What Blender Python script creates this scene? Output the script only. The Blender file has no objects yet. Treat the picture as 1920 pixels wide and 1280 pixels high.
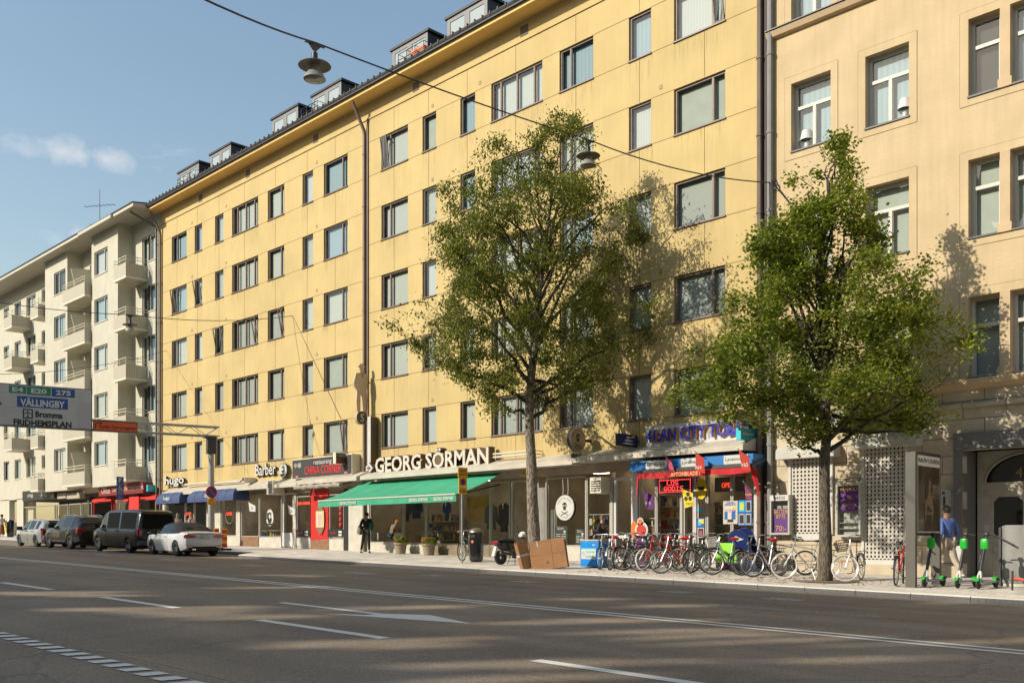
import bpy, bmesh, math, random
from mathutils import Vector, Matrix, Euler
R = math.radians
rnd = random.Random(7)
SC = bpy.context.scene
COL = SC.collection

# ------------------------------------------------------------------ camera
CF, CV, CH = 1840.0, 1823.0, 1013.0          # focal length (px of 1920), vanishing point offset, horizon row
TH = math.atan(CV / CF); CS, CC = math.sin(TH), math.cos(TH)
ZC = 1.37; GR = 0.0185                      # eye height, street gradient
cam = bpy.data.cameras.new('camera'); camo = bpy.data.objects.new('camera', cam); COL.objects.link(camo)
camo.location = (0, 0, ZC)
camo.rotation_euler = (R(90), 0, math.atan2(CC, CS))
cam.sensor_width = 36; cam.lens = 36 * CF / 1920; cam.shift_y = (CH - 640) / 1920
cam.clip_end = 3000; cam.clip_start = .05
SC.camera = camo

# ------------------------------------------------------------------ sky, sun, exposure
SUND = Vector((.45, 1.0, -.62)).normalized()
w = bpy.data.worlds.new("World"); SC.world = w; w.use_nodes = True
nt = w.node_tree; N = nt.nodes; L = nt.links
bg = N['Background']; bg.inputs[1].default_value = .14
sky = N.new('ShaderNodeTexSky'); sky.sky_type = 'NISHITA'; sky.sun_disc = False
sky.sun_elevation = math.asin(-SUND.z); sky.sun_rotation = math.atan2(-SUND.x, -SUND.y)
sky.air_density = 1.5; sky.dust_density = 1.0; sky.ozone_density = 1.0
# thin fair-weather cloud wisps
tc = N.new('ShaderNodeTexCoord'); mp = N.new('ShaderNodeMapping'); mp.inputs['Scale'].default_value = (1.3, 1.3, 4.2)
mp.inputs['Location'].default_value = (0.35, .1, .3)
cn = N.new('ShaderNodeTexNoise'); cn.inputs['Scale'].default_value = 2.6; cn.inputs['Detail'].default_value = 7; cn.inputs['Roughness'].default_value = .62
cr = N.new('ShaderNodeMapRange'); cr.inputs[1].default_value = .66; cr.inputs[2].default_value = .9; cr.inputs[3].default_value = 0; cr.inputs[4].default_value = .6
mx = N.new('ShaderNodeMix'); mx.data_type = 'RGBA'
L.new(tc.outputs['Generated'], mp.inputs[0]); L.new(mp.outputs[0], cn.inputs[0]); L.new(cn.outputs[0], cr.inputs[0])
L.new(cr.outputs[0], mx.inputs[0]); L.new(sky.outputs[0], mx.inputs[6]); mx.inputs[7].default_value = (8.5, 8.3, 8.0, 1)
# one small fair-weather cloud over the pale building, at a fixed direction of the sky
def cloudspot(prev, px, py, rad, seedv):
    k = (px - 960) / CF; v = Vector((-CC + k * CS, CS + k * CC, (CH - py) / CF)).normalized()
    sb = N.new('ShaderNodeVectorMath'); sb.operation = 'SUBTRACT'; L.new(tc.outputs['Generated'], sb.inputs[0]); sb.inputs[1].default_value = v
    sc_ = N.new('ShaderNodeVectorMath'); sc_.operation = 'MULTIPLY'; L.new(sb.outputs[0], sc_.inputs[0]); sc_.inputs[1].default_value = (1, 1, 2.2)
    ln = N.new('ShaderNodeVectorMath'); ln.operation = 'LENGTH'; L.new(sc_.outputs[0], ln.inputs[0])
    q = N.new('ShaderNodeTexNoise'); q.inputs['Scale'].default_value = 14; q.inputs['Detail'].default_value = 7; q.inputs['Roughness'].default_value = .62; L.new(tc.outputs['Generated'], q.inputs[0])
    a = N.new('ShaderNodeMath'); a.operation = 'MULTIPLY_ADD'; L.new(q.outputs[0], a.inputs[0]); a.inputs[1].default_value = rad * 3.0; 
    m2 = N.new('ShaderNodeMath'); m2.operation = 'MULTIPLY'; L.new(ln.outputs['Value'], m2.inputs[0]); m2.inputs[1].default_value = -1; L.new(m2.outputs[0], a.inputs[2])
    r2 = N.new('ShaderNodeMapRange'); r2.inputs[1].default_value = rad * .75; r2.inputs[2].default_value = rad * 1.9; r2.inputs[4].default_value = .72; L.new(a.outputs[0], r2.inputs[0])
    mm = N.new('ShaderNodeMix'); mm.data_type = 'RGBA'; L.new(r2.outputs[0], mm.inputs[0]); L.new(prev, mm.inputs[6]); mm.inputs[7].default_value = (6.4, 6.1, 5.9, 1); return mm.outputs[2]
csk = cloudspot(cloudspot(cloudspot(mx.outputs[2], 115, 282, .046, 0), 200, 298, .036, 3), 150, 438, .022, 4)
L.new(csk, bg.inputs[0])
sl = bpy.data.lights.new('sun', 'SUN'); sl.energy = 4.6; sl.angle = R(.55); sl.color = (1, .91, .76)
so = bpy.data.objects.new('sun', sl); COL.objects.link(so); so.rotation_euler = SUND.to_track_quat('-Z', 'Y').to_euler(); so.location = (-20, -20, 40)
SC.view_settings.view_transform = 'Standard'; SC.view_settings.look = 'None'
SC.view_settings.exposure = .2; SC.view_settings.gamma = 1; SC.view_settings.use_curve_mapping = False
try:
    SC.cycles.max_bounces = 8; SC.cycles.transparent_max_bounces = 16; SC.cycles.caustics_reflective = False
except Exception: pass

# ------------------------------------------------------------------ where a point of the photograph lies in the street
def F(px, py, Y):                            # on the vertical plane Y
    k = (px - 960) / CF; X = -Y * (CC - k * CS) / (CS + k * CC); d = -CC * X + CS * Y
    return X, ZC + (CH - py) / CF * d
def FX(px, Y): return F(px, CH, Y)[0]
def YX(px, X):                               # on the vertical plane X
    k = (px - 960) / CF; return -X * (CS + k * CC) / (CC - k * CS)
def ZP(py, X, Y): return ZC + (CH - py) / CF * (-CC * X + CS * Y)
def zroad(X): return -GR * X
KY = 20.3
def zp(X, Y=KY): return -GR * X + .12 + .0206 * (Y - KY)     # pavement height

# ------------------------------------------------------------------ mesh and object helpers
class MB:
    def __init__(s): s.v = []; s.f = []; s.m = []
    def add(s, vs, fs, mi=0):
        b = len(s.v); s.v += [tuple(v) for v in vs]; s.f += [tuple(b + i for i in f) for f in fs]; s.m += [mi] * len(fs); return s
    def box(s, x0, x1, y0, y1, z0, z1, mi=0):
        if x0 > x1: x0, x1 = x1, x0
        if y0 > y1: y0, y1 = y1, y0
        if z0 > z1: z0, z1 = z1, z0
        return s.add([(x0,y0,z0),(x1,y0,z0),(x1,y1,z0),(x0,y1,z0),(x0,y0,z1),(x1,y0,z1),(x1,y1,z1),(x0,y1,z1)],
                     [(0,3,2,1),(4,5,6,7),(0,1,5,4),(1,2,6,5),(2,3,7,6),(3,0,4,7)], mi)
    def bbox(s, x0, x1, y0, y1, z0, z1, b=.01, mi=0):     # box with chamfered edges
        bm = bmesh.new(); bmesh.ops.create_cube(bm, size=1)
        for v in bm.verts: v.co = Vector((x0 + (v.co.x + .5) * (x1 - x0), y0 + (v.co.y + .5) * (y1 - y0), z0 + (v.co.z + .5) * (z1 - z0)))
        bmesh.ops.bevel(bm, geom=list(bm.edges), offset=b, segments=2, affect='EDGES', profile=.5)
        bm.verts.index_update(); s.add([v.co for v in bm.verts], [[v.index for v in f.verts] for f in bm.faces], mi); bm.free(); return s
    def quad(s, a, b, c, d, mi=0): return s.add([a, b, c, d], [(0,1,2,3)], mi)
    def tube(s, pts, r, n=8, mi=0, closed=False, caps=True):
        P = [Vector(p) for p in pts]; K = len(P); rs = r if isinstance(r, (list, tuple)) else [r] * K
        vs = []; fs = []; up = None
        for i in range(K):
            a = P[(i - 1) % K] if (closed or i > 0) else P[i]; b = P[(i + 1) % K] if (closed or i < K - 1) else P[i]
            t = (b - a).normalized() if (b - a).length > 1e-9 else Vector((0, 0, 1))
            if up is None: up = Vector((0, 0, 1)) if abs(t.z) < .9 else Vector((1, 0, 0))
            u = t.cross(up)
            if u.length < 1e-6: u = t.cross(Vector((0, 1, 0)))
            u.normalize(); q = u.cross(t).normalized(); up = q
            for j in range(n):
                a2 = 2 * math.pi * j / n; vs.append(P[i] + (u * math.cos(a2) + q * math.sin(a2)) * rs[i])
        for i in range(K if closed else K - 1):
            for j in range(n):
                i2 = (i + 1) % K; fs.append((i * n + j, i * n + (j + 1) % n, i2 * n + (j + 1) % n, i2 * n + j))
        if caps and not closed: fs.append(tuple(range(n))[::-1]); fs.append(tuple((K - 1) * n + j for j in range(n)))
        return s.add(vs, fs, mi)
    def ring(s, c, R_, r, n=28, m=6, axis='y', mi=0):
        c = Vector(c); pts = []
        for i in range(n):
            a = 2 * math.pi * i / n; u, v = R_ * math.cos(a), R_ * math.sin(a)
            pts.append(c + (Vector((u, 0, v)) if axis == 'y' else Vector((0, u, v)) if axis == 'x' else Vector((u, v, 0))))
        return s.tube(pts, r, m, mi, closed=True)
    def lathe(s, prof, c=(0,0,0), n=20, mi=0, axis='z'):
        vs = []; fs = []; K = len(prof)
        for r, z in prof:
            for j in range(n):
                a = 2 * math.pi * j / n; x, y = r * math.cos(a), r * math.sin(a)
                p = (x, y, z) if axis == 'z' else (x, z, y) if axis == 'y' else (z, x, y)
                vs.append((p[0] + c[0], p[1] + c[1], p[2] + c[2]))
        for i in range(K - 1):
            for j in range(n): fs.append((i * n + j, i * n + (j + 1) % n, (i + 1) * n + (j + 1) % n, (i + 1) * n + j))
        return s.add(vs, fs, mi)
    def prism(s, poly, a0, a1, axis='y', mi=0):   # polygon (u, w) extruded along axis between a0 and a1
        def P(u, w_, a): return (u, a, w_) if axis == 'y' else (a, u, w_) if axis == 'x' else (u, w_, a)
        n = len(poly); vs = [P(u, w_, a0) for u, w_ in poly] + [P(u, w_, a1) for u, w_ in poly]
        return s.add(vs, [tuple(range(n)), tuple(range(2 * n - 1, n - 1, -1))] + [(i, (i + 1) % n, n + (i + 1) % n, n + i) for i in range(n)], mi)
    def disc(s, c, rx, rz, n=28, axis='y', th=0.0, mi=0):
        poly = [(rx * math.cos(2 * math.pi * i / n), rz * math.sin(2 * math.pi * i / n)) for i in range(n)]
        off = {'y': (c[0], c[2], c[1]), 'x': (c[1], c[2], c[0]), 'z': (c[0], c[1], c[2])}[axis]
        return s.prism([(u + off[0], w_ + off[1]) for u, w_ in poly], off[2] - th / 2, off[2] + th / 2, axis, mi)
    def xf(s, M, i0=0):
        s.v[i0:] = [tuple(M @ Vector(v)) for v in s.v[i0:]]; return s
    def build(s, name, mats, parent=None, smooth=False, world=False):
        if world and parent is not None:
            o_ = rootof(parent).location; s.v = [(x - o_.x, y - o_.y, z - o_.z) for x, y, z in s.v]
        me = bpy.data.meshes.new(name); me.from_pydata(s.v, [], s.f)
        mats = mats if isinstance(mats, (list, tuple)) else [mats]
        for m in mats: me.materials.append(m)
        if len(mats) > 1: me.polygons.foreach_set('material_index', s.m)
        bm = bmesh.new(); bm.from_mesh(me); bmesh.ops.recalc_face_normals(bm, faces=bm.faces); bm.to_mesh(me); bm.free()
        if smooth:
            me.polygons.foreach_set('use_smooth', [True] * len(me.polygons))
            try: me.set_sharp_from_angle(angle=R(40))
            except Exception: pass
        me.update(); o = bpy.data.objects.new(name, me); COL.objects.link(o)
        if parent is not None: o.parent = parent
        return o
def rootof(o):
    while o.parent: o = o.parent
    return o
def tag(o, label=None, cat=None, group=None, kind=None):
    if label: o['label'] = label
    if cat: o['category'] = cat
    if group: o['group'] = group
    if kind: o['kind'] = kind
    return o
def thing(name, label, cat, loc=(0,0,0), rz=0, group=None):
    o = bpy.data.objects.new(name, None); COL.objects.link(o); o.location = loc; o.rotation_euler = (0, 0, rz)
    o.empty_display_size = .2
    return tag(o, label, cat, group)
def one(mb, name, mats, label, cat, group=None, kind=None, smooth=False):   # a thing that is one mesh, its origin at its base
    xs = [v[0] for v in mb.v]; ys = [v[1] for v in mb.v]; zs = [v[2] for v in mb.v]
    c = ((min(xs) + max(xs)) / 2, (min(ys) + max(ys)) / 2, min(zs))
    mb.v = [(x - c[0], y - c[1], z - c[2]) for x, y, z in mb.v]
    o = mb.build(name, mats, None, smooth); o.location = c
    return tag(o, label, cat, group, kind)
def struct(name, mb, mats, kind='structure'):
    o = mb.build(name, mats); o['kind'] = kind; return o
def dup(o, parent=None, loc=None, rz=None, label=None):
    c = o.copy(); COL.objects.link(c); c.parent = parent
    if loc is not None: c.location = loc
    if rz is not None: c.rotation_euler = (0, 0, rz)
    if label: c['label'] = label
    for ch in list(o.children): dup(ch, c)
    return c

# ------------------------------------------------------------------ materials
MT = {}
def mat(name, col, rough=.7, metal=0.0, var=.0, vs=3.0, bump=0.0, bs=40.0, spec=.5, emit=None, es=1.0, coat=0.0, trans=0.0, streak=0.0, col2=None, detail=5):
    if name in MT: return MT[name]
    m = bpy.data.materials.new(name); m.use_nodes = True; nt = m.node_tree; n = nt.nodes; l = nt.links
    b = n['Principled BSDF']; b.inputs['Base Color'].default_value = (*col, 1); b.inputs['Roughness'].default_value = rough
    b.inputs['Metallic'].default_value = metal; b.inputs['Specular IOR Level'].default_value = spec; b.inputs['Coat Weight'].default_value = coat
    if trans: b.inputs['Transmission Weight'].default_value = trans
    if emit: b.inputs['Emission Color'].default_value = (*emit, 1); b.inputs['Emission Strength'].default_value = es
    if var or bump or streak or col2:
        t = n.new('ShaderNodeTexCoord')
    last = None
    if var or col2:
        nz = n.new('ShaderNodeTexNoise'); nz.inputs['Scale'].default_value = vs; nz.inputs['Detail'].default_value = detail; l.new(t.outputs['Object'], nz.inputs[0])
        mr = n.new('ShaderNodeMapRange'); mr.inputs[1].default_value = .3; mr.inputs[2].default_value = .7; l.new(nz.outputs[0], mr.inputs[0])
        mi = n.new('ShaderNodeMix'); mi.data_type = 'RGBA'; l.new(mr.outputs[0], mi.inputs[0])
        c2 = col2 or tuple(min(1, c * (1 + var)) for c in col)
        mi.inputs[6].default_value = (*(col if col2 else tuple(c * (1 - var) for c in col)), 1); mi.inputs[7].default_value = (*c2, 1); last = mi.outputs[2]
    if streak:
        mp = n.new('ShaderNodeMapping'); mp.inputs['Scale'].default_value = (3.0, 3.0, .22); l.new(t.outputs['Object'], mp.inputs[0])
        sz = n.new('ShaderNodeTexNoise'); sz.inputs['Scale'].default_value = 2.2; sz.inputs['Detail'].default_value = 6; l.new(mp.outputs[0], sz.inputs[0])
        sr = n.new('ShaderNodeMapRange'); sr.inputs[1].default_value = .35; sr.inputs[2].default_value = .7; sr.inputs[3].default_value = 1; sr.inputs[4].default_value = 1 - streak; l.new(sz.outputs[0], sr.inputs[0])
        mu = n.new('ShaderNodeMix'); mu.data_type = 'RGBA'; mu.blend_type = 'MULTIPLY'; mu.inputs[0].default_value = 1
        if last: l.new(last, mu.inputs[6])
        else: mu.inputs[6].default_value = (*col, 1)
        l.new(sr.outputs[0], mu.inputs[7]); last = mu.outputs[2]
    if last: l.new(last, b.inputs['Base Color'])
    if bump:
        bz = n.new('ShaderNodeTexNoise'); bz.inputs['Scale'].default_value = bs; bz.inputs['Detail'].default_value = 4; l.new(t.outputs['Object'], bz.inputs[0])
        bp = n.new('ShaderNodeBump'); bp.inputs['Strength'].default_value = bump; bp.inputs['Distance'].default_value = .02; l.new(bz.outputs[0], bp.inputs['Height']); l.new(bp.outputs[0], b.inputs['Normal'])
    MT[name] = m; return m
def glassmat(name, ior=1.75, tint=(.9,.95,.93), rough=.0, wav=.02):
    if name in MT: return MT[name]
    m = bpy.data.materials.new(name); m.use_nodes = True; nt = m.node_tree; n = nt.nodes; l = nt.links
    n.remove(n['Principled BSDF']); out = n['Material Output']
    g = n.new('ShaderNodeBsdfGlossy'); g.inputs['Roughness'].default_value = rough; t = n.new('ShaderNodeBsdfTransparent'); t.inputs[0].default_value = (*tint, 1)
    f = n.new('ShaderNodeFresnel'); f.inputs[0].default_value = ior; mx = n.new('ShaderNodeMixShader')
    geo = n.new('ShaderNodeNewGeometry')
    tc = n.new('ShaderNodeTexCoord'); nz = n.new('ShaderNodeTexNoise'); nz.inputs['Scale'].default_value = 1.1; nz.inputs['Detail'].default_value = 1
    bp = n.new('ShaderNodeBump'); bp.inputs['Strength'].default_value = .35; bp.inputs['Distance'].default_value = wav; l.new(tc.outputs['Object'], nz.inputs[0]); l.new(nz.outputs[0], bp.inputs['Height'])
    l.new(bp.outputs[0], g.inputs['Normal'])
    bf = n.new('ShaderNodeMath'); bf.operation = 'SUBTRACT'; bf.inputs[0].default_value = 1; l.new(geo.outputs['Backfacing'], bf.inputs[1])
    mm = n.new('ShaderNodeMath'); mm.operation = 'MULTIPLY'; l.new(f.outputs[0], mm.inputs[0]); l.new(bf.outputs[0], mm.inputs[1])
    l.new(mm.outputs[0], mx.inputs[0]); l.new(t.outputs[0], mx.inputs[1]); l.new(g.outputs[0], mx.inputs[2]); l.new(mx.outputs[0], out.inputs[0])
    MT[name] = m; return m
def wavemat(name, c1, c2, axis='X', scale=10, rough=.8, sharp=(.4,.6), bump=.0, coord='Object'):   # stripes: curtain folds, slats, corrugation
    if name in MT: return MT[name]
    m = mat(name, c1, rough); n = m.node_tree.nodes; l = m.node_tree.links; b = n['Principled BSDF']
    t = n.new('ShaderNodeTexCoord'); sx = n.new('ShaderNodeSeparateXYZ'); l.new(t.outputs[coord], sx.inputs[0])
    if axis == 'XY':
        ad = n.new('ShaderNodeMath'); ad.operation = 'ADD'; l.new(sx.outputs['X'], ad.inputs[0]); l.new(sx.outputs['Y'], ad.inputs[1]); src = ad.outputs[0]
    else: src = sx.outputs[axis]
    mu = n.new('ShaderNodeMath'); mu.operation = 'MULTIPLY'; mu.inputs[1].default_value = scale * 2 * math.pi; l.new(src, mu.inputs[0])
    si = n.new('ShaderNodeMath'); si.operation = 'SINE'; l.new(mu.outputs[0], si.inputs[0])
    mr = n.new('ShaderNodeMapRange'); mr.inputs[1].default_value = -1 + 2 * sharp[0]; mr.inputs[2].default_value = -1 + 2 * sharp[1]; l.new(si.outputs[0], mr.inputs[0])
    mi = n.new('ShaderNodeMix'); mi.data_type = 'RGBA'; mi.inputs[6].default_value = (*c1, 1); mi.inputs[7].default_value = (*c2, 1); l.new(mr.outputs[0], mi.inputs[0]); l.new(mi.outputs[2], b.inputs['Base Color'])
    if bump:
        bp = n.new('ShaderNodeBump'); bp.inputs['Strength'].default_value = bump; bp.inputs['Distance'].default_value = .02; l.new(si.outputs[0], bp.inputs['Height']); l.new(bp.outputs[0], b.inputs['Normal'])
    return m
def text(s, h, m, parent, M, depth=.02, width=None, name='lettering', bold=0.0, world=False, maxfit=False, res=2):
    cu = bpy.data.curves.new(name, 'FONT'); cu.body = s; cu.size = 1; cu.extrude = depth / 2; cu.align_x = 'CENTER'; cu.resolution_u = res
    cu.offset = bold
    o = bpy.data.objects.new(name, cu); COL.objects.link(o); bpy.context.view_layer.update()
    me = bpy.data.meshes.new_from_object(o); bpy.data.objects.remove(o)
    if not me.vertices: return None
    xs = [v.co.x for v in me.vertices]; ys = [v.co.y for v in me.vertices]
    x0, x1, y0, y1 = min(xs), max(xs), min(ys), max(ys)
    sy = h / (y1 - y0); sx = (width / (x1 - x0)) if width else sy
    off = rootof(parent).location if (world and parent) else Vector((0, 0, 0))
    for v in me.vertices:
        p = M @ Vector(((v.co.x - (x0 + x1) / 2) * sx, (v.co.y - (y0 + y1) / 2) * sy, v.co.z))
        v.co = p - off
    me.materials.clear(); me.materials.append(m)
    for p in me.polygons: p.material_index = 0
    ob = bpy.data.objects.new(name, me); COL.objects.link(ob)
    if parent: ob.parent = parent
    return ob
def faceY(x, y, z, tilt=0): return Matrix.Translation((x, y, z)) @ Matrix.Rotation(R(90), 4, 'X') @ Matrix.Rotation(tilt, 4, 'Z')          # reads towards the road
def faceX(x, y, z): return Matrix.Translation((x, y, z)) @ Matrix.Rotation(R(90), 4, 'Z') @ Matrix.Rotation(R(90), 4, 'X')   # reads towards +X

M_black = mat('black_metal', (.02,.02,.022), .45)
M_dark = mat('dark_metal', (.05,.047,.045), .5, var=.2, vs=6)
M_white = mat('white_paint', (.54,.53,.5), .5, var=.05, vs=2)
M_whitelet = mat('white_lettering', (.62,.61,.58), .4)
M_grey = mat('grey_metal', (.42,.41,.38), .5, var=.12, vs=2)
M_steel = mat('galvanised_steel', (.5,.5,.49), .35, .7, var=.12, vs=9)
M_brownm = mat('brown_metal', (.17,.12,.095), .5, var=.15, vs=2)
M_rubber = mat('rubber', (.022,.022,.024), .75)
M_glass = glassmat('window_glass')
M_shopglass = glassmat('shop_glass', 1.55, (.86,.9,.88), wav=.012)

# ------------------------------------------------------------------ ground, road, pavement
def asphalt():
    m = mat('asphalt', (.085,.078,.07), .85); n = m.node_tree.nodes; l = m.node_tree.links; b = n['Principled BSDF']
    t = n.new('ShaderNodeTexCoord')
    def nz(s, d=6, r=.6, mp=None):
        q = n.new('ShaderNodeTexNoise'); q.inputs['Scale'].default_value = s; q.inputs['Detail'].default_value = d; q.inputs['Roughness'].default_value = r
        if mp:
            k = n.new('ShaderNodeMapping'); k.inputs['Scale'].default_value = mp; l.new(t.outputs['Object'], k.inputs[0]); l.new(k.outputs[0], q.inputs[0])
        else: l.new(t.outputs['Object'], q.inputs[0])
        return q.outputs[0]
    def rng(src, a, b_, c, d):
        q = n.new('ShaderNodeMapRange'); q.inputs[1].default_value = a; q.inputs[2].default_value = b_; q.inputs[3].default_value = c; q.inputs[4].default_value = d; l.new(src, q.inputs[0]); return q.outputs[0]
    def mul(a, b_):
        q = n.new('ShaderNodeMath'); q.operation = 'MULTIPLY'; l.new(a, q.inputs[0]); l.new(b_, q.inputs[1]); return q.outputs[0]
    grain = rng(nz(38, 4, .75), .32, .68, .5, 1.6)
    blot = rng(nz(.35, 6), .3, .7, .82, 1.2)
    track = rng(nz(1.0, 4, .5, (.04, 1.1, 1)), .35, .65, .86, 1.14)
    v = n.new('ShaderNodeTexVoronoi'); v.feature = 'DISTANCE_TO_EDGE'; v.inputs['Scale'].default_value = .16
    wq = n.new('ShaderNodeTexNoise'); wq.inputs['Scale'].default_value = 1.5; wq.inputs['Detail'].default_value = 5; l.new(t.outputs['Object'], wq.inputs[0])
    wm = n.new('ShaderNodeMix'); wm.data_type = 'RGBA'; wm.blend_type = 'ADD'; wm.inputs[0].default_value = .5; l.new(t.outputs['Object'], wm.inputs[6]); l.new(wq.outputs[1], wm.inputs[7]); l.new(wm.outputs[2], v.inputs[0])
    crack = rng(v.outputs[0], 0, .006, .72, 1)
    f = mul(mul(grain, blot), mul(track, crack))
    mi = n.new('ShaderNodeMix'); mi.data_type = 'RGBA'; mi.blend_type = 'MULTIPLY'; mi.inputs[0].default_value = 1
    hue = n.new('ShaderNodeMix'); hue.data_type = 'RGBA'; hue.inputs[6].default_value = (.235,.178,.12,1); hue.inputs[7].default_value = (.21,.167,.125,1); l.new(rng(nz(.6, 3), .4, .6, 0, 1), hue.inputs[0])
    l.new(hue.outputs[2], mi.inputs[6]); l.new(f, mi.inputs[7]); l.new(mi.outputs[2], b.inputs['Base Color'])
    bp = n.new('ShaderNodeBump'); bp.inputs['Strength'].default_value = .5; bp.inputs['Distance'].default_value = .01; l.new(nz(90, 3, .7), bp.inputs['Height']); l.new(bp.outputs[0], b.inputs['Normal'])
    return m
M_asphalt = asphalt()
def paving():
    m = mat('paving_slabs', (.5,.46,.4), .85); n = m.node_tree.nodes; l = m.node_tree.links; b = n['Principled BSDF']
    t = n.new('ShaderNodeTexCoord'); br = n.new('ShaderNodeTexBrick'); br.inputs['Scale'].default_value = 1; br.inputs['Brick Width'].default_value = .7; br.inputs['Row Height'].default_value = .35
    br.inputs['Mortar Size'].default_value = .009; br.offset = .5; l.new(t.outputs['Object'], br.inputs[0])
    br.inputs['Color1'].default_value = (.70,.64,.55,1); br.inputs['Color2'].default_value = (.60,.55,.48,1); br.inputs['Mortar'].default_value = (.22,.19,.15,1)
    q = n.new('ShaderNodeTexNoise'); q.inputs['Scale'].default_value = 1.2; q.inputs['Detail'].default_value = 8; l.new(t.outputs['Object'], q.inputs[0])
    r_ = n.new('ShaderNodeMapRange'); r_.inputs[1].default_value = .35; r_.inputs[2].default_value = .65; r_.inputs[3].default_value = .8; r_.inputs[4].default_value = 1.1; l.new(q.outputs[0], r_.inputs[0])
    mi = n.new('ShaderNodeMix'); mi.data_type = 'RGBA'; mi.blend_type = 'MULTIPLY'; mi.inputs[0].default_value = 1; l.new(br.outputs[0], mi.inputs[6]); l.new(r_.outputs[0], mi.inputs[7]); l.new(mi.outputs[2], b.inputs['Base Color'])
    return m
M_pave = paving()
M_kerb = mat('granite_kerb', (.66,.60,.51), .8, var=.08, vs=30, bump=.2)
M_kerb_shade = mat('granite_kerb_face_shade', (.13,.13,.13), .8, var=.25, vs=20, bump=.3)  # same granite as the kerb top, shadow on the face put into its colour
def paintmat(name, c, dens):
    m = mat(name, c, .7); n = m.node_tree.nodes; l = m.node_tree.links; b = n['Principled BSDF']; out = n['Material Output']
    t = n.new('ShaderNodeTexCoord'); q = n.new('ShaderNodeTexNoise'); q.inputs['Scale'].default_value = 14; q.inputs['Detail'].default_value = 8; q.inputs['Roughness'].default_value = .7; l.new(t.outputs['Object'], q.inputs[0])
    r_ = n.new('ShaderNodeMapRange'); r_.inputs[1].default_value = dens; r_.inputs[2].default_value = dens + .06; l.new(q.outputs[0], r_.inputs[0])
    tr = n.new('ShaderNodeBsdfTransparent'); mx = n.new('ShaderNodeMixShader'); l.new(r_.outputs[0], mx.inputs[0]); l.new(tr.outputs[0], mx.inputs[1]); l.new(b.outputs[0], mx.inputs[2]); l.new(mx.outputs[0], out.inputs[0])
    return m
M_paint = paintmat('road_paint', (.72,.69,.62), .28)
M_paintw = paintmat('worn_road_paint', (.45,.42,.38), .44)
M_seal = mat('joint_sealant', (.33,.25,.15), .6)
def strip(mb, x0, x1, y0, y1, dz=.004, zf=zroad, n=1):
    for i in range(n):
        a = x0 + (x1 - x0) * i / n; b = x0 + (x1 - x0) * (i + 1) / n
        mb.quad((a, y0, zf(a) + dz), (b, y0, zf(b) + dz), (b, y1, zf(b) + dz), (a, y1, zf(a) + dz))
g = MB(); g.quad((-1500, -600, 27), (600, -600, -11.6), (600, 900, -11.6), (-1500, 900, 27)); g.v = [(x, y, zroad(x) - .25) for x, y, z in g.v]
struct('ground', g, mat('ground_soil', (.12,.1,.08), .9))
BAYX0, BAYX1, BAYY = -38.2, -36.6, 22.0
g = MB(); strip(g, -420, 120, -1.6, 24.4, 0); struct('road', g, M_asphalt)
def pv(x, y): return (x, y, zp(x, y))
g = MB()
for pts in ([(-36.4, KY+.28), (120, KY+.28), (120, 34), (-36.4, 34)], [(-420, BAYY+.28), (BAYX0, BAYY+.28), (BAYX0, 34), (-420, 34)], [(BAYX0, BAYY+.28), (-36.4, KY+.28), (-36.4, 34), (BAYX0, 34)]):
    g.quad(*[pv(x, y) for x, y in pts])
struct('pavement', g, M_pave)
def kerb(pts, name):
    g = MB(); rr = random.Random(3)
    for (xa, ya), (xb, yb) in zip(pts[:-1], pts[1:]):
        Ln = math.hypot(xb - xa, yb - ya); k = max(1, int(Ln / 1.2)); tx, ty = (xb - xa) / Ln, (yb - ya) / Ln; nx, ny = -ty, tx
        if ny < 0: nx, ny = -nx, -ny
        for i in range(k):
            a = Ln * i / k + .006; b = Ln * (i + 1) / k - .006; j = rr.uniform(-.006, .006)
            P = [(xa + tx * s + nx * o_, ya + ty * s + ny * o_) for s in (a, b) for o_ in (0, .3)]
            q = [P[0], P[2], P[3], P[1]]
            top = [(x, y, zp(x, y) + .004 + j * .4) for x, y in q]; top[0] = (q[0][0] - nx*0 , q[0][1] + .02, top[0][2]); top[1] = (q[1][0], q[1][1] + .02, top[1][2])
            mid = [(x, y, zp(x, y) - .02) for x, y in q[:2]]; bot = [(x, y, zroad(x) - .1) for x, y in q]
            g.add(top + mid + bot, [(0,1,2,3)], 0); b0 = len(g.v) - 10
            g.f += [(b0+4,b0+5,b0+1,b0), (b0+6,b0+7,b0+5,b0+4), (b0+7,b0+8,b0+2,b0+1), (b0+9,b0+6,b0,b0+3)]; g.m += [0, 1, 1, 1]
    o = struct(name, g, [M_kerb, M_kerb_shade])
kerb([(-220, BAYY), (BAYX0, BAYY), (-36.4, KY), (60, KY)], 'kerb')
g = MB()
for y in (12.02, 12.34): strip(g, -220, 60, y, y + .13, .004, n=12)
struct('centre_line', g, M_paint)
g = MB(); x = -12.56 - 5.5 * 20
while x < 20: strip(g, x, x + 2.95, 7.24, 7.42, .004); x += 5.5
struct('lane_line', g, M_paint)
g = MB(); x = -40
while x < 6: g.add([(x, 3.82, zroad(x)+.004), (x+.23, 3.82, zroad(x)+.004), (x+.26, 4.06, zroad(x)+.004), (x+.03, 4.06, zroad(x)+.004)], [(0,1,2,3)]); x += .355
struct('cycle_lane_line', g, M_paint)
g = MB(); z = zroad
g.add([(-15.14, 9.2, z(-15.14)+.004), (-12.3, 9.2, z(-12.3)+.004), (-12.3, 9.36, z(-12.3)+.004), (-15.14, 9.36, z(-15.14)+.004)], [(0,1,2,3)])
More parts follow.
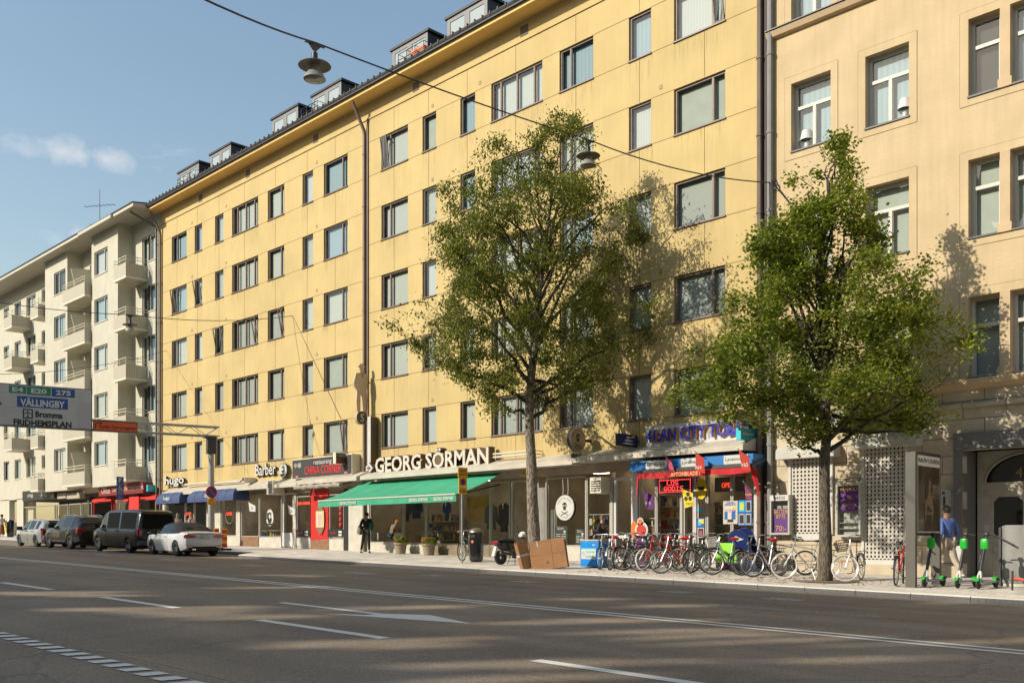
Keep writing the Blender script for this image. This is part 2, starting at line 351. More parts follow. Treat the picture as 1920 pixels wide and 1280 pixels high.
g.add([(-12.3, 9.0, z(-12.3)+.004), (-12.9, 8.62, z(-12.9)+.004), (-10.3, 9.4, z(-10.3)+.004), (-11.7, 9.8, z(-11.7)+.004), (-12.3, 9.36, z(-12.3)+.004)], [(0,1,2,3,4)])
struct('turn_arrow', g, M_paint)
g = MB()
for a, b in ((-16.7, -13.6), (-10.4, -7.1), (-23.5, -20.2), (-30, -27), (-4, -1)): strip(g, a, b, 15.33, 15.41)
for a in range(-90, -18, 6): strip(g, a, a + 1.4, 16.6, 17.1, .005)
for a in (-21.5, -17.9, -13.2, -10.6): strip(g, a, a + .8, 17.5, 18.1, .005)
struct('faded_lane_marks', g, M_paintw)
g = MB()
def seal(pts, wd=.012):
    for (xa, ya), (xb, yb) in zip(pts[:-1], pts[1:]):
        Ln = math.hypot(xb-xa, yb-ya); nx, ny = -(yb-ya)/Ln*wd, (xb-xa)/Ln*wd
        g.quad((xa-nx, ya-ny, zroad(xa)+.003), (xb-nx, yb-ny, zroad(xb)+.003), (xb+nx, yb+ny, zroad(xb)+.003), (xa+nx, ya+ny, zroad(xa)+.003))
def GP(px, py):
    k = (px - 960) / CF; dx = -CC + k * CS; dy = CS + k * CC; dz = (CH - py) / CF; t = -ZC / (dz + GR * dx); return (t * dx, t * dy)
seal([GP(*p) for p in ((187,1217),(330,1250),(472,1284))]); seal([GP(*p) for p in ((0,1235),(130,1220),(300,1223),(470,1193),(560,1190))])
seal([GP(*p) for p in ((505,1189),(560,1192),(760,1222),(960,1258),(1075,1290))]); seal([GP(*p) for p in ((1780,1020),(960,1258))][1:] + [GP(1200, 1290)])
struct('road_seam', g, M_seal)
# far kerb side behind the camera
g = MB(); g.box(-220, 60, -34, -1.6, -2, -1.99); g.v = [(x, y, zroad(x) + (.12 if zz > -1.995 else -.2)) for x, y, zz in g.v]; struct('near_pavement', g, M_pave)

# ------------------------------------------------------------------ facade helpers
def wall(mb, x0, x1, z0, z1, Y, holes, depth=.24, mi=0, mr=None):
    xs = sorted({x0, x1, *[h[0] for h in holes], *[h[1] for h in holes]}); zs = sorted({z0, z1, *[h[2] for h in holes], *[h[3] for h in holes]})
    xs = [x for x in xs if x0 - 1e-6 <= x <= x1 + 1e-6]; zs = [z for z in zs if z0 - 1e-6 <= z <= z1 + 1e-6]
    for j in range(len(zs) - 1):
        zc = (zs[j] + zs[j+1]) / 2; st = None
        for i in range(len(xs)):
            inh = True
            if i < len(xs) - 1:
                xc = (xs[i] + xs[i+1]) / 2; inh = any(h[0] < xc < h[1] and h[2] < zc < h[3] for h in holes)
            if not inh and st is None: st = xs[i]
            if inh and st is not None: mb.quad((st, Y, zs[j]), (xs[i], Y, zs[j]), (xs[i], Y, zs[j+1]), (st, Y, zs[j+1]), mi); st = None
    mr = mi if mr is None else mr
    for a, b, c, d in holes:
        y2 = Y + depth
        mb.quad((a, Y, c), (a, y2, c), (a, y2, d), (a, Y, d), mr); mb.quad((b, Y, c), (b, Y, d), (b, y2, d), (b, y2, c), mr)
        mb.quad((a, Y, d), (a, y2, d), (b, y2, d), (b, Y, d), mr); mb.quad((a, Y, c), (b, Y, c), (b, y2, c), (a, y2, c), mr)
CURT = {'w': wavemat('white_curtain', (.50,.50,.49), (.44,.445,.44), 'X', 9, sharp=(.1,.9)), 'g': wavemat('grey_blind', (.42,.42,.385), (.50,.50,.46), 'X', 14, sharp=(.2,.8)),
        'b': wavemat('sky_reflection_tint', (.26,.34,.40), (.31,.39,.45), 'X', 6, sharp=(.1,.9)), 's': wavemat('slatted_blind', (.30,.30,.28), (.45,.45,.42), 'Z', 22, sharp=(.3,.7)),  # b carries the sky reflection of the panes as its own colour
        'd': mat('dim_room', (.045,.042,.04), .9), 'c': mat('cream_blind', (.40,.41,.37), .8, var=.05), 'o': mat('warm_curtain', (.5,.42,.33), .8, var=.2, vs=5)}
def window(bld, x0, x1, z0, z1, Y, mull=(), trans=None, depth=.1, fw=.065, fm=None, kind='w', sill=True, sillm=None, lower_only=False, glass=None):
    fm = fm or M_brownm; f = MB(); ya, yb = Y + depth - .03, Y + depth + .05
    f.box(x0, x0 + fw, ya, yb, z0, z1); f.box(x1 - fw, x1, ya, yb, z0, z1); f.box(x0 + fw, x1 - fw, ya, yb, z1 - fw, z1); f.box(x0 + fw, x1 - fw, ya, yb, z0, z0 + fw)
    xs = [x0 + fw]; mm = []
    for t in mull: mm.append(x0 + (x1 - x0) * t)
    zt = z0 + (z1 - z0) * trans if trans else None
    ztop = zt if (zt and lower_only) else z1 - fw
    for x in mm: f.box(x - fw * .5, x + fw * .5, ya + .004, yb, z0 + fw, ztop)
    if zt:
        segs = [x0 + fw] + ([] if lower_only else sum([[x - fw*.5, x + fw*.5] for x in mm], [])) + [x1 - fw]
        for a, b in zip(segs[0::2], segs[1::2]): f.box(a, b, ya + .002, yb, zt, zt + fw * 1.1)
    # inner sash beads
    cs = [x0 + fw] + sum([[x - fw*.5, x + fw*.5] for x in mm], []) + [x1 - fw]
    for a, b in zip(cs[0::2], cs[1::2]):
        f.box(a, a + .02, ya + .03, yb - .004, z0 + fw, ztop); f.box(b - .02, b, ya + .03, yb - .004, z0 + fw, ztop)
    fo = f.build('window', fm, bld, world=True)
    p = MB(); yp = Y + depth + .02; p.quad((x0 + fw*.6, yp, z0 + fw*.6), (x1 - fw*.6, yp, z0 + fw*.6), (x1 - fw*.6, yp, z1 - fw*.6), (x0 + fw*.6, yp, z1 - fw*.6)); p.build('pane', glass or M_glass, fo, world=True)
    if sill:
        s_ = MB(); s_.box(x0 - .02, x1 + .02, Y - .05, Y + depth - .034, z0 - .025, z0 + .02); s_.build('sill', sillm or M_brownm, fo, world=True)
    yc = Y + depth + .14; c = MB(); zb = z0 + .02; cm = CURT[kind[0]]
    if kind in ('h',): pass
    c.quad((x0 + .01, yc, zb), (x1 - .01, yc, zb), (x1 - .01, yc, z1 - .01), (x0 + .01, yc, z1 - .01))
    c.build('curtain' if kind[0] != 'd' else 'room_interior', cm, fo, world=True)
    return fo

# ------------------------------------------------------------------ the yellow apartment building
YF = 25.9
M_yel = mat('yellow_stucco', (.55,.42,.185), .85, var=.075, vs=.7, streak=.05, bump=.15, bs=25, detail=9)
def panel_tone(m, sx, sz, amt):      # every cast panel of the facade weathered a little differently
    n = m.node_tree.nodes; l = m.node_tree.links; b = n['Principled BSDF']; src = b.inputs['Base Color'].links[0].from_socket
    t = n.new('ShaderNodeTexCoord'); v = n.new('ShaderNodeVectorMath'); v.operation = 'SNAP'; v.inputs[1].default_value = (sx, 50, sz); l.new(t.outputs['Object'], v.inputs[0])
    wn = n.new('ShaderNodeTexWhiteNoise'); l.new(v.outputs[0], wn.inputs[0]); r_ = n.new('ShaderNodeMapRange'); r_.inputs[3].default_value = 1 - amt; r_.inputs[4].default_value = 1 + amt * .3; l.new(wn.outputs[0], r_.inputs[0])
    mu = n.new('ShaderNodeMix'); mu.data_type = 'RGBA'; mu.blend_type = 'MULTIPLY'; mu.inputs[0].default_value = 1; l.new(src, mu.inputs[6]); l.new(r_.outputs[0], mu.inputs[7]); l.new(mu.outputs[2], b.inputs['Base Color'])
panel_tone(M_yel, 2.62, 1.5, .05)
M_yeld = mat('yellow_eave_bounce', (.74,.50,.19), .8, var=.04, vs=1)  # brighter than the wall: warm bounce light put into the colour
M_joint = mat('panel_joint', (.22,.14,.06), .9)
M_roof = mat('black_roof_sheet', (.02,.021,.026), .55, var=.3, vs=2)
M_base = mat('pale_stone', (.5,.47,.4), .8, var=.12, vs=3, bump=.15)
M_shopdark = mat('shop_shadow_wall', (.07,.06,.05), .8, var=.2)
YX0, YX1 = -55.40, -15.62
yb = thing('apartment_building', 'long yellow rendered apartment building with five rows of brown framed windows above shops', 'building', (-35.5, YF, zp(-35.5, YF)))
cols = [(322,350,'n'),(365,379,'s'),(403,419,'s'),(435,484,'q'),(502,533,'v'),(567,587,'s'),(607,652,'v'),(715,765,'n'),(792,818,'s'),(863,891,'s'),(921,1017,'q'),(1049,1112.5,'n'),(1179,1221,'s'),(1263.6,1360,'v')]
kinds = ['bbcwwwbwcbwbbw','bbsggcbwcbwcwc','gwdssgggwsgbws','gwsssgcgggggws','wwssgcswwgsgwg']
MUL = {'n': (.3,), 's': (), 'q': (.17,.49,.82), 'v': (.74,)}
holes = []
SILLS = [17.35 - 3 * i for i in range(5)]
for r_, sz in enumerate(SILLS):
    for a, b, k in cols: holes.append((FX(a, YF), FX(b, YF), sz, sz + 1.5))
wb = MB(); wall(wb, YX0, YX1, 4.3, 20.62, YF, holes, .1)
wb.quad((YX0, YF, 4.3), (YX0, YF + 12, 4.3), (YX0, YF + 12, 20.6), (YX0, YF, 20.6)); wb.quad((YX1, YF, 4.3), (YX1, YF + 12, 4.3), (YX1, YF + 12, 20.6), (YX1, YF, 20.6))
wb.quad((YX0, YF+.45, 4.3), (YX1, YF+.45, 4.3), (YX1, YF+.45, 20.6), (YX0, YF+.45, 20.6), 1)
wb.box(YX0, YX1, YF - .045, YF, 19.86, 19.92)
wb_wall = wb
for r_, sz in enumerate(SILLS):
    for ci, (a, b, k) in enumerate(cols):
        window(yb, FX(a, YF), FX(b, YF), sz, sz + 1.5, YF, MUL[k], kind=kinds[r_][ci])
jb = MB(); e = .011
xsj = sorted([(FX(a, YF), FX(b, YF)) for a, b, k in cols])
for sz in SILLS:
    for zz in (sz, sz + 1.5):
        st = YX0
        for a, b in xsj + [(YX1, YX1)]:
            jb.box(st, a, YF - .003, YF + .01, zz - e, zz + e); st = b
jx = [FX(p, YF) for p in (332, 370.6, 410.6, 458.4, 516.4, 576, 628.5, 739, 803.6, 876, 967, 1079.7, 1199, 1321)]
for i, sz in enumerate(SILLS + [SILLS[-1] - 3]):
    for x in jx:
        if i == 0: jb.box(x - .01, x + .01, YF - .004, YF + .01, sz + 1.52, 19.86)
        if i < 5: jb.box(x - .01, x + .01, YF - .004, YF + .01, sz - 1.48 if i < 4 else sz - .9, sz - .03)
wb_wall.add(jb.v, jb.f, 2)
def stainmat():           # rain streaks below the sheet metal sills, worn into the render
    m = mat('rain_streak_stain', (.30,.21,.09), .9); n = m.node_tree.nodes; l = m.node_tree.links; b = n['Principled BSDF']; out = n['Material Output']
    t = n.new('ShaderNodeTexCoord'); mp = n.new('ShaderNodeMapping'); mp.inputs['Scale'].default_value = (7, 1, .5); l.new(t.outputs['Object'], mp.inputs[0]); q = n.new('ShaderNodeTexNoise'); q.inputs['Scale'].default_value = 2.2; q.inputs['Detail'].default_value = 5; l.new(mp.outputs[0], q.inputs[0])
    r_ = n.new('ShaderNodeMapRange'); r_.inputs[1].default_value = .5; r_.inputs[2].default_value = .74; l.new(q.outputs[0], r_.inputs[0])
    sx = n.new('ShaderNodeSeparateXYZ'); l.new(t.outputs['Object'], sx.inputs[0]); a = n.new('ShaderNodeMath'); a.operation = 'MULTIPLY_ADD'; a.inputs[1].default_value = -1/3; a.inputs[2].default_value = (17.33 - yb.location.z) / 3; l.new(sx.outputs['Z'], a.inputs[0])
    fr = n.new('ShaderNodeMath'); fr.operation = 'FRACT'; l.new(a.outputs[0], fr.inputs[0]); fd = n.new('ShaderNodeMapRange'); fd.inputs[1].default_value = 0; fd.inputs[2].default_value = .32; fd.inputs[3].default_value = .34; fd.inputs[4].default_value = 0; l.new(fr.outputs[0], fd.inputs[0])
    mu = n.new('ShaderNodeMath'); mu.operation = 'MULTIPLY'; l.new(r_.outputs[0], mu.inputs[0]); l.new(fd.outputs[0], mu.inputs[1]); tr = n.new('ShaderNodeBsdfTransparent'); mx = n.new('ShaderNodeMixShader'); l.new(mu.outputs[0], mx.inputs[0]); l.new(tr.outputs[0], mx.inputs[1]); l.new(b.outputs[0], mx.inputs[2]); l.new(mx.outputs[0], out.inputs[0]); return m
for sz in SILLS:
    for a, b in xsj: wb_wall.quad((a - .08, YF - .0045, sz - 1.0), (b + .08, YF - .0045, sz - 1.0), (b + .08, YF - .0045, sz - .035), (a - .08, YF - .0045, sz - .035), 3)
wb_wall.build('wall', [M_yel, M_shopdark, M_joint, stainmat()], yb, world=True)
def open_sash(r_, c_, side, ang):
    a, b, k = cols[c_]; x0, x1, z0, z1 = FX(a, YF), FX(b, YF), SILLS[r_], SILLS[r_] + 1.5; W_ = x1 - x0
    if k in 'nq' and side < 0: x1 = x0 + W_ * (.3 if k == 'n' else .17)
    elif k in 'vq' and side > 0: x0 = x1 - W_ * (.26 if k == 'v' else .18)
    f = MB(); w_ = x1 - x0 - .12; p = MB()
    for u0, u1, v0, v1 in ((0, .05, 0, 1.36), (w_ - .05, w_, 0, 1.36), (.05, w_ - .05, 0, .05), (.05, w_ - .05, 1.31, 1.36)): f.box(u0, u1, -.02, .02, v0, v1)
    p.quad((.05, 0, .05), (w_ - .05, 0, .05), (w_ - .05, 0, 1.31), (.05, 0, 1.31)); M = Matrix.Translation((x0 + .06, YF + .06, z0 + .07)) @ Matrix.Rotation(R(ang), 4, 'X')
    f.xf(M); p.xf(M); o = f.build('open_sash', M_brownm, yb, world=True); p.build('pane', M_glass, o, world=True)
for a_ in ((1,0,-1,9),(1,1,0,10),(2,2,0,10),(2,3,1,11),(2,4,1,10),(4,6,1,9),(0,7,-1,8),(0,13,1,10),(3,8,0,7)): open_sash(*a_)
for p in (800/8+260, 1313/8+260, 594, 811, 900, 1239):
    for sz in SILLS: x = FX(p, YF); vb = MB(); vb.box(x - .06, x + .06, YF - .012, YF + .01, sz + 1.68, sz + 1.82); vb.build('wall_vent', mat('vent_grille', (.36,.26,.14), .8), yb, world=True)
for p in (376, 465, 592, 780, 983, 1199): x = FX(p, YF); vb = MB(); vb.box(x - .2, x + .2, YF - .014, YF + .01, 20.05, 20.42); vb.build('attic_vent', mat('attic_vent_grille', (.14,.11,.08), .8), yb, world=True)
ev = MB(); ev.prism([(YF - .75, 20.58), (YF - .75, 20.76), (YF + .4, 20.80), (YF + .4, 20.62)], YX0 - .3, YX1, 'x'); ev.build('eave', M_yeld, yb, world=True)
rf = MB(); rf.prism([(YF - .86, 20.72), (YF - .86, 20.84), (YF + .3, 21.0), (YF + 6, 21.5), (YF + 12, 21.0), (YF + 12, 20.6), (YF + .41, 20.6), (YF + .41, 20.81), (YF - .74, 20.765)], YX0 - .32, YX1, 'x')
rf_o = rf.build('roof', M_roof, yb, world=True)
gt = MB(); gt.tube([(YX0 - .3, YF - .84, 20.86), (YX1, YF - .84, 20.86)], .075, 6)
x = YX0
while x < YX1: gt.box(x, x + .05, YF - .93, YF - .6, 20.84, 20.97); x += .42
gt.build('gutter', mat('roof_gutter', (.06,.058,.055), .6, var=.4, vs=8), rf_o, world=True)
M_dormw = mat('dormer_grey', (.2,.2,.2), .6)
for pa, pb in ((336,374),(396,434),(512,560),(587,641),(737,803),(840,915)):
    xa, xb = FX(pa, YF + .7), FX(pb, YF + .7); y0 = YF + .7; d = MB()
    d.box(xa, xb, y0, y0 + 3.4, 20.9, 22.8, 0); d.box(xa - .12, xb + .12, y0 - .1, y0 + 3.5, 22.8, 22.9, 0)
    dm = d.build('dormer', M_roof, rf_o, world=True)
    f = MB(); ws = (xb - xa) / 2
    f.box(xa, xb, y0 - .04, y0 - .003, 22.62, 22.796); f.box(xa, xb, y0 - .04, y0 - .003, 21.0, 21.2)
    for x_, w_ in ((xa, .18), (xa + ws - .16, .32), (xb - .18, .18)): f.box(x_, x_ + w_, y0 - .04, y0 - .003, 21.2, 22.62)
    f.box(xa + .18, xa + ws - .16, y0 - .016, y0 - .003, 21.2, 22.62, 1); f.box(xa + ws + .16, xb - .18, y0 - .016, y0 - .003, 21.2, 22.62, 1)
    f.build('dormer_window', [M_dormw, mat('pale_window', (.36,.41,.42), .12, coat=.6)], rf_o, world=True)
for pa, pb, o_ in ((338,372,0),(570,600,0),(752,800,1)):
    rl = MB(); xa, xb = FX(pa, YF - .2), FX(pb, YF - .2); y = YF - .35
    for zz in (21.2, 21.45, 21.7): rl.tube([(xa, y, zz), (xb, y, zz)], .016, 5)
    for x_ in (xa, xa + (xb - xa) / 3, xa + (xb - xa) * .66, xb): rl.tube([(x_, y, 20.85), (x_, y, 21.7)], .016, 5); rl.tube([(x_, y, 21.7), (x_, y + .9, 21.7)], .014, 5)
    rl.build('balcony_rail', M_black, rf_o, world=True)
    if o_:
        q = MB(); q.box(xb - .9, xb - .1, y + .05, y + .4, 21.25, 21.6); one(q, 'balcony_planter', mat('orange_plastic', (.75,.16,.04), .5), 'orange box hung on the roof dormer rail', 'planter')
def pipe(bld, px, Y, z0, z1, r, m, top=None, name='drainpipe', X=None):
    x = FX(px, Y) if X is None else X; p = MB(); pts = [(x, Y, z0), (x, Y, z1)]
    if top: pts += top
    p.tube(pts, r, 8)
    zz = z0 + 1.5
    while zz < z1: p.tube([(x, Y, zz - .03), (x, Y, zz + .03)], r * 1.25, 8); zz += 2.3
    return p.build(name, m, bld, smooth=True, world=True)
xpp = FX(683, YF - .1)
pipe(yb, 683, YF - .1, zp(-35), 19.2, .075, M_brownm, [(xpp, YF - .12, 19.4), (xpp - .05, YF - .68, 20.5)])
pipe(yb, 0, YF - .1, zp(-55), 19.2, .07, M_brownm, [(YX0 + .1, YF - .12, 19.4), (YX0 + .05, YF - .68, 20.5)], X=YX0 + .12)
cb = MB(); cb.box(xpp + .12, xpp + .2, YF - .06, YF - .001, 4.5, 19.9); cb.build('cable_duct', M_brownm, yb, world=True)

# ------------------------------------------------------------------ the pale building with balconies (left)
M_pale = mat('pale_stucco', (.53,.505,.405), .85, var=.05, vs=1.3, streak=.08, bump=.15, bs=25)
M_cream = wavemat('corrugated_sheet', (.48,.44,.34), (.40,.37,.28), 'XY', 7, .6, (.2,.8), bump=.3)
M_creamp = mat('cream_paint', (.66,.61,.48), .6)
M_winwht = mat('pale_window_frame', (.42,.4,.35), .5)
LB = thing('apartment_building', 'pale greenish apartment building with bays and corrugated balconies left of the yellow one', 'building', (-72, YF, zp(-72, YF)))
LX0, LX1 = -110.0, YX0 - .06
LS = [18.05 - 3 * i for i in range(5)]
BD = 24.97
bays = [(-63.25, -59.25), (-71.35, -67.3)]
hl = []; wl = []
def add(a, b, z0, z1, Y, mull=(), kind=None, door=False): wl.append((a, b, z0, z1, Y, mull, kind, door))
for sz in LS:
    add(-57.95, -57.05, sz - .95, sz + 1.56, YF, (), None, True); add(-57.05, -55.95, sz, sz + 1.56, YF)
    add(-65.9, -65.0, sz - .95, sz + 1.5, YF, (), None, True)
    add(-62.82, -60.76, sz, sz + 1.54, BD, (.7,)); add(-69.69, -67.62, sz, sz + 1.54, BD, (.4,))
    for a, b in ((-82.9, -81.65), (-80.4, -79.0), (-77.85, -75.9), (-74.7, -73.95), (-88, -86.2), (-91.6, -90.4), (-96, -94.5), (-100, -98.5)): add(a, b, sz + (.5 if b - a < 1 else 0.0), sz + 1.5, YF, (.5,) if b - a > 1.5 else ())
wbm = MB(); wall(wbm, LX0, LX1, 4.5, 20.9, YF, [(a, b, c, d) for a, b, c, d, Y, *_ in wl if Y == YF], .12)
wbm.quad((LX0, YF+.5, 4.4), (LX1, YF+.5, 4.4), (LX1, YF+.5, 20.8), (LX0, YF+.5, 20.8)); wbm.quad((LX1, YF, 4.4), (LX1, YF + 10, 4.4), (LX1, YF + 10, 20.8), (LX1, YF, 20.8))
for a, b in bays:
    wall(wbm, a, b, 4.75, 20.7, BD, [(p, q, c, d) for p, q, c, d, Y, *_ in wl if Y == BD and a < p < b], .12)
    wbm.quad((a, BD, 4.75), (a, YF, 4.75), (a, YF, 20.7), (a, BD, 20.7)); wbm.quad((b, BD, 4.75), (b, YF, 4.75), (b, YF, 20.7), (b, BD, 20.7)); wbm.quad((a, BD, 4.75), (b, BD, 4.75), (b, YF, 4.75), (a, YF, 4.75))
    wbm.quad((a+.02, BD+.5, 4.76), (b-.02, BD+.5, 4.76), (b-.02, BD+.5, 20.6), (a+.02, BD+.5, 20.6))
wbm.build('wall', M_pale, LB, world=True)
rk = random.Random(5)
for a, b, z0, z1, Y, mull, kind, door in wl:
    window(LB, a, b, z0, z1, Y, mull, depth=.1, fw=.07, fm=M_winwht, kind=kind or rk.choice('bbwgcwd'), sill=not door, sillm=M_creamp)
rf = MB(); rf.prism([(24.25, 20.62), (24.25, 20.8), (YF + 5, 21.8), (YF + 9.9, 21.0), (YF + 9.9, 20.62)], LX0, LX1, 'x'); rf.prism([(24.1, 20.55), (24.1, 20.74), (24.24, 20.8), (24.24, 20.55)], bays[0][0], bays[0][1] + 1.0, 'x')
ro = rf.build('roof', mat('pale_soffit', (.5,.46,.38), .7), LB, world=True)
rt = MB(); rt.prism([(24.2, 20.815), (24.2, 20.87), (YF + 5, 21.9), (YF + 9.8, 21.1), (YF + 9.8, 21.02), (YF + 5, 21.82)], LX0, LX1 - .01, 'x'); rt.build('roof_sheet', M_roof, ro, world=True)
def balcony(bx0, bx1, z, slit=False, junk=None):
    Y0 = 24.55; b = MB(); zt = z - .35
    b.box(bx0, bx1, Y0, YF - .002, z - 1.17, z - 1.05, 1)
    for x_, x2, ya, yb_ in ((bx0, bx1, Y0, Y0 + .04), (bx1 - .04, bx1, Y0 + .04, YF - .005), (bx0, bx0 + .04, Y0 + .04, YF - .005)): b.box(x_, x2, ya, yb_, z - 1.05, z - .27, 0)
    o = b.build('balcony', [M_cream, M_creamp], LB, world=True)
    r_ = MB()
    for zz in (z - .05, z + .12): r_.tube([(bx0 + .02, YF - .02, zz), (bx0 + .02, Y0 + .02, zz), (bx1 - .02, Y0 + .02, zz), (bx1 - .02, YF - .02, zz)], .022, 5)
    for x_, y_ in ((bx0+.02, Y0+.02), ((bx0+bx1)/2, Y0+.02), (bx1-.02, Y0+.02), (bx1-.02, Y0+.7), (bx0+.02, Y0+.7)): r_.tube([(x_, y_, z - .27), (x_, y_, z + .12)], .018, 5)
    r_.build('rail', M_creamp, o, world=True)
for i, sz in enumerate(LS):
    balcony(-58.87, -57.13, sz); balcony(-67.0, -63.3, sz)
    p = MB(); p.prism([(24.95, sz - 1.0), (24.85, sz + .1), (24.6, sz + 1.05), (25.0, sz + 1.15), (YF - .01, sz + 1.2), (YF - .01, sz - 1.0)], -65.75, -65.7, 'x'); p.build('balcony_screen', M_creamp, LB, world=True)
    balcony(-78.57, -76.82, sz + .1) if i < 4 else None; balcony(-72.97, -71.5, sz - .1 if i else sz)
    balcony(-92, -90, sz + .1)
pipe(LB, 0, YF - .12, zp(-56), 19.6, .07, mat('verdigris_pipe', (.12,.13,.1), .6, var=.3, vs=5), [(-55.75, YF - .15, 19.8), (-56.2, YF - 1.5, 20.5)], X=-55.75)
# ground floor of the pale building
gf = MB()
def gz(x): return zp(x, YF)
gf.box(-110, -81.6, YF, YF + .4, 0, 4.55); gf.box(-81.6, -79.9, YF + 1.2, YF + 1.4, 0, 4.5); gf.box(-79.9, -78.5, YF, YF + .3, 0, 4.55)
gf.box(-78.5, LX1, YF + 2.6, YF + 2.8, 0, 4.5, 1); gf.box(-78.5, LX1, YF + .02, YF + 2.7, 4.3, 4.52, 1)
for x_ in (-66.4, -59.1): gf.box(x_, x_ + .35, YF + .02, YF + .4, 0, 4.3, 1)
gf.build('ground_floor_wall', [M_pale, M_shopdark], LB, world=True)

# ------------------------------------------------------------------ the peach stone building (right)
M_peach = mat('peach_stucco', (.55,.425,.25), .9, var=.08, vs=.9, streak=.08, bump=.4, bs=14, detail=8)
M_surr = mat('peach_surround', (.52,.39,.24), .9, var=.06, vs=2, bump=.2)
def ashlar():
    m = mat('ashlar_stone', (.5,.42,.3), .9); n = m.node_tree.nodes; l = m.node_tree.links; b = n['Principled BSDF']
    t = n.new('ShaderNodeTexCoord'); mp = n.new('ShaderNodeMapping'); mp.inputs['Rotation'].default_value = (R(90), 0, 0); l.new(t.outputs['Object'], mp.inputs[0])
    br = n.new('ShaderNodeTexBrick'); br.inputs['Scale'].default_value = 1; br.inputs['Brick Width'].default_value = 1.05; br.inputs['Row Height'].default_value = .46; br.inputs['Mortar Size'].default_value = .012
    br.inputs['Color1'].default_value = (.56,.47,.34,1); br.inputs['Color2'].default_value = (.5,.42,.31,1); br.inputs['Mortar'].default_value = (.22,.17,.12,1); l.new(mp.outputs[0], br.inputs[0])
    q = n.new('ShaderNodeTexNoise'); q.inputs['Scale'].default_value = 2.2; q.inputs['Detail'].default_value = 9; l.new(t.outputs['Object'], q.inputs[0])
    r_ = n.new('ShaderNodeMapRange'); r_.inputs[1].default_value = .35; r_.inputs[2].default_value = .7; r_.inputs[3].default_value = .82; r_.inputs[4].default_value = 1.08; l.new(q.outputs[0], r_.inputs[0])
    mi = n.new('ShaderNodeMix'); mi.data_type = 'RGBA'; mi.blend_type = 'MULTIPLY'; mi.inputs[0].default_value = 1; l.new(br.outputs[0], mi.inputs[6]); l.new(r_.outputs[0], mi.inputs[7]); l.new(mi.outputs[2], b.inputs['Base Color'])
    bp = n.new('ShaderNodeBump'); bp.inputs['Strength'].default_value = .6; bp.inputs['Distance'].default_value = .02; bp.invert = True; l.new(br.outputs['Fac'], bp.inputs['Height']); l.new(bp.outputs[0], b.inputs['Normal'])
    return m
M_ash = ashlar()
M_granite = mat('dark_granite', (.17,.16,.15), .6, var=.35, vs=60)
M_dooroak = mat('grey_brown_door_paint', (.46,.41,.33), .55, var=.12, vs=4)
RB = thing('apartment_building', 'old peach stucco building on a pale stone base with deep pale framed windows', 'building', (-5, YF, zp(-5, YF)))
RX0, RX1 = -15.32, 9.0
M_wf = mat('cream_window_frame', (.52,.49,.42), .5)
rc = [(-14.58,-13.35,2), (-12.33,-11.12,2), (-9.59,-8.83,1), (-8.58,-7.82,1), (-5.6,-4.4,2), (-3.2,-2.0,2), (.0,1.2,2)]
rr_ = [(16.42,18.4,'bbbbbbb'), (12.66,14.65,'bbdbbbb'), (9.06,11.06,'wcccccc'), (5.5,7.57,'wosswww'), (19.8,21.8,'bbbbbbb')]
hs = [(a, b, z0, z1) for z0, z1, k in rr_ for a, b, t in rc]
wm = MB(); wall(wm, RX0, RX1, 5.3, 24, YF, hs, .3, mr=1)
wm.quad((RX0, YF, 5.3), (RX0, YF + 12, 5.3), (RX0, YF + 12, 24), (RX0, YF, 24)); wm.quad((RX1, YF, -1), (RX1, YF + 12, -1), (RX1, YF + 12, 24), (RX1, YF, 24))
wm.quad((RX0, YF + .8, 5.3), (RX1, YF + .8, 5.3), (RX1, YF + .8, 24), (RX0, YF + .8, 24), 2); wm.quad((RX0, YF, 24), (RX1, YF, 24), (RX1, YF + 12, 24), (RX0, YF + 12, 24))
wm.build('wall', [M_peach, M_surr, M_shopdark], RB, world=True)
M_sillr = mat('dark_sill_metal', (.06,.06,.06), .5)
for z0, z1, kk in rr_:
    for (a, b, t), k in zip(rc, kk):
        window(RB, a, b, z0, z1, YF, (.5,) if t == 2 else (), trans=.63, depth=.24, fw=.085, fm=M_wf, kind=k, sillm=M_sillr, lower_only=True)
    grp = [(-14.58,-13.35), (-12.33,-11.12), (-9.59,-7.82), (-5.6,-4.4), (-3.2,-2.0), (.0,1.2)]
    for a, b in grp:
        s_ = MB(); e = .21; y0 = YF - .012; y1 = YF + .02
        s_.box(a - e, a - .001, y0, y1, z0 - e, z1 + e); s_.box(b + .001, b + e, y0, y1, z0 - e, z1 + e); s_.box(a, b, y0, y1, z1 + .001, z1 + e); s_.box(a, b, y0, y1, z0 - e, z0 - .03)
        for x_, x2, za, zb in ((a-e-.012, a-e, z0-e, z1+e), (b+e, b+e+.012, z0-e, z1+e), (a-e, b+e, z1+e, z1+e+.012), (a-e, b+e, z0-e-.012, z0-e)): s_.box(x_, x2, YF - .004, y1, za, zb, 1)
        s_.build('window_surround', [M_peach, M_joint], RB, world=True)
    s_ = MB(); s_.box(-8.825, -8.585, YF - .03, YF + .24, z0, z1); s_.box(-8.87, -8.54, YF - .06, YF + .2, z0 - .02, z0 + .2); s_.build('mullion_pier', M_surr, RB, world=True)
c_ = MB(); c_.prism([(YF - .2, 16.31), (YF - .14, 16.17), (YF + .01, 16.13), (YF + .01, 16.40), (YF - .18, 16.36)], RX0, RX1, 'x'); c_.build('ledge', M_surr, RB, world=True)
c_ = MB(); c_.prism([(YF - .24, 16.34), (YF - .24, 16.372), (YF + .0, 16.415), (YF + .0, 16.402)], RX0, RX1, 'x'); c_.build('ledge_sheet', M_sillr, RB, world=True)
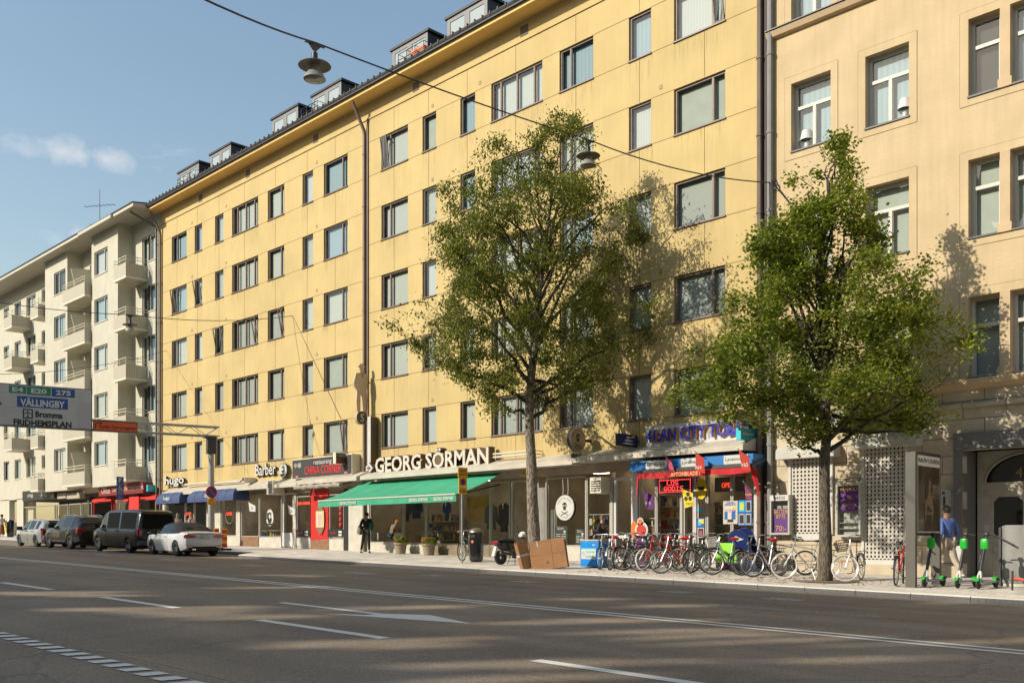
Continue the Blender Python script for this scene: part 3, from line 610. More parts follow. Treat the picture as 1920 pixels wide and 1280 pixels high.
c_ = MB(); c_.prism([(YF - .26, 5.43), (YF - .22, 5.32), (YF - .1, 5.24), (YF + .01, 5.2), (YF + .01, 5.49), (YF - .26, 5.46)], RX0, RX1, 'x'); c_.build('base_cornice', M_surr, RB, world=True)
gh = [(-14.56, -13.33, 1.38, 3.95), (-12.34, -11.2, .8, 3.95), (-9.73, -7.0, -1, 3.68)]
wm = MB(); wall(wm, RX0, RX1, -1.2, 5.22, YF, gh, .28)
wm.box(RX0, RX1, YF - .09, YF - .002, 4.76, 4.86)
wm.box(RX0, -9.8, YF - .1, YF - .002, -1, .72)
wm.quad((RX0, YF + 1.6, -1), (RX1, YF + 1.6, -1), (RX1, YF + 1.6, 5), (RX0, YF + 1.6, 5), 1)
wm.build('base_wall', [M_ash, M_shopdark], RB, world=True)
c_ = MB(); c_.box(-9.95, -6.8, YF - .06, YF + .02, 3.69, 4.12); c_.box(-9.95, -9.74, YF - .04, YF + .9, -1, 3.685); c_.build('door_surround', M_granite, RB, world=True)
# entrance 43
ed = MB(); yd = YF + .9
ed.box(-9.7, -7.0, yd, yd + .08, 2.72, 2.88); ed.box(-9.7, -9.58, yd, yd + .08, 0, 2.72); 
ed.box(-9.58, -7.0, yd + .12, yd + .16, 2.86, 3.68, 1)
cxm, rad = -8.38, 1.12
arc = [(cxm + rad * math.cos(a), 2.88 + .74 * math.sin(a)) for a in [math.pi * i / 24 for i in range(25)]]
for (x0, z0), (x1, z1) in zip(arc[:-1], arc[1:]): ed.add([(x0, yd, z0), (x1, yd, z1), (x1, yd, 3.69), (x0, yd, 3.69)], [(0,1,2,3)])
ed.tube([(x, yd - .01, z) for x, z in arc], .03, 6)
ed.quad((-9.7, yd, 2.88), (cxm - rad, yd, 2.88), (cxm - rad, yd, 3.69), (-9.7, yd, 3.69))
eo = ed.build('entrance_frame', [M_dooroak, mat('dark_fanlight', (.03,.025,.02), .15, coat=.5)], RB, world=True)
text('43', .26, mat('gilt_numerals', (.35,.27,.1), .5), eo, faceY(-8.62, yd + .1, 3.12), world=True)
q = MB(); q.lathe([(0, .0), (.12, -.03), (.16, -.1), (.12, -.17), (0, -.2)], (-7.98, yd - .02, 3.3), axis='y'); q.build('globe_lamp', mat('amber_glass', (.6,.28,.06), .3, emit=(1,.45,.1), es=.25), eo, smooth=True, world=True)
for xa, xb in ((-9.58, -8.31), (-8.28, -7.02)):
    d = MB(); zb = zp(-9, YF) - .02
    d.box(xa, xb, yd + .02, yd + .07, zb, 1.45); d.box(xa, xa + .28, yd + .02, yd + .07, 1.45, 2.5); d.box(xb - .28, xb, yd + .02, yd + .07, 1.45, 2.5); d.box(xa, xb, yd + .02, yd + .07, 2.5, 2.72)
    for s_ in (-1, 1):   # cut corners of the light
        cx_ = xa + .28 if s_ < 0 else xb - .28
        d.prism([(cx_, 2.5), (cx_, 2.38), (cx_ - s_ * .12, 2.5)], yd + .021, yd + .069); d.prism([(cx_, 1.45), (cx_, 1.57), (cx_ - s_ * .12, 1.45)], yd + .021, yd + .069)
    d.box(xa + .2, xb - .2, yd - .01, yd + .019, 1.36, 1.44); d.bbox(xa + .26, xb - .26, yd - .0, yd + .019, 1.05, 1.26, .015)
    d.bbox(xa + .26, xb - .26, yd + .0, yd + .018, .35, .98, .015)
    for k in range(-1, 2):
        d.tube([(xa + .3, yd - .005, .42 + .25 * (k + 1)), (xb - .3, yd - .005, .62 + .12 * (k + 1))], .012, 4); d.tube([(xb - .3, yd - .005, .42 + .25 * (k + 1)), (xa + .3, yd - .005, .62 + .12 * (k + 1))], .012, 4)
    for x_ in (xa + .14, xb - .14): d.lathe([(0, -.03), (.05, -.02), (.055, 0)], (x_, yd + .02, 2.6), axis='y', n=12)
    do = d.build('entrance_door', M_dooroak, RB, world=True)
    p = MB(); p.quad((xa + .28, yd + .05, 1.45), (xb - .28, yd + .05, 1.45), (xb - .28, yd + .05, 2.5), (xa + .28, yd + .05, 2.5)); p.build('door_pane', mat('dark_door_glass', (.015,.015,.015), .08, coat=1), do, world=True)
q = MB(); q.box(-9.53, -9.42, yd + .005, yd + .018, 1.6, 1.78); q.build('notice', M_white, RB, world=True)
M_lsh = mat('white_lamp_shade', (.6,.6,.58), .6)
for X_, zb_, lb in ((-14.27, 12.72, 'left'), (-11.37, 12.72, 'right')):
    t = thing('table_lamp', 'white table lamp on the sill of the ' + ('left' if lb == 'left' else 'second') + ' upper window of the peach building', 'lamp', (X_, YF + .33, zb_)); q = MB(); q.lathe([(0,0),(.09,.0),(.09,.03),(.04,.08),(.07,.2),(.03,.32),(0,.33)], n=14); q.build('foot', M_lsh, t, smooth=True); q = MB(); q.lathe([(.2,.3),(.13,.58),(0,.58)], n=18); q.build('lamp_shade', M_lsh, t, smooth=True)
# perforated shutters
M_shut = mat('perforated_shutter', (.5,.47,.42), .6)
def shutter(x0, x1, z0, z1):
    s_ = MB(); Y = YF - .03; p = .108; nx = int((x1 - x0 - .06) / p); nz = int((z1 - z0) / p); px_ = (x1 - x0 - .06) / nx; pz = (z1 - z0) / nz
    for i in range(nx + 1): x = x0 + .03 + i * px_; s_.box(x - .03, x + .03, Y - .01, Y + .01, z0, z1)
    for j in range(nz + 1):
        z = z0 + j * pz
        for i in range(nx): x = x0 + .03 + i * px_; s_.box(x + .0301, x + px_ - .0301, Y - .009, Y + .009, z - .026, z + .026)
    o = s_.build('roller_shutter', M_shut, RB, world=True)
    g_ = MB(); g_.box(x0 - .07, x0, Y - .05, Y + .03, z0 - .05, z1 + .05); g_.box(x1, x1 + .07, Y - .05, Y + .03, z0 - .05, z1 + .05); g_.box(x0, x1, Y - .03, Y + .03, z0 - .22, z0 - .03); g_.build('shutter_guide', M_white, o, world=True)
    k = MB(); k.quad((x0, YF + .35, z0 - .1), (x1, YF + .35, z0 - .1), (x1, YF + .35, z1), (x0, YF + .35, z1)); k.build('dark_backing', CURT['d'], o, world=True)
shutter(-14.56, -13.33, 1.6, 3.75); shutter(-12.34, -11.2, .88, 3.9)
for a, b, z0, z1 in ((-14.85, -13.05, 3.72, 4.08), (-12.55, -10.75, 3.88, 4.24)):
    s_ = MB(); s_.prism([(YF - .42, z0), (YF - .42, z1 - .12), (YF - .3, z1), (YF, z1), (YF, z0)], a, b, 'x'); s_.build('shutter_box', mat('shutter_box_grey', (.48,.47,.42), .55, var=.08), RB, world=True)
pipe(RB, 0, YF - .13, zp(-15), 25, .085, mat('grey_pipe', (.25,.24,.23), .5, var=.1), X=-15.2)
pipe(yb, 0, YF - .11, zp(-15.7), 21, .085, M_brownm, X=-15.56)
q = MB(); q.box(-15.5, -15.3, YF - .04, YF + .1, zp(-15), 24); q.build('joint_cover', mat('joint_cover_brown', (.05,.035,.03), .7), yb, world=True)

# display cabinets and sign of the watch shop
M_purple = mat('purple_poster', (.15,.035,.26), .5)
M_gold = mat('gold_lettering', (.8,.45,.08), .5)
def cabinet(px0, px1, py0, py1, label, top=None, lines=(), ph=(0, 1)):
    Y = YF - .28; x0, x1 = FX(px0, Y), FX(px1, Y); z1 = F(px0, py0, Y)[1]; z0 = F(px0, py1, Y)[1]
    t = thing('display_cabinet', label, 'display cabinet', ((x0 + x1) / 2, Y, z0)); W_ = x1 - x0; H = z1 - z0; w2 = W_ / 2
    f = MB(); f.box(-w2, w2, .2, .26, 0, H); f.box(-w2, -w2 + .05, 0, .2, 0, H); f.box(w2 - .05, w2, 0, .2, 0, H); f.box(-w2 + .05, w2 - .05, 0, .2, 0, .06); f.box(-w2 + .05, w2 - .05, 0, .2, H - .06, H); f.build('cabinet_frame', M_grey, t)
    p = MB(); p.quad((-w2 + .05, .01, .06), (w2 - .05, .01, .06), (w2 - .05, .01, H - .06), (-w2 + .05, .01, H - .06)); p.build('pane', M_shopglass, t)
    b = MB(); b.box(-w2 + .08, w2 - .08, .1, .12, ph[0] * H + .05, ph[1] * H - .05); bo = b.build('poster', M_purple, t)
    for s_, zz, hh, ww in lines: text(s_, hh, M_gold, t, faceY(0, .09, zz * H), .006, ww * W_)
    for zz in (.15, .26): 
        s2 = MB(); s2.box(-w2 + .06, w2 - .06, .06, .19, zz * H, zz * H + .012); s2.build('glass_shelf', M_white, t) if ph[0] > .3 else None
    if top:
        k = MB(); k.box(-w2 + .02, w2 - .02, -.02, -.003, H - .17, H - .01); k.build('header', M_white, t); text(top, .09, M_black, t, faceY(0, -.026, H - .09), .004, W_ * .55)
cabinet(1443, 1480, 928, 1002, 'small wall display case with purple battery change poster left of the narrow shutter', 'WATCH', (('BATTERI', .58, .12, .7), ('BYTE', .46, .12, .45), ('70:-', .16, .16, .55)), (0, .7))
cabinet(1567, 1613, 907, 1006, 'wall display case with purple repair poster between the two perforated shutters', None, (('REPARATION', .9, .13, .8), ('TILL', .74, .09, .22), ('RÄTT PRIS', .6, .09, .55)), (.46, 1))
cabinet(1764, 1776, 918, 990, 'slim wall display case partly hidden behind the advertising stand', 'WATCH', (), (0, .4))
Y = YF - .12; x0, x1 = FX(1553, Y), FX(1645, Y); zb, zt = F(1555, 808, Y)[1], F(1555, 770, Y)[1]
t = thing('shop_sign', 'white watch shop sign above the roller shutters behind the right tree', 'sign', ((x0 + x1) / 2, Y, zb))
q = MB(); q.bbox(-(x1 - x0) / 2, (x1 - x0) / 2, 0, .1, 0, zt - zb, .01); q.build('sign_board', M_white, t); text('Watch', .34, M_black, t, faceY(-.2, -.006, (zt - zb) * .45), .01, .95)

# ------------------------------------------------------------------ unseen shell added across the road to shade it, holes pass sun patches
ob = MB(); HB = 31.42; YO = -30.0
PATCH = [(1055,1160,1150,1176),(1215,1305,1170,1194),(1306,1392,1178,1202),(1412,1484,1186,1214),(955,1085,1222,1264),(730,800,1130,1146),(250,410,1133,1158),(90,185,1104,1122),(415,490,1148,1164),(655,800,1190,1222),(478,516,1096,1106),(1130,1176,1094,1103),(1262,1336,1127,1141),(1116,1166,1117,1127),(1840,1925,1180,1222),(925,1010,1252,1290),(560,640,1075,1082),(1560,1650,1225,1246)]
opn = []
for a, b, c, d in PATCH:
    P = [GP(x_, y_) for x_, y_ in ((a, (c+d)/2), (b, (c+d)/2), ((a+b)/2, c), ((a+b)/2, d))]; q_ = [(X_ - .45 * (Y_ - YO), zroad(X_) + .62 * (Y_ - YO)) for X_, Y_ in P]
    xm_, ym_ = GP((a+b)/2, (c+d)/2); dm_ = -CC*xm_ + CS*ym_; km_ = ((a+b)/2 - 960)/CF; wx_ = .72 * (b - a) / (CF/dm_*(CS + km_*CC)); xc_ = xm_ - .45 * (ym_ - YO); xs_ = (xc_ - wx_*.5, xc_ + wx_*.5); zs_ = sorted((q_[2][1], q_[3][1])); zh_ = zs_[1] - zs_[0] + .3; w3_ = wx_ / 3
    for k_ in range(3): j0, j1 = zh_ * .28 * math.sin(a * 1.3 + k_ * 2.1), zh_ * .28 * math.sin(b + k_ * 1.7); opn.append((xs_[0] + k_ * w3_, xs_[0] + (k_ + 1) * w3_, zs_[0] - .25 + j0, zs_[1] + .28 + j1))
wall(ob, -190, 60, -2, HB - 1.3, YO, opn, -.04); wall(ob, -190, 60, -2, HB - 1.3, YO - .04, opn, .001)
rs = random.Random(11); x = -190
while x < 60:                                   # uneven boxes with gaps along the top edge of the added shell
    wd = rs.uniform(4, 9); ob.box(x, x + wd, YO - 3, YO + .05, HB - 1.299, HB + rs.uniform(-.25, .55)); x += wd + rs.choice([.25, .5, 1.0])
oh = one(ob, 'apartment_building', mat('shade_shell_stucco', (.5,.42,.32), .9, var=.1), 'long unseen building shell added across the road to shade it, holes cut to pass sun patches', 'building')
# dark brick block behind the far left roofs
t = thing('brick_building', 'dark brick block with green copper slope behind the far left roofs', 'building', (-104, 44, 1))
q = MB(); q.box(-16, 5, 0, 12, 0, 29.6); q.build('wall', mat('dark_brick', (.06,.04,.035), .9, var=.2, vs=8), t)
q = MB(); q.box(-16.3, 5.3, -.3, 12.3, 29.6, 30.0); q.build('roof', M_roof, t)
q = MB(); q.prism([(-6, 23), (-.01, 27.8), (-.01, 23)], -16, 7, 'x'); q.build('copper_slope', mat('copper_roof', (.13,.2,.15), .7, var=.2, vs=3), t)

# ------------------------------------------------------------------ shop fronts of the yellow building
M_alu = mat('aluminium_frame', (.45,.43,.38), .4, .3)
M_redp = mat('red_panel', (.5,.015,.012), .5, var=.1)
M_wood = mat('wood_panel', (.22,.12,.06), .6, var=.25, vs=6)
def gzf(px): return zp(FX(px, YF), YF)
sb = MB(); Yg = YF + .06
sb.quad((YX0, YF + 2.8, 0), (YX1, YF + 2.8, 0), (YX1, YF + 2.8, 4.4), (YX0, YF + 2.8, 4.4))
sb.box(YX0, YX1, YF + .3, YF + 2.8, 3.86, 4.3)
sb.box(YX0, YX1, Yg + .02, Yg + .1, 3.7, 4.3)
for px in (451, 645, 692, 957, 1021, 1147, 1190, 1303, 1419): x = FX(px, YF); sb.box(x - .06, x + .06, YF + .16, YF + 2.8, zp(x) - .2, 3.86)
sb.build('shop_interior_wall', mat('shop_interior', (.42,.35,.27), .85, var=.2, vs=1.5), yb, world=True)
sb = MB(); strip(sb, YX0, YX1, YF + .02, YF + 2.8, .01, lambda x: zp(x, YF)); sb.build('shop_floor', mat('shop_floor', (.36,.3,.24), .4), yb, world=True)
def base(px0, px1, zt, m=M_base, name='bulkhead', y0=0):
    a, b = FX(px0, YF), FX(px1, YF); q = MB(); q.box(a, b, YF + y0, YF + .25, zp(a, YF) - .3, zt); q.build(name, m, yb, world=True)
def shopwin(px0, px1, zt=3.62, sill=None, fm=M_alu, name='shop_window', fw=.045, bm=M_base, mid=None):
    a, b = FX(px0, YF), FX(px1, YF); zs = sill if sill is not None else zp((a + b) / 2, YF) + .5
    f = MB(); f.box(a, a + fw, Yg - .04, Yg + .06, zs, zt); f.box(b - fw, b, Yg - .04, Yg + .06, zs, zt); f.box(a + fw, b - fw, Yg - .04, Yg + .06, zs, zs + fw); f.box(a + fw, b - fw, Yg - .04, Yg + .06, zt - fw, zt)
    if mid: f.box(a + fw, b - fw, Yg - .035, Yg + .055, mid, mid + fw)
    fo = f.build(name, fm, yb, world=True)
    p = MB(); p.quad((a + fw, Yg, zs + fw), (b - fw, Yg, zs + fw), (b - fw, Yg, zt - fw), (a + fw, Yg, zt - fw)); p.build('pane', M_shopglass, fo, world=True)
    if bm: base(px0, px1, zs - .004, bm)
    return a, b, zs
def pillar(px0, px1, m=M_base, zt=3.7, y0=-.02): base(px0, px1, zt, m, 'pillar', y0)
def flatpanel(px0, px1, z0, z1, m, name='panel', y=-.0, par=None, th=.03):
    Y = YF + y; a, b = FX(px0, Y), FX(px1, Y); q = MB(); q.box(a, b, Y - th, Y, z0, z1); return q.build(name, m, par or yb, world=True)
pillar(302.5, 309, M_pale); shopwin(310, 346, 3.9); shopwin(363, 387, 3.9); pillar(388, 414); pillar(443, 450.5)
shopwin(346, 362.5, 3.9); shopwin(415, 442.5, 3.9); shopwin(452, 485, 3.75, bm=M_wood); shopwin(486, 527, 3.75)
shopwin(529.5, 550, 3.7, sill=zp(-41.5, YF) + .05, fm=M_white, name='shop_door', bm=None, fw=.09); flatpanel(530, 549.6, zp(-41.5, YF) + .1, zp(-41.5, YF) + .75, M_white, y=.02); pillar(550.5, 555)
shopwin(556, 582, 3.5, bm=M_base); shopwin(617, 644, 3.5); flatpanel(582.5, 616.5, zp(-39, YF) + .45, 3.75, M_redp, 'red_panel', y=.05); base(582.5, 616.5, zp(-39, YF) + .44, M_wood)
pillar(645, 653.5, M_black); pillar(654, 681, M_base); pillar(686, 692.5, M_base)
for a, b in ((693, 755), (756, 797), (798, 862), (863, 918), (919, 955)): shopwin(a, b, 3.6, sill=zp(FX((a + b) / 2, YF), YF) + .42, bm=mat('brown_stone_bulkhead', (.2,.16,.11), .7, var=.15) if a > 760 else M_base)
shopwin(957, 990, 3.6, sill=zp(-26, YF) + .02, name='shop_door', bm=None); shopwin(991, 1009, 3.6, sill=zp(-25, YF) + .02, bm=None)
sl = MB(); a, b = FX(1010, YF), FX(1020.5, YF); x = a
while x < b: sl.box(x, x + .03, YF + .02, YF + .06, zp(a, YF), 3.3); x += .06
sl.build('slatted_gate', M_grey, yb, world=True)
shopwin(1022, 1098, 3.62, mid=None); shopwin(1099, 1144, 3.55); pillar(1145, 1149, M_alu, 3.7, -.01)
shopwin(1150, 1187, 3.5, sill=zp(-21, YF) + .04, fm=M_white, name='shop_door', bm=None, fw=.1, mid=1.45); pillar(1188, 1196, M_white, 3.7)
shopwin(1197, 1229, 3.62); shopwin(1230, 1276, 3.5, sill=zp(-19.5, YF) + .03, bm=None, name='shop_door'); pillar(1277, 1280, M_alu); shopwin(1281, 1300, 3.5, sill=zp(-18.5) + .05, bm=None, name='shop_door')
pillar(1301, 1306, mat('lavender_paint', (.5,.45,.52), .6, var=.15, vs=8)); shopwin(1307, 1324, 3.6); shopwin(1325, 1371, 3.6); shopwin(1372, 1415, 3.6); pillar(1416, 1422, M_white, 3.9, -.04)
# metal canopy over the shops
M_can = mat('canopy_sheet', (.50,.46,.38), .6, var=.12, vs=2, bump=.1)
for a, b, y0, z0 in ((303, 556, 25.25, 3.92), (557, 668, 25.15, 3.98), (675, 1072, 25.1, 3.98), (1073, 1420, 25.0, 4.02)):
    xa, xb = FX(a, y0), min(FX(b, y0), YX1 - .02); xa = max(xa, YX0 + .05); q = MB(); q.prism([(y0, z0), (y0, z0 + .16), (YF - .003, z0 + .46), (YF - .003, z0 + .02)], xa, xb, 'x'); q.build('canopy', M_can, yb, world=True)
for pa, pb, py in ((347, 404, 908), (404, 452, 905)):
    q = MB(); Y = 25.6; xa, z_ = F(pa, py, Y); xb = FX(pb, Y); q.tube([(xa, Y, z_ - .02), (xb, Y, z_ - .02)], .07, 8); one(q, 'awning_roller', M_can, 'rolled grey awning case above the blue dome awnings, ' + ('left' if pa < 400 else 'right') + ' one', 'awning', smooth=True)
def acunit(px, py, label, s=.45, Y=25.5):
    x, z = F(px, py, Y); t = thing('wall_unit', label, 'wall unit', (x, Y, z)); q = MB(); q.bbox(-s/2, s/2, -.3, .35, 0, s * 1.1, .015); q.build('casing', M_creamp, t); q = MB()
    for k in range(5): q.box(-s/2 + .05, s/2 - .05, -.315, -.302, .08 + k * .07 * s / .45, .11 + k * .07 * s / .45)
    q.build('grille', M_dark, t)
acunit(516, 927, 'cream air unit fixed above the barber window', .6); acunit(466, 905, 'small cream box on the wall right of the blue awnings', .25)
acunit(1127, 925, 'air conditioner unit hanging in the window beside the barred display', .5, 25.7)

# ------------------------------------------------------------------ pale building shops
for a, b, nm in ((43, 101, 'shop_window'), (104, 126, 'shop_window'), (128, 150, 'shop_window'), (152, 170, 'shop_window'), (174, 208, 'shop_window'), (212, 240, 'shop_window'), (244, 290, 'shop_window')):
    xa, xb = FX(a, YF), FX(b, YF); zs = zp((xa + xb) / 2, YF) + .35; f = MB()
    for u0, u1, v0, v1 in ((xa, xa + .06, zs, 3.9), (xb - .06, xb, zs, 3.9), (xa + .06, xb - .06, zs, zs + .06), (xa + .06, xb - .06, 3.84, 3.9)): f.box(u0, u1, YF + .05, YF + .13, v0, v1)
    f.box(xa, xb, YF + .04, YF + .2, zp(xa) - .1, zs - .004); fo = f.build(nm, M_redp if a > 172 else M_alu, LB, world=True)
    p = MB(); p.quad((xa + .06, YF + .09, zs), (xb - .06, YF + .09, zs), (xb - .06, YF + .09, 3.84), (xa + .06, YF + .09, 3.84)); p.build('pane', M_shopglass, fo, world=True)
    for k in range(3):
        q = MB(); rr = random.Random(a + k); u = xa + (xb - xa) * rr.uniform(.15, .8); q.box(u, u + .5, YF + .6, YF + .9, zs, zs + rr.uniform(.4, 1.2)); q.build('window_display', mat('display_%d' % ((a + k) % 4), [(.5,.03,.02), (.6,.58,.5), (.1,.09,.1), (.55,.3,.1)][(a + k) % 4], .7), fo, world=True)

# ------------------------------------------------------------------ street trees
from mathutils import noise as mnoise
def leafmat(name, c1, c2, c3):
    m = mat(name, c1, .55); n = m.node_tree.nodes; l = m.node_tree.links; b = n['Principled BSDF']; out = n['Material Output']; b.inputs['Specular IOR Level'].default_value = .35
    t = n.new('ShaderNodeTexCoord'); q = n.new('ShaderNodeTexNoise'); q.inputs['Scale'].default_value = 2.6; q.inputs['Detail'].default_value = 5; l.new(t.outputs['Object'], q.inputs[0])
    r_ = n.new('ShaderNodeValToRGB'); e = r_.color_ramp.elements; e[0].position = .3; e[0].color = (*c1, 1); e[1].position = .72; e[1].color = (*c3, 1); k = e.new(.5); k.color = (*c2, 1); l.new(q.outputs[0], r_.inputs[0]); l.new(r_.outputs[0], b.inputs['Base Color'])
    tr = n.new('ShaderNodeBsdfTranslucent'); hs_ = n.new('ShaderNodeHueSaturation'); hs_.inputs['Value'].default_value = 1.5; hs_.inputs['Saturation'].default_value = 1.1; l.new(r_.outputs[0], hs_.inputs['Color']); l.new(hs_.outputs[0], tr.inputs[0])
    mx = n.new('ShaderNodeMixShader'); mx.inputs[0].default_value = .35; l.new(b.outputs[0], mx.inputs[1]); l.new(tr.outputs[0], mx.inputs[2]); l.new(mx.outputs[0], out.inputs[0])
    return m
def bark(name, c1, c2):
    m = mat(name, c1, .9, var=.3, vs=5, bump=0); n = m.node_tree.nodes; l = m.node_tree.links; b = n['Principled BSDF']
    t = n.new('ShaderNodeTexCoord'); mp = n.new('ShaderNodeMapping'); mp.inputs['Scale'].default_value = (14, 14, 3); l.new(t.outputs['Object'], mp.inputs[0])
    v = n.new('ShaderNodeTexNoise'); v.inputs['Scale'].default_value = 2.4; v.inputs['Detail'].default_value = 6; l.new(mp.outputs[0], v.inputs[0])
    r_ = n.new('ShaderNodeValToRGB'); e = r_.color_ramp.elements; e[0].position = .42; e[0].color = (*c1, 1); e[1].position = .6; e[1].color = (*c2, 1); l.new(v.outputs[0], r_.inputs[0]); l.new(r_.outputs[0], b.inputs['Base Color'])
    bp = n.new('ShaderNodeBump'); bp.inputs['Strength'].default_value = .9; bp.inputs['Distance'].default_value = .04; l.new(v.outputs[0], bp.inputs['Height']); l.new(bp.outputs[0], b.inputs['Normal'])
    return m
def tree(label, bx, by, outline, leader, trunk_r, fork, ntw, nleaf, lsize, lw, droop, seed, lm, bm_, thr, nl=26, sprigs=()):
    rr = random.Random(seed); zb = zp(bx, by); rx, ry = CS, CC; fx, fy = -CC, CS      # lateral and depth directions
    d0 = -CC * bx + CS * by; r0 = CS * bx + CC * by
    prof = []
    for py, pl, pr in outline:
        z = ZC + (CH - py) / CF * d0 - zb; prof.append((z, (pl - 960) / CF * d0 - r0, (pr - 960) / CF * d0 - r0))
    prof.sort()
    def env(z):
        if z <= prof[0][0]: return prof[0][1:]
        for a, b in zip(prof[:-1], prof[1:]):
            if z <= b[0]:
                t = (z - a[0]) / (b[0] - a[0]); return (a[1] + (b[1] - a[1]) * t, a[2] + (b[2] - a[2]) * t)
        return prof[-1][1:]
    ld = [Vector((0, 0, 0))]
    for py, px in leader:
        z = ZC + (CH - py) / CF * d0 - zb; u = (px - 960) / CF * d0 - r0; w_ = rr.uniform(-.15, .15) * (z > 4); ld.append(Vector((u * rx + w_ * fx, u * ry + w_ * fy, z)))
    H = ld[-1].z
    def lp(z):
        for a, b in zip(ld[:-1], ld[1:]):
            if z <= b.z: t = (z - a.z) / max(1e-6, b.z - a.z); return a.lerp(b, max(0, t))
        return ld[-1].copy()
    T = thing('street_tree', label, 'tree', (bx, by, zb))
    tk = MB(); zs = [0, .12, .5, 1.2, 2, 3] ; z = 3.6
    while z < H * .97: zs.append(z); z += .7
    def rad(z): return trunk_r * (1.25 if z < .05 else 1.08 if z < .2 else max(.03, 1 - (z / H) ** 1.05 * .97)) * (1 + .05 * math.sin(z * 5))
    tk.tube([lp(z) + Vector((rr.uniform(-1, 1), rr.uniform(-1, 1), 0)) * (.02 if 0 < z < fork else .05) for z in zs], [rad(z) for z in zs], 12)
    tk.build('trunk', bm_, T, smooth=True)
    br = MB(); tips = []; nodes = []
    for i in range(nl):
        t = (i + rr.random()) / nl; z0 = fork + (H - fork) * (t ** 1.25) * .82
        ph = i * 2.399 + rr.uniform(-.3, .3); zt = min(H * .985, z0 + (1.2 + 3.2 * (1 - t)) * rr.uniform(.7, 1.1) + .3)
        if t < .25: zt = z0 + rr.uniform(-.3, 1.6)
        xl, xr = env(zt); cu, cv = math.cos(ph), math.sin(ph); c0 = (xl + xr) / 2; ru = (xr - xl) / 2 * .86; rd = (xr - xl) / 2 * .8
        p1 = Vector(((c0 + ru * cu) * rx + rd * cv * fx, (c0 + ru * cu) * ry + rd * cv * fy, zt)); p0 = lp(z0)
        m1 = p0.lerp(p1, .35) + Vector((0, 0, -.1 + .25 * (zt - z0))) ; m2 = p0.lerp(p1, .7) + Vector((0, 0, .22 * (zt - z0)))
        pts = [p0, m1, m2, p1]; sm = []
        for j in range(9):
            s_ = j / 8; a = (1-s_)**3; b = 3*s_*(1-s_)**2; c = 3*s_*s_*(1-s_); e = s_**3
            sm.append(pts[0]*a + pts[1]*b + pts[2]*c + pts[3]*e + Vector((rr.gauss(0, .05), rr.gauss(0, .05), rr.gauss(0, .04))) * (1 if j else 0))
        r1 = max(.02, rad(z0) * .5); br.tube(sm, [r1 * (1 - j / 9.0) + .007 for j in range(9)], 6); nodes += [(p, r1 * (1 - (j + 2) / 10) + .004) for j, p in enumerate(sm[2:])]
    nodes += [(lp(z), .02) for z in [fork + (H - fork) * k / 14 for k in range(6, 15)]]
    V = []; Fs = []
    cnt = 0; tries = 0
    zlo = prof[0][0]
    while cnt < ntw and tries < ntw * 40:
        tries += 1; z = rr.uniform(zlo, prof[-1][0]); xl, xr = env(z); mw = (xr - xl) / 2
        if rr.random() > (mw / 3.9) ** 1.4 + .04: continue
        s_ = rr.random() ** .42; a = rr.uniform(0, 2 * math.pi); c0 = (xl + xr) / 2
        jg = 1 + .62 * mnoise.noise(Vector((math.cos(a) * 1.6, math.sin(a) * 1.6, z * .8 + seed))); u = c0 + mw * s_ * jg * math.cos(a); v = mw * .86 * s_ * jg * math.sin(a)
        P = Vector((u * rx + v * fx, u * ry + v * fy, z))
        if mnoise.noise(P * .75 + Vector((seed, 0, 0))) < thr or mnoise.noise(P * 1.9 + Vector((0, seed, 5))) < thr - .12: continue
        nd, nr = min(nodes, key=lambda q: (q[0] - P).length_squared + (.6 if q[0].z > P.z else 0)); cnt += 1
        dv = P - nd
        if dv.length > 1.9: nd2 = P - dv.normalized() * 1.0; br.tube([nd, nd.lerp(nd2, .5) + Vector((0, 0, .08)), nd2], [.012, .009, .006], 4, caps=False); nd = nd2
        mid = nd.lerp(P, .5) + Vector((rr.gauss(0, .08), rr.gauss(0, .08), rr.uniform(0, .12))); br.tube([nd, mid, P], [.009, .006, .003], 3, caps=False)
        if cnt % 3 == 0 and len(nodes) < 700: nodes.append((P, .008))
        tips.append((nd, mid, P))
    for py, px, n_ in sprigs:                    # single shoots standing out of the crown
        z = ZC + (CH - py) / CF * d0 - zb; u = (px - 960) / CF * d0 - r0; P = Vector((u * rx, u * ry, z)); nd = min(nodes, key=lambda q: (q[0] - P).length)[0]; mid = nd.lerp(P, .55) + Vector((0, 0, .1)); br.tube([nd, mid, P], [.012, .007, .003], 4)
        for k in range(n_): tips.append((mid, mid.lerp(P, .5), P))
    for nd, mid, P in tips:
        ax = (P - mid); 
        for k in range(nleaf):
            t = rr.random(); q = (nd.lerp(mid, t * 2) if t < .5 else mid.lerp(P, t * 2 - 1)) if rr.random() < .75 else P
            sp = .09 + .09 * rr.random(); o = q + Vector((rr.gauss(0, sp), rr.gauss(0, sp), rr.gauss(0, sp * .75) - droop * .05))
            dr = Vector((rr.gauss(0, 1), rr.gauss(0, 1), rr.gauss(0, .55) - droop)).normalized(); sd = dr.cross(Vector((rr.gauss(0, .5), rr.gauss(0, .5), 1))).normalized()
            nrm = dr.cross(sd); s = lsize * rr.uniform(.65, 1.2); b = len(V); w_ = s * lw
            V += [tuple(o), tuple(o + dr * s * .5 + sd * w_ + nrm * s * .1), tuple(o + dr * s), tuple(o + dr * s * .5 - sd * w_ + nrm * s * .1)]; Fs += [(b, b+1, b+2), (b, b+2, b+3)]
    br.build('branches', mat('dark_twig_bark', (.055,.042,.03), .9, var=.3, vs=6), T, smooth=True)
    me = bpy.data.meshes.new('crown'); me.from_pydata(V, [], Fs); me.materials.append(lm); me.update(); o = bpy.data.objects.new('crown', me); COL.objects.link(o); o.parent = T
    return T
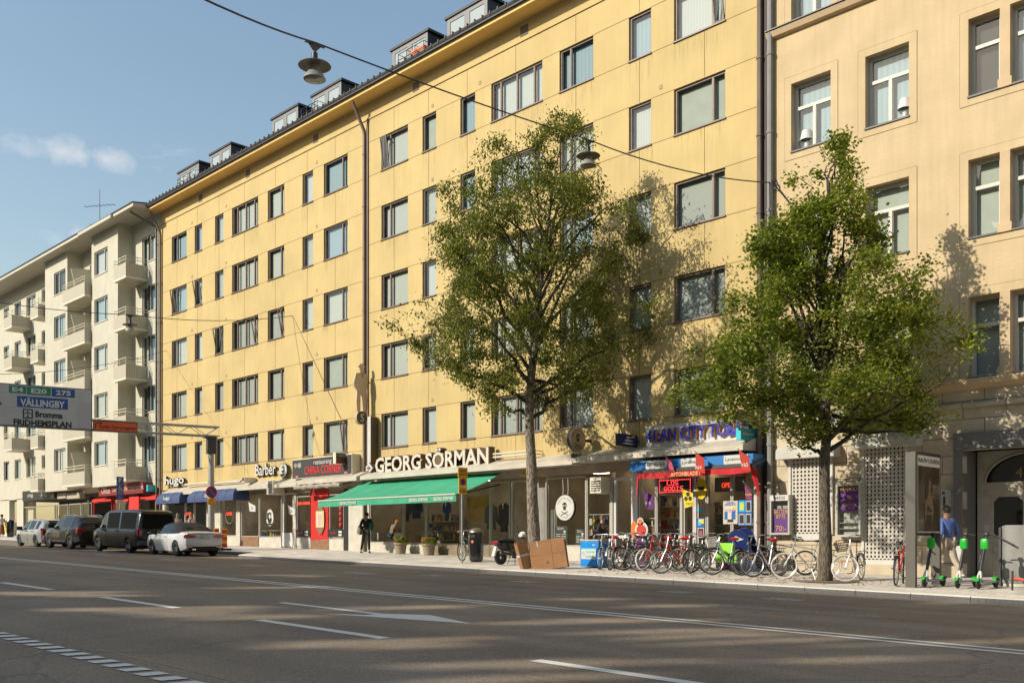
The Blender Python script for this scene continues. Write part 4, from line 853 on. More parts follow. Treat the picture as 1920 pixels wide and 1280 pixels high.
tree('tall airy street tree behind the cardboard stack, its drooping narrow leaves before the yellow wall', FX(1003, 22.55), 22.55,
     [(213,1035,1085),(245,985,1100),(285,905,1130),(330,880,1165),(390,830,1190),(440,775,1195),(500,780,1200),(560,790,1220),(600,730,1225),(650,750,1195),(690,800,1165),(730,880,1140),(765,920,1120),(795,960,1060)],
     [(900,997),(780,992),(640,1000),(520,1012),(400,1030),(300,1045),(225,1062)], .21, 4.6, 1350, 42, .13, .22, .8, 3,
     leafmat('narrow_leaves', (.07,.095,.014), (.135,.155,.024), (.27,.28,.055)), bark('grey_bark', (.10,.08,.06), (.34,.29,.23)), -.08, 36, [(262,935,2),(225,1075,2),(215,1040,2),(350,835,2),(600,722,2),(440,1195,2)])
tree('leafy linden street tree between the parked bicycles in front of the watch shop', FX(1548, 22.35), 22.35,
     [(255,1565,1585),(300,1554,1591),(340,1512,1612),(390,1468,1630),(430,1420,1645),(480,1400,1680),(530,1405,1725),(590,1375,1750),(640,1310,1760),(700,1272,1775),(745,1300,1780),(780,1400,1765),(806,1480,1720)],
     [(950,1547),(800,1547),(650,1545),(500,1540),(400,1545),(300,1572),(262,1578)], .165, 3.1, 1180, 50, .098, .42, .2, 9,
     leafmat('linden_leaves', (.095,.13,.017), (.19,.235,.034), (.36,.38,.07)), bark('brown_bark', (.07,.055,.04), (.17,.14,.10)), -.07, 34, [(258,1578,3),(485,1745,2),(600,1795,2),(665,1785,2),(335,1482,2),(330,1530,2)])
q = MB(); rr = random.Random(4)
for i in range(260):
    x, y = rr.gauss(-11.8, 1.6), rr.gauss(22.4, .5)
    if i % 2: x = rr.uniform(-19, -12); y = rr.uniform(20.9, 22.6)
    z = zp(x, y) + .012; a = rr.uniform(0, 6.28); s = rr.uniform(.03, .06); q.add([(x + s*math.cos(a), y + s*math.sin(a), z), (x - s*.6*math.sin(a), y + s*.6*math.cos(a), z + .015), (x - s*math.cos(a), y - s*math.sin(a), z), (x + s*.6*math.sin(a), y - s*.6*math.cos(a), z + .01)], [(0,1,2),(0,2,3)])
lo = q.build('fallen_leaves', mat('dead_leaves', (.25,.12,.04), .8, var=.4, vs=6)); tag(lo, 'brown dead leaves scattered on the paving under the bicycles', 'leaves', kind='stuff')
q = MB(); q.lathe([(0, .012), (.75, .01), (.8, .006), (.8, 0)], (FX(1548, 22.35), 22.35, zp(-11.7, 22.35)), n=20); one(q, 'tree_pit', mat('bare_soil', (.2,.15,.1), .95, var=.3, vs=12, bump=.5), 'round pit of bare soil at the foot of the linden', 'soil', kind='structure')

# ------------------------------------------------------------------ hanging street lamps and span wires
M_wire = mat('wire_black', (.03,.03,.03), .6)
def wire(pts, label, r=.016):
    q = MB(); P = []
    for (a, b), sag, n_ in pts:
        a, b = Vector(a), Vector(b)
        for i in range(n_ + 1):
            t = i / n_; P.append(a.lerp(b, t) - Vector((0, 0, sag * 4 * t * (1 - t))))
    q.tube(P, r, 5); return one(q, 'span_wire', M_wire, label, 'cable', group=None)
def lamp(X, Y, Z, tilt, label, rz=0):   # Z is the height of the wire clamp
    t = thing('street_lamp', label, 'street lamp', (X, Y, Z - 1.25 * .59), rz, 'street lamps hung on wires over the road'); t.scale = (.59, .59, .59)
    q = MB(); q.prism([(-.42, 1.2 + .42 * tilt), (.42, 1.2 - .42 * tilt), (.42, 1.25 - .42 * tilt), (-.42, 1.25 + .42 * tilt)], -.035, .035, 'x'); q.prism([(-.26, 1.2 + .2 * tilt), (.26, 1.2 - .2 * tilt), (.06, 1.0), (-.06, 1.0)], -.02, .02, 'x'); q.build('wire_clamp', M_dark, t)
    q = MB(); q.lathe([(0, 1.0), (.05, 1.0), (.05, .93), (.105, .92), (.105, .55), (.13, .52)], n=18); q.build('neck', M_black, t, smooth=True)
    q = MB(); q.lathe([(.10, .56), (.55, .50), (.555, .485), (.2, .52), (.16, .50)], n=32); q.build('reflector_disc', mat('lamp_disc', (.16,.14,.11), .5, var=.1), t, smooth=True)
    q = MB(); q.lathe([(.15, .53), (.17, .42), (.2, .32), (.3, .2), (.37, .07), (.38, .04), (.36, .04)], n=28); q.build('lamp_shade', mat('lamp_shade_metal', (.42,.40,.37), .35, .4), t, smooth=True)
    q = MB(); q.lathe([(.36, .045), (.3, .03), (0, .02)], n=28); q.build('lens', mat('lamp_lens', (.22,.2,.15), .2, coat=.6), t, smooth=True)
    return t
def onray(px, py, d):
    r_ = (px - 960) / CF * d; return Vector((CS * r_ - CC * d, CC * r_ + CS * d, ZC + (CH - py) / CF * d))
DL1 = .64 * CF / 60; L1 = onray(590, 82, DL1); L2 = onray(1103, 262, .64 * CF / 44); L3 = onray(244, 590, .64 * CF / 27)
wd = L2 - L1; wrz = math.atan2(-wd.x, wd.y); wsl = -wd.z / math.hypot(wd.x, wd.y)
lamp(*L1, wsl, 'nearest hanging street lamp, seen against the blue sky above the eaves', wrz)
lamp(*L2, wsl * .5, 'hanging street lamp in front of the right edge of the tall airy tree', wrz)
lamp(*L3, .0, 'far hanging street lamp in front of the pale building balconies')
A1 = onray(1455, 343, 0); A1 = Vector((FX(1455, YF), YF, ZP(343, FX(1455, YF), YF)))
W0 = onray(355, -14, DL1 * .72)
wire([((W0, L1 + Vector((0,0,.02))), .05, 6), ((L1 + Vector((0,0,.02)), L2), .06, 10)] , 'black wire carrying the nearest lamp, running down across the yellow wall', .018)
wire([((L2, A1), .25, 10)], 'black wire from the middle lamp to the wall hook on the peach building', .018)
A3 = Vector((FX(549, YF), YF, ZP(592, FX(549, YF), YF)))
wire([((onray(-20, 564, 40), L3), .1, 5), ((L3, A3), .25, 8)], 'thin wire past the far lamp to the yellow wall', .016)
wire([((onray(-20, 702, 42), Vector((FX(312, YF), YF, ZP(657, FX(312, YF), YF)))), .3, 8)], 'thin sagging wire in front of the pale building', .012)
wire([((A3, Vector((FX(640, YF), YF - .02, ZP(785, FX(640, YF), YF)))), .0, 2)], 'thin cable slanting down the yellow wall', .012)
q = MB(); q.tube([A1 + Vector((0, .0, .1)), A1 + Vector((0, -.18, 0)), A1 + Vector((.1, -.12, -.2)), A1 + Vector((.45, -.02, -.7))], .02, 5); q.ring(A1 + Vector((0, -.1, -.1)), .09, .015, 12, 5); one(q, 'wall_hook', M_black, 'black wall hook holding the lamp wire on the peach building', 'hook')
# roof aerials
xa, ya = FX(187, 30), 30
t = thing('roof_aerial', 'thin roof aerial with cross rods on the pale building', 'aerial', (xa, ya, 21)); z2 = ZP(355, xa, ya) - 21
q = MB(); q.tube([(0, 0, 0), (0, 0, z2)], [.05, .02], 6); q.build('mast', M_dark, t)
for zz, ln, a in ((z2 * .82, 1.3, .6), (z2 * .6, .7, 1.2), (z2 * .5, 1.2, .2), (z2 * .42, 1.6, -.3)):
    q = MB(); q.tube([(-ln * math.cos(a), -ln * math.sin(a), zz), (ln * math.cos(a), ln * math.sin(a), zz)], .018, 4)
    for k in range(-3, 4): q.tube([(k * ln / 3.4 * math.cos(a) - .25 * math.sin(a), k * ln / 3.4 * math.sin(a) + .25 * math.cos(a), zz), (k * ln / 3.4 * math.cos(a) + .25 * math.sin(a), k * ln / 3.4 * math.sin(a) - .25 * math.cos(a), zz)], .01, 4)
    q.build('aerial_rods', M_dark, t)

# ------------------------------------------------------------------ awnings
M_green = mat('green_awning_cloth', (.045,.33,.19), .8, var=.12, vs=.8, streak=.08)
M_trim = mat('awning_edge_white', (.55,.53,.46), .7)
ax0, ax1 = -35.21, -26.45; t = thing('awning', 'long green awning spread over the clothes shop windows', 'awning', ((ax0 + ax1) / 2, YF, 3.0)); tt = t.location
q = MB(); nseg = 16
for i in range(nseg):
    a = ax0 + (ax1 - ax0) * i / nseg; b = ax0 + (ax1 - ax0) * (i + 1) / nseg
    for j in range(5):
        def pt(x, j): u = j / 5; return (x, 25.7 - (25.7 - 23.36) * u, 3.93 - .9 * u - .07 * math.sin(u * math.pi) + (.012 * math.sin(x * 7) if 0 < j < 5 else 0))
        q.quad(pt(a, j), pt(b, j), pt(b, j + 1), pt(a, j + 1))
q.build('awning_cloth', M_green, t, smooth=True, world=True)
q = MB(); n_ = 70; L_ = ax1 - ax0
for i in range(n_):
    a = ax0 + L_ * i / n_; b = ax0 + L_ * (i + 1) / n_; f_ = lambda x: .015 * math.sin(x * 9) + .008 * math.sin(x * 23)
    if abs((a + b) / 2 - (ax0 + ax1) / 2) < .06: continue
    q.quad((a, 23.36, 3.03), (b, 23.36, 3.03), (b, 23.36 + f_(b), 2.78), (a, 23.36 + f_(a), 2.78))
q.build('valance', M_green, t, world=True)
q = MB(); q.tube([(ax0, 23.35, 3.04), (ax1, 23.35, 3.04)], .028, 6); q.build('front_rail', M_trim, t, world=True)
for x in (ax0 + .5, (ax0 + ax1) / 2, ax1 - .3): q = MB(); q.tube([(x, 25.85, 3.5), (x + .05, 24.7, 3.25), (x, 23.42, 3.0)], .03, 6); q.build('awning_arm', M_dark, t, world=True)
for pxc in (652, 784, 0):
    if pxc: xx = FX(pxc, 23.33)
    else: xx = -27.1
    text('GEORG SÖRMAN', .15, M_whitelet, t, faceY(xx, 23.325, 2.91), .004, 1.1, world=True, bold=.02)
M_navy = mat('navy_awning_cloth', (.045,.07,.17), .75, var=.1)
M_navyp = mat('navy_awning_piping', (.16,.2,.32), .7)
for k, (pa, pb, pyb, pyt, lab) in enumerate(((292, 336, 945, 921, 'small dark blue dome awning beside the pale building corner'), (351, 437, 942, 913, 'wider dark blue dome awning behind the no stopping sign'))):
    Yo = 24.95; xa, xb = max(FX(pa, Yo), YX0 - .6) if 0 else FX(pa, Yo), FX(pb, Yo); z0 = F(pa, pyb, Yo)[1]; z1 = z0 + .78; t = thing('dome_awning', lab, 'awning', ((xa + xb) / 2, YF, z0), 0, 'dark blue dome awnings')
    n_ = 7; prof_ = [(YF - .02 - (YF - .02 - Yo) * math.sin(math.pi / 2 * i / n_), z0 + .2 + (z1 - z0 - .2) * math.cos(math.pi / 2 * i / n_)) for i in range(n_ + 1)] + [(Yo, z0)]
    q = MB()
    ins = .45
    for (ya, za), (yb2, zb2) in zip(prof_[:-1], prof_[1:]):
        ia = ins * ((za - z0 - .2) / (z1 - z0 - .2)) ** 2 if za > z0 + .2 else 0; ib = ins * ((zb2 - z0 - .2) / (z1 - z0 - .2)) ** 2 if zb2 > z0 + .2 else 0
        q.quad((xa + ia, ya, za), (xb - ia, ya, za), (xb - ib, yb2, zb2), (xa + ib, yb2, zb2))
        for s_, X_, sg in ((0, xa, 1), (1, xb, -1)): q.quad((X_ + sg * ia, ya, za), (X_ + sg * ib, yb2, zb2), (X_ + sg * ib, YF - .02, zb2), (X_ + sg * ia, YF - .02, za))
    q.build('awning_cloth', M_navy, t, smooth=True, world=True)
    m_ = MB(); nb = 3 if k == 0 else 6
    for i in range(1, nb):
        x = xa + (xb - xa) * i / nb; m_.tube([(x, y - .01, z + .01) for y, z in prof_], .012, 4)
    m_.build('awning_rib', M_navyp, t, world=True)
    text('hugo', .26, M_whitelet, t, faceY((xa + xb) / 2 - .1, Yo - .01, z0 + .28), .004, .75, world=True, bold=.02); text('hugo', .07, M_whitelet, t, faceY((xa + xb) / 2, Yo - .01, z0 + .08), .004, world=True)
t = thing('awning', 'furled grey awning over the red restaurant entrance', 'awning', (FX(600, 25.2), YF, 3.3)); q = MB(); xa, xb = FX(553, 25.1), FX(640, 25.1)
pts = [(xa + (xb - xa) * i / 14, 25.1 + .03 * math.sin(i * 2.1), F(553, 914, 25.1)[1] + .02 * math.sin(i * 1.7)) for i in range(15)]; q.tube(pts, [.1 + .035 * math.sin(i * 2.7) for i in range(15)], 8); q.build('furled_cloth', mat('grey_cloth', (.33,.3,.25), .9, var=.2, vs=4), t, smooth=True, world=True)
q = MB(); q.tube([(xa + .05, 25.1, pts[0][2]), (xa + .05, YF, pts[0][2] + .2)], .03, 6); q.tube([(xb - .05, 25.1, pts[0][2]), (xb - .05, YF, pts[0][2] + .2)], .03, 6); q.build('awning_arm', M_black, t, world=True)

# ------------------------------------------------------------------ shop signs
def T(name, label, X, Y, Z, cat='sign', rz=0, group=None): return thing(name, label, cat, (X, Y, Z), rz, group)
def letters(s, px0, px1, py0, py1, Y, label, face, side, depth=.14, bold=.02, gap=True):
    (xa, z1), (xb, _) = F(px0, py0, Y), F(px1, py0, Y); z0 = F(px0, py1, Y)[1]; t = T('lettering_sign', label, (xa + xb) / 2, YF, z0)
    M = faceY((xa + xb) / 2, Y, (z0 + z1) / 2)
    text(s, z1 - z0, side, t, M @ Matrix.Translation((0, 0, -depth / 2)), depth, xb - xa, 'letter_body', bold + .01, True)
    text(s, (z1 - z0) * .94, face, t, M @ Matrix.Translation((0, 0, .008)), .01, (xb - xa) * .992, 'letter_face', bold - .012, True)
    q = MB(); q.box(xa, xb, YF - .03, YF - .002, z0 - .02, z0 + .03); q.build('mounting_rail', M_dark, t, world=True)
    return t
M_brside = mat('brown_letter_side', (.13,.08,.045), .6); M_ivory = mat('ivory_letter_face', (.58,.54,.46), .5)
letters('GEORG SÖRMAN', 703, 917, 851, 888, 25.45, 'raised ivory capital letters spelling the clothes shop name above the canopy', M_ivory, M_brside, .3, .035)
Mb = faceY(0, 0, 0)
letters('Barber', 479, 517, 870, 893, 25.75, 'white script letters of the barber shop', M_whitelet, M_black, .08, .02)
letters('hugo', 309, 345, 893, 914, 25.7, 'white and black raised letters above the small blue awning', M_whitelet, M_black, .12, .03)
X, Z = F(531.5, 881, 25.7); t = T('round_sign', 'round black and white barber emblem with a bearded face', X, YF, Z - .35); q = MB(); q.disc((0, -.18, .35), .36, .36, th=.08); q.build('sign_plate', M_black, t); q = MB(); q.disc((0, -.228, .35), .33, .33, th=.012); q.ring((0, -.23, .35), .335, .012, 24, 4); q.build('sign_face', M_white, t)
q = MB(); q.disc((0, -.24, .47), .11, .07, th=.01); q.disc((0, -.24, .3), .1, .09, th=.01); q.box(-.07, .07, -.247, -.236, .35, .37); q.prism([(-.2, .17), (.2, .17), (.12, .07), (-.12, .07)], -.247, -.236); q.build('emblem', M_black, t); q = MB(); q.disc((0, -.248, .4), .07, .075, th=.006); q.build('emblem_face', M_white, t)
# restaurant sign
Y = 25.45; (xa, z1), (xb, _) = F(548, 862, Y), F(660, 854, Y); z0 = F(548, 898, Y)[1]; xm = (xa + xb) / 2
t = T('restaurant_sign', 'long dark grey restaurant sign with red and white lettering', xm, YF, z0); H_ = z1 - z0; q = MB(); q.box(xa, xb, Y, YF - .01, z0, z1); q.build('sign_box', M_creamp, t, world=True)
q = MB(); q.box(xa + .03, xb - .03, Y - .012, Y - .001, z0 + .03, z1 - .03); q.build('sign_face', mat('charcoal_sign', (.045,.043,.042), .5), t, world=True); M_redl = mat('red_lettering', (.75,.03,.03), .4)
text('restaurang', .24, M_whitelet, t, faceY(xm + .15, Y - .02, z1 - .27), .008, 1.45, world=True); text('CHINA CORNER', .38, M_redl, t, faceY(xm + .15, Y - .02, z0 + .34), .008, 2.95, world=True)
text('中華', .24, M_whitelet, t, faceY(xa + .5, Y - .02, z1 - .3), .008, .6, world=True)
for x_ in (xa + .42, xb - .45): text('Coca-Cola', .09, M_redl, t, faceY(x_, Y - .02, z0 + .2), .006, .4, world=True); q = MB(); q.box(x_ - .1, x_ + .1, Y - .02, Y - .013, z0 + .08, z0 + .12); q.build('small_plate', M_white, t, world=True)
# restaurant blade sign
X = FX(660, YF); y0 = YX(627, X); y0 = max(y0, 24.5); t = T('blade_sign', 'brown projecting restaurant sign box beside the drainpipe', X, YF, ZP(869, X, y0)); z0 = t.location.z; z1 = ZP(848, X, y0)
ye = min(YF - .3, YX(667, X)); q = MB(); q.box(X - .1, X + .1, y0, ye, z0, z1); q.build('sign_box', M_creamp, t, world=True); q = MB(); q.box(X + .101, X + .11, y0 + .03, ye - .03, z0 + .03, z1 - .03); q.build('sign_face', mat('dark_brown_sign', (.09,.055,.035), .5), t, world=True)
text('restaurang', .1, M_whitelet, t, faceX(X + .115, (y0 + ye) / 2, z1 - .15), .004, (ye - y0) * .5, world=True); text('CHINA CORNER', .14, M_redl, t, faceX(X + .115, (y0 + ye) / 2, z0 + .15), .004, (ye - y0) * .8, world=True)
q = MB(); q.tube([(X, ye, z1 - .1), (X, YF, z1 - .1)], .025, 5); q.tube([(X, ye, z0 + .1), (X, YF, z0 + .1)], .025, 5); q.build('bracket', M_black, t, world=True)
# arrow and mast of the clothes shop sign
X, Z = F(689, 886, 25.4); Zt = F(689, 780, 25.4)[1]; t = T('arrow_sign', 'white boxed post with an arrow pointing to the raised shop letters', X, YF, Z); h = Zt - Z
q = MB(); q.box(-.11, .11, -.42, -.05, .25, h); q.build('post_box', M_white, t); q = MB(); q.box(.111, .13, -.41, -.05, .25, h - .02); q.build('post_side', M_brside, t)
q = MB(); ap = [(-.12, .0), (.02, .0), (.02, -.0), (.02, -.12), (.32, .17), (.02, .46), (.02, .34), (-.12, .34)]; ap = [(-.2, .08), (.05, .08), (.05, -.07), (.36, .2), (.05, .47), (.05, .32), (-.2, .32)]
q.prism(ap, -.45, -.2); q.build('arrow_body', M_brside, t); q = MB(); q.prism([(u * .86 + .01, w_ * .86 + .03) for u, w_ in ap], -.465, -.452); q.build('arrow_face', M_white, t); q = MB(); q.prism([(u * .5 + .02, w_ * .35 + .13) for u, w_ in ap], -.475, -.466); q.build('arrow_inlay', M_brside, t)
# round S disc with flat gentleman figure
X, Zc = F(675, 783, 25.35); t = T('figure_sign', 'flat brown cut-out of a gentleman with hat and cane standing on a round S disc', X, YF, Zc - .3)
q = MB(); q.disc((0, -.5, .3), .29, .29, axis='x', th=.16); q.build('disc', mat('disc_rim_beige', (.45,.36,.26), .6), t); q = MB(); q.disc((.085, -.5, .3), .27, .27, axis='x', th=.01); q.build('disc_face', mat('disc_brown', (.1,.06,.035), .5), t); text('S', .36, M_ivory, t, faceX(.1, -.5, .3), .01)
q = MB(); q.ring((.09, -.5, .3), .25, .008, 24, 4, 'x'); q.tube([(0, -.25, .3), (0, .0, .3)], .05, 6); q.build('arm', M_black, t)
fig = [(-.24,.0),(-.06,.02),(-.05,.75),(0,.9),(.05,.75),(.1,.02),(.3,.0),(.27,.1),(.25,.9),(.27,1.0),(.3,1.35),(.36,1.0),(.4,1.0),(.37,1.75),(.3,1.86),(.12,1.93),(.11,2.0),(.14,2.1),(.13,2.2),(.23,2.2),(.23,2.23),(.12,2.25),(.1,2.34),(-.1,2.34),(-.12,2.25),(-.19,2.23),(-.19,2.2),(-.1,2.2),(-.1,2.05),(-.06,1.97),(-.07,1.92),(-.3,1.85),(-.42,1.4),(-.4,1.25),(-.26,1.05),(-.24,.9),(-.28,.5)]
fig = [(u * .95 - .5, w_ * .89 + .56) for u, w_ in fig]
q = MB(); q.prism(fig, -.04, .04, 'x'); q.build('figure', mat('figure_tan', (.55,.42,.29), .7), t)
q = MB(); q.prism([(-.78,1.72),(-.73,1.86),(-.7,1.78),(-.72,1.6),(-.78,1.62)], -.05, .05, 'x'); q.build('figure_cuff', M_white, t)
q = MB(); q.tube([(.0, -.1, 1.9), (0, .0, 1.85)], .02, 5); q.tube([(0, -.12, 1.5), (0, -.2, .62)], .012, 5); q.tube([(.045, -.5, 2.25), (.045, -.44, 2.05), (.045, -.38, 2.3)], .012, 5); q.build('cane', M_brside, t)
# skull-like blade disc (right) and the disc hanging in the window
M_tan = mat('tan_sign_face', (.42,.33,.24), .6)
def skull(t, M, s=1.0, parent=None):
    q = MB()
    q.disc((0, 0, .07 * s), .075 * s, .08 * s, th=.006); q.box(-.045 * s, .045 * s, -.003, .003, -.06 * s, .0); q.tube([(-.12 * s, 0, -.2 * s), (.12 * s, 0, -.1 * s)], .01 * s, 5); q.tube([(.12 * s, 0, -.2 * s), (-.12 * s, 0, -.1 * s)], .01 * s, 5)
    q.xf(M); q.build('skull_emblem', M_black, t); q = MB()
    for u in (-.03, .03): q.disc((u * s, -.006, .06 * s), .02 * s, .022 * s, th=.006, n=10)
    q.disc((-.02 * s, -.005, .11 * s), .05 * s, .03 * s, th=.002, n=10) if 0 else None
    q.xf(M); q.build('skull_eyes', M_tan if s > 1.3 else M_white, t)
def arc_text(t, s, r_, a0, a1, h, M, flip=False):
    n_ = len(s)
    for i, ch in enumerate(s):
        if ch == ' ': continue
        a = a0 + (a1 - a0) * i / (n_ - 1); x, z = r_ * math.sin(a), r_ * math.cos(a)
        text(ch, h, M_black, t, M @ Matrix.Translation((x, 0, z)) @ Matrix.Rotation(a + (math.pi if flip else 0), 4, 'Y') @ Matrix.Rotation(R(90), 4, 'X'), .004, res=1)
X, Z = FX(1107, YF), ZP(824, FX(1107, YF), YF - .74); t = T('round_blade_sign', 'round tan skull sign projecting from the wall right of the first tree', X, YF, Z - .42)
q = MB(); q.disc((0, -.74, .42), .4, .4, axis='x', th=.14, n=40); q.build('drum', M_black, t); q = MB(); q.disc((.074, -.74, .42), .385, .385, axis='x', th=.008, n=40); q.ring((.072, -.74, .42), .395, .012, 36, 4, 'x'); q.build('sign_face', M_tan, t)
RX_ = Matrix.Translation((.085, -.74, .42)) @ Matrix.Rotation(R(90), 4, 'Z'); skull(t, RX_, 1.35); arc_text(t, 'STOCKHOLM', .31, R(130), R(230), .05, RX_, True); arc_text(t, 'CREATIVE HEADS', .31, R(-70), R(70), .045, RX_)
q = MB(); q.tube([(0, -.34, .42), (0, 0, .42)], .05, 8); q.tube([(0, -.9, .02), (0, -.9, -.06)], .01, 4); q.tube([(0, -.55, .02), (0, -.55, -.06)], .01, 4); q.build('bracket', M_black, t); q = MB(); q.box(-.03, .03, -.98, -.48, -.2, -.06); q.build('small_plate', M_dark, t); text('BARBER', .06, M_grey, t, faceX(.034, -.73, -.13), .004, .3)
q = MB(); q.tube([(0, -.48, -.12), (0, .0, -.14)], .02, 5); q.build('lower_arm', M_black, t)
Yd = YF - .08; X, Z = F(1060, 951.5, Yd); t = T('round_window_sign', 'round white skull sign hanging in the barred shop window', X, Yd, Z - .47)
q = MB(); q.disc((0, .02, .47), .45, .46, th=.1, n=44); q.build('drum', M_black, t); q = MB(); q.disc((0, -.035, .47), .43, .44, th=.008, n=44); q.ring((0, -.034, .47), .4, .006, 40, 4); q.ring((0, -.03, .47), .44, .01, 40, 4); q.build('sign_face', M_white, t)
MY_ = Matrix.Translation((0, -.042, .47)); skull(t, MY_, 1.3); arc_text(t, 'CREATIVE HEADS', .34, R(-65), R(65), .05, MY_); arc_text(t, 'STOCKHOLM', .34, R(228), R(132), .05, MY_, True)
q = MB()
for u in (-.12, .12): q.tube([(u, .0, .9), (u + .02, 0, 1.1), (u, 0, 1.55)], .012, 5)
q.build('hanging_cord', M_white, t)
# tobacco shop fascia
Y = 25.72; (xa, za), (xb, zb_) = F(1211, 838, Y), F(1408, 827, Y); zt = F(1211, 800, Y)[1]; t = T('shop_fascia', 'long white tobacco shop fascia with raised blue letters', (xa + xb) / 2, YF, za)
q = MB(); q.box(xa, xb, Y, YF - .002, za, zt); q.build('sign_board', mat('white_sign_board', (.56,.55,.53), .6, var=.06), t, world=True)
M_blue = mat('royal_blue_letters', (.02,.03,.42), .4); M_orange = mat('orange_letter_side', (.6,.28,.04), .6)
xa2, xb2 = F(1212, 820, Y)[0], F(1425, 820, Y)[0]; Mx = faceY((xa + min(xb2, xb + .15)) / 2 + .02, Y - .1, (za + zt) / 2)
text('41:AN CITY TOBAK', .42, M_orange, t, Mx @ Matrix.Translation((.02, 0, -.045)), .09, (xb - xa) * 1.0, 'letter_body', .03, True); text('41:AN CITY TOBAK', .42, M_blue, t, Mx @ Matrix.Translation((0, 0, .01)), .015, (xb - xa) * 1.0, 'letter_face', .03, True)
def bladebox(px0, px1, py0, py1, label, m, txt=None, tm=None, side=None, th=.16, h2=None, name='box_sign'):
    X = FX(px1, YF - .12); ya = YX(px0, X); z0 = ZP(py1, X, YF - .12); z1 = ZP(py0, X, YF - .12); t = T(name, label, X, YF, z0)
    q = MB(); q.box(X - th, X, ya, YF - .12, z0, z1); q.build('sign_box', side or m, t, world=True); q = MB(); q.box(X + .001, X + .01, ya + .02, YF - .14, z0 + .02, z1 - .02); q.build('sign_face', m, t, world=True)
    if txt: text(txt, h2 or .09, tm or M_whitelet, t, faceX(X + .014, (ya + YF - .12) / 2, (z0 + z1) / 2), .004, (YF - .12 - ya) * .7, world=True)
    q = MB(); q.tube([(X - th / 2, YF - .12, (z0 + z1) / 2), (X - th / 2, YF, (z0 + z1) / 2)], .04, 6); q.build('bracket', M_black, t, world=True); return t, X, ya, z0, z1
M_teal = mat('teal_sign', (.01,.24,.30), .4)
bladebox(1389, 1417, 805, 827, 'teal projecting sign box under the navy one at the tobacco shop', M_teal, 'postnord', side=mat('cyan_sign', (.03,.5,.6), .4))
t, X, ya, z0, z1 = bladebox(1391, 1415, 773, 800, 'navy and white projecting sign box half hidden by linden leaves', mat('navy_sign', (.012,.018,.08), .4))
q = MB(); q.box(X + .012, X + .018, ya + .08, YF - .2, z0 + .14, z1 - .04); q.build('white_field', M_white, t, world=True); text('PREPAID', .06, M_whitelet, t, faceX(X + .016, (ya + YF) / 2 - .06, z0 + .075), .004, .3, world=True)
t, X, ya, z0, z1 = bladebox(1161, 1196, 816, 838, 'dark blue projecting lottery sign with white wave marks', mat('lottery_blue', (.015,.02,.14), .4), side=M_black)
q = MB(); yc = (ya + YF) / 2 - .06; zc_ = (z0 + z1) / 2
for k, (w_, dz) in enumerate(((.14, .1), (.26, -.0), (.34, -.1))): q.prism([(yc - w_, zc_ + dz - .02), (yc - w_ * .3, zc_ + dz + .03), (yc + w_ * .2, zc_ + dz), (yc + w_, zc_ + dz - .02), (yc + w_ * .3, zc_ + dz - .045)], X + .012, X + .016, 'x')
q.build('wave_mark', M_whitelet, t, world=True); q = MB(); q.box(X + .012, X + .017, yc + .12, yc + .3, z1 - .1, z1 - .04); q.build('yellow_mark', mat('yellow_mark', (.7,.45,.02), .5), t, world=True)
# number 41
X, Z = F(982, 886, YF - .1); t = T('number_sign', 'small yellow lit house number 41 under the canopy', X, YF, Z - .12); q = MB(); q.bbox(-.13, .13, -.1, .05, 0, .24, .01); q.build('sign_box', mat('amber_box', (.7,.38,.07), .4), t); text('41', .12, M_black, t, faceY(0, -.104, .12), .004)
# white rods right of the letters
for k, py in enumerate((851, 857)):
    (xa, z_), (xb, _) = F(925, py, 25.5), F(1002, py, 25.5); q = MB(); q.tube([(xa, 25.5, z_), (xb, 25.5, z_)], .035, 8); q.tube([(xa, 25.5, z_), (xa, YF, z_)], .02, 5); q.tube([(xb, 25.5, z_), (xb, YF, z_)], .02, 5)
    one(q, 'neon_tube', M_ivory, ('upper' if k == 0 else 'lower') + ' of the two ivory tubes right of the raised shop letters', 'sign')
# office shop and clothes shop on the left
def boardsign(px0, px1, py0, py1, Y, label, m, name='shop_sign', par=None):
    (xa, z1), (xb, _) = F(px0, py0, Y), F(px1, py0, Y); z0 = F(px0, py1, Y)[1]; t = T(name, label, (xa + xb) / 2, YF, z0); q = MB(); q.box(xa, xb, Y, YF - .003, z0, z1); q.build('sign_board', m, t, world=True); return t, xa, xb, z0, z1
t, xa, xb, z0, z1 = boardsign(185, 268, 911, 930, 25.3, 'dark red office supply sign under the balconies', mat('dark_red_sign', (.22,.012,.012), .5))
text('Office', .42, M_whitelet, t, faceY(xa + 1.1, 25.29, (z0 + z1) / 2 + .02), .006, 1.3, world=True); text('DEPOT KONTORSVAROR', .24, M_ivory, t, faceY(xa + 4.35, 25.29, (z0 + z1) / 2), .006, 4.4, world=True)
t, xa, xb, z0, z1 = boardsign(42, 101, 921, 939, 25.3, 'black clothes shop sign with two white words at the far left', M_black)
for f_ in (.27, .7): text('plagg', .34, M_whitelet, t, faceY(xa + (xb - xa) * f_, 25.29, (z0 + z1) / 2), .006, 1.1, world=True)
for pa, pb, lb in ((101, 124, 'left'), (125, 150, 'right')): boardsign(pa, pb - 1, 925, 935, 25.5, 'beige fascia panel right of the black clothes shop sign, ' + lb + ' one', mat('beige_panel', (.4,.36,.28), .7), 'fascia_panel')
bladebox(277, 291, 909, 921, 'small cyan projecting sign box at the corner of the yellow building', mat('cyan_sign', (.03,.5,.6), .4), 'postnord', side=mat('cyan_sign', (.03,.5,.6), .4))
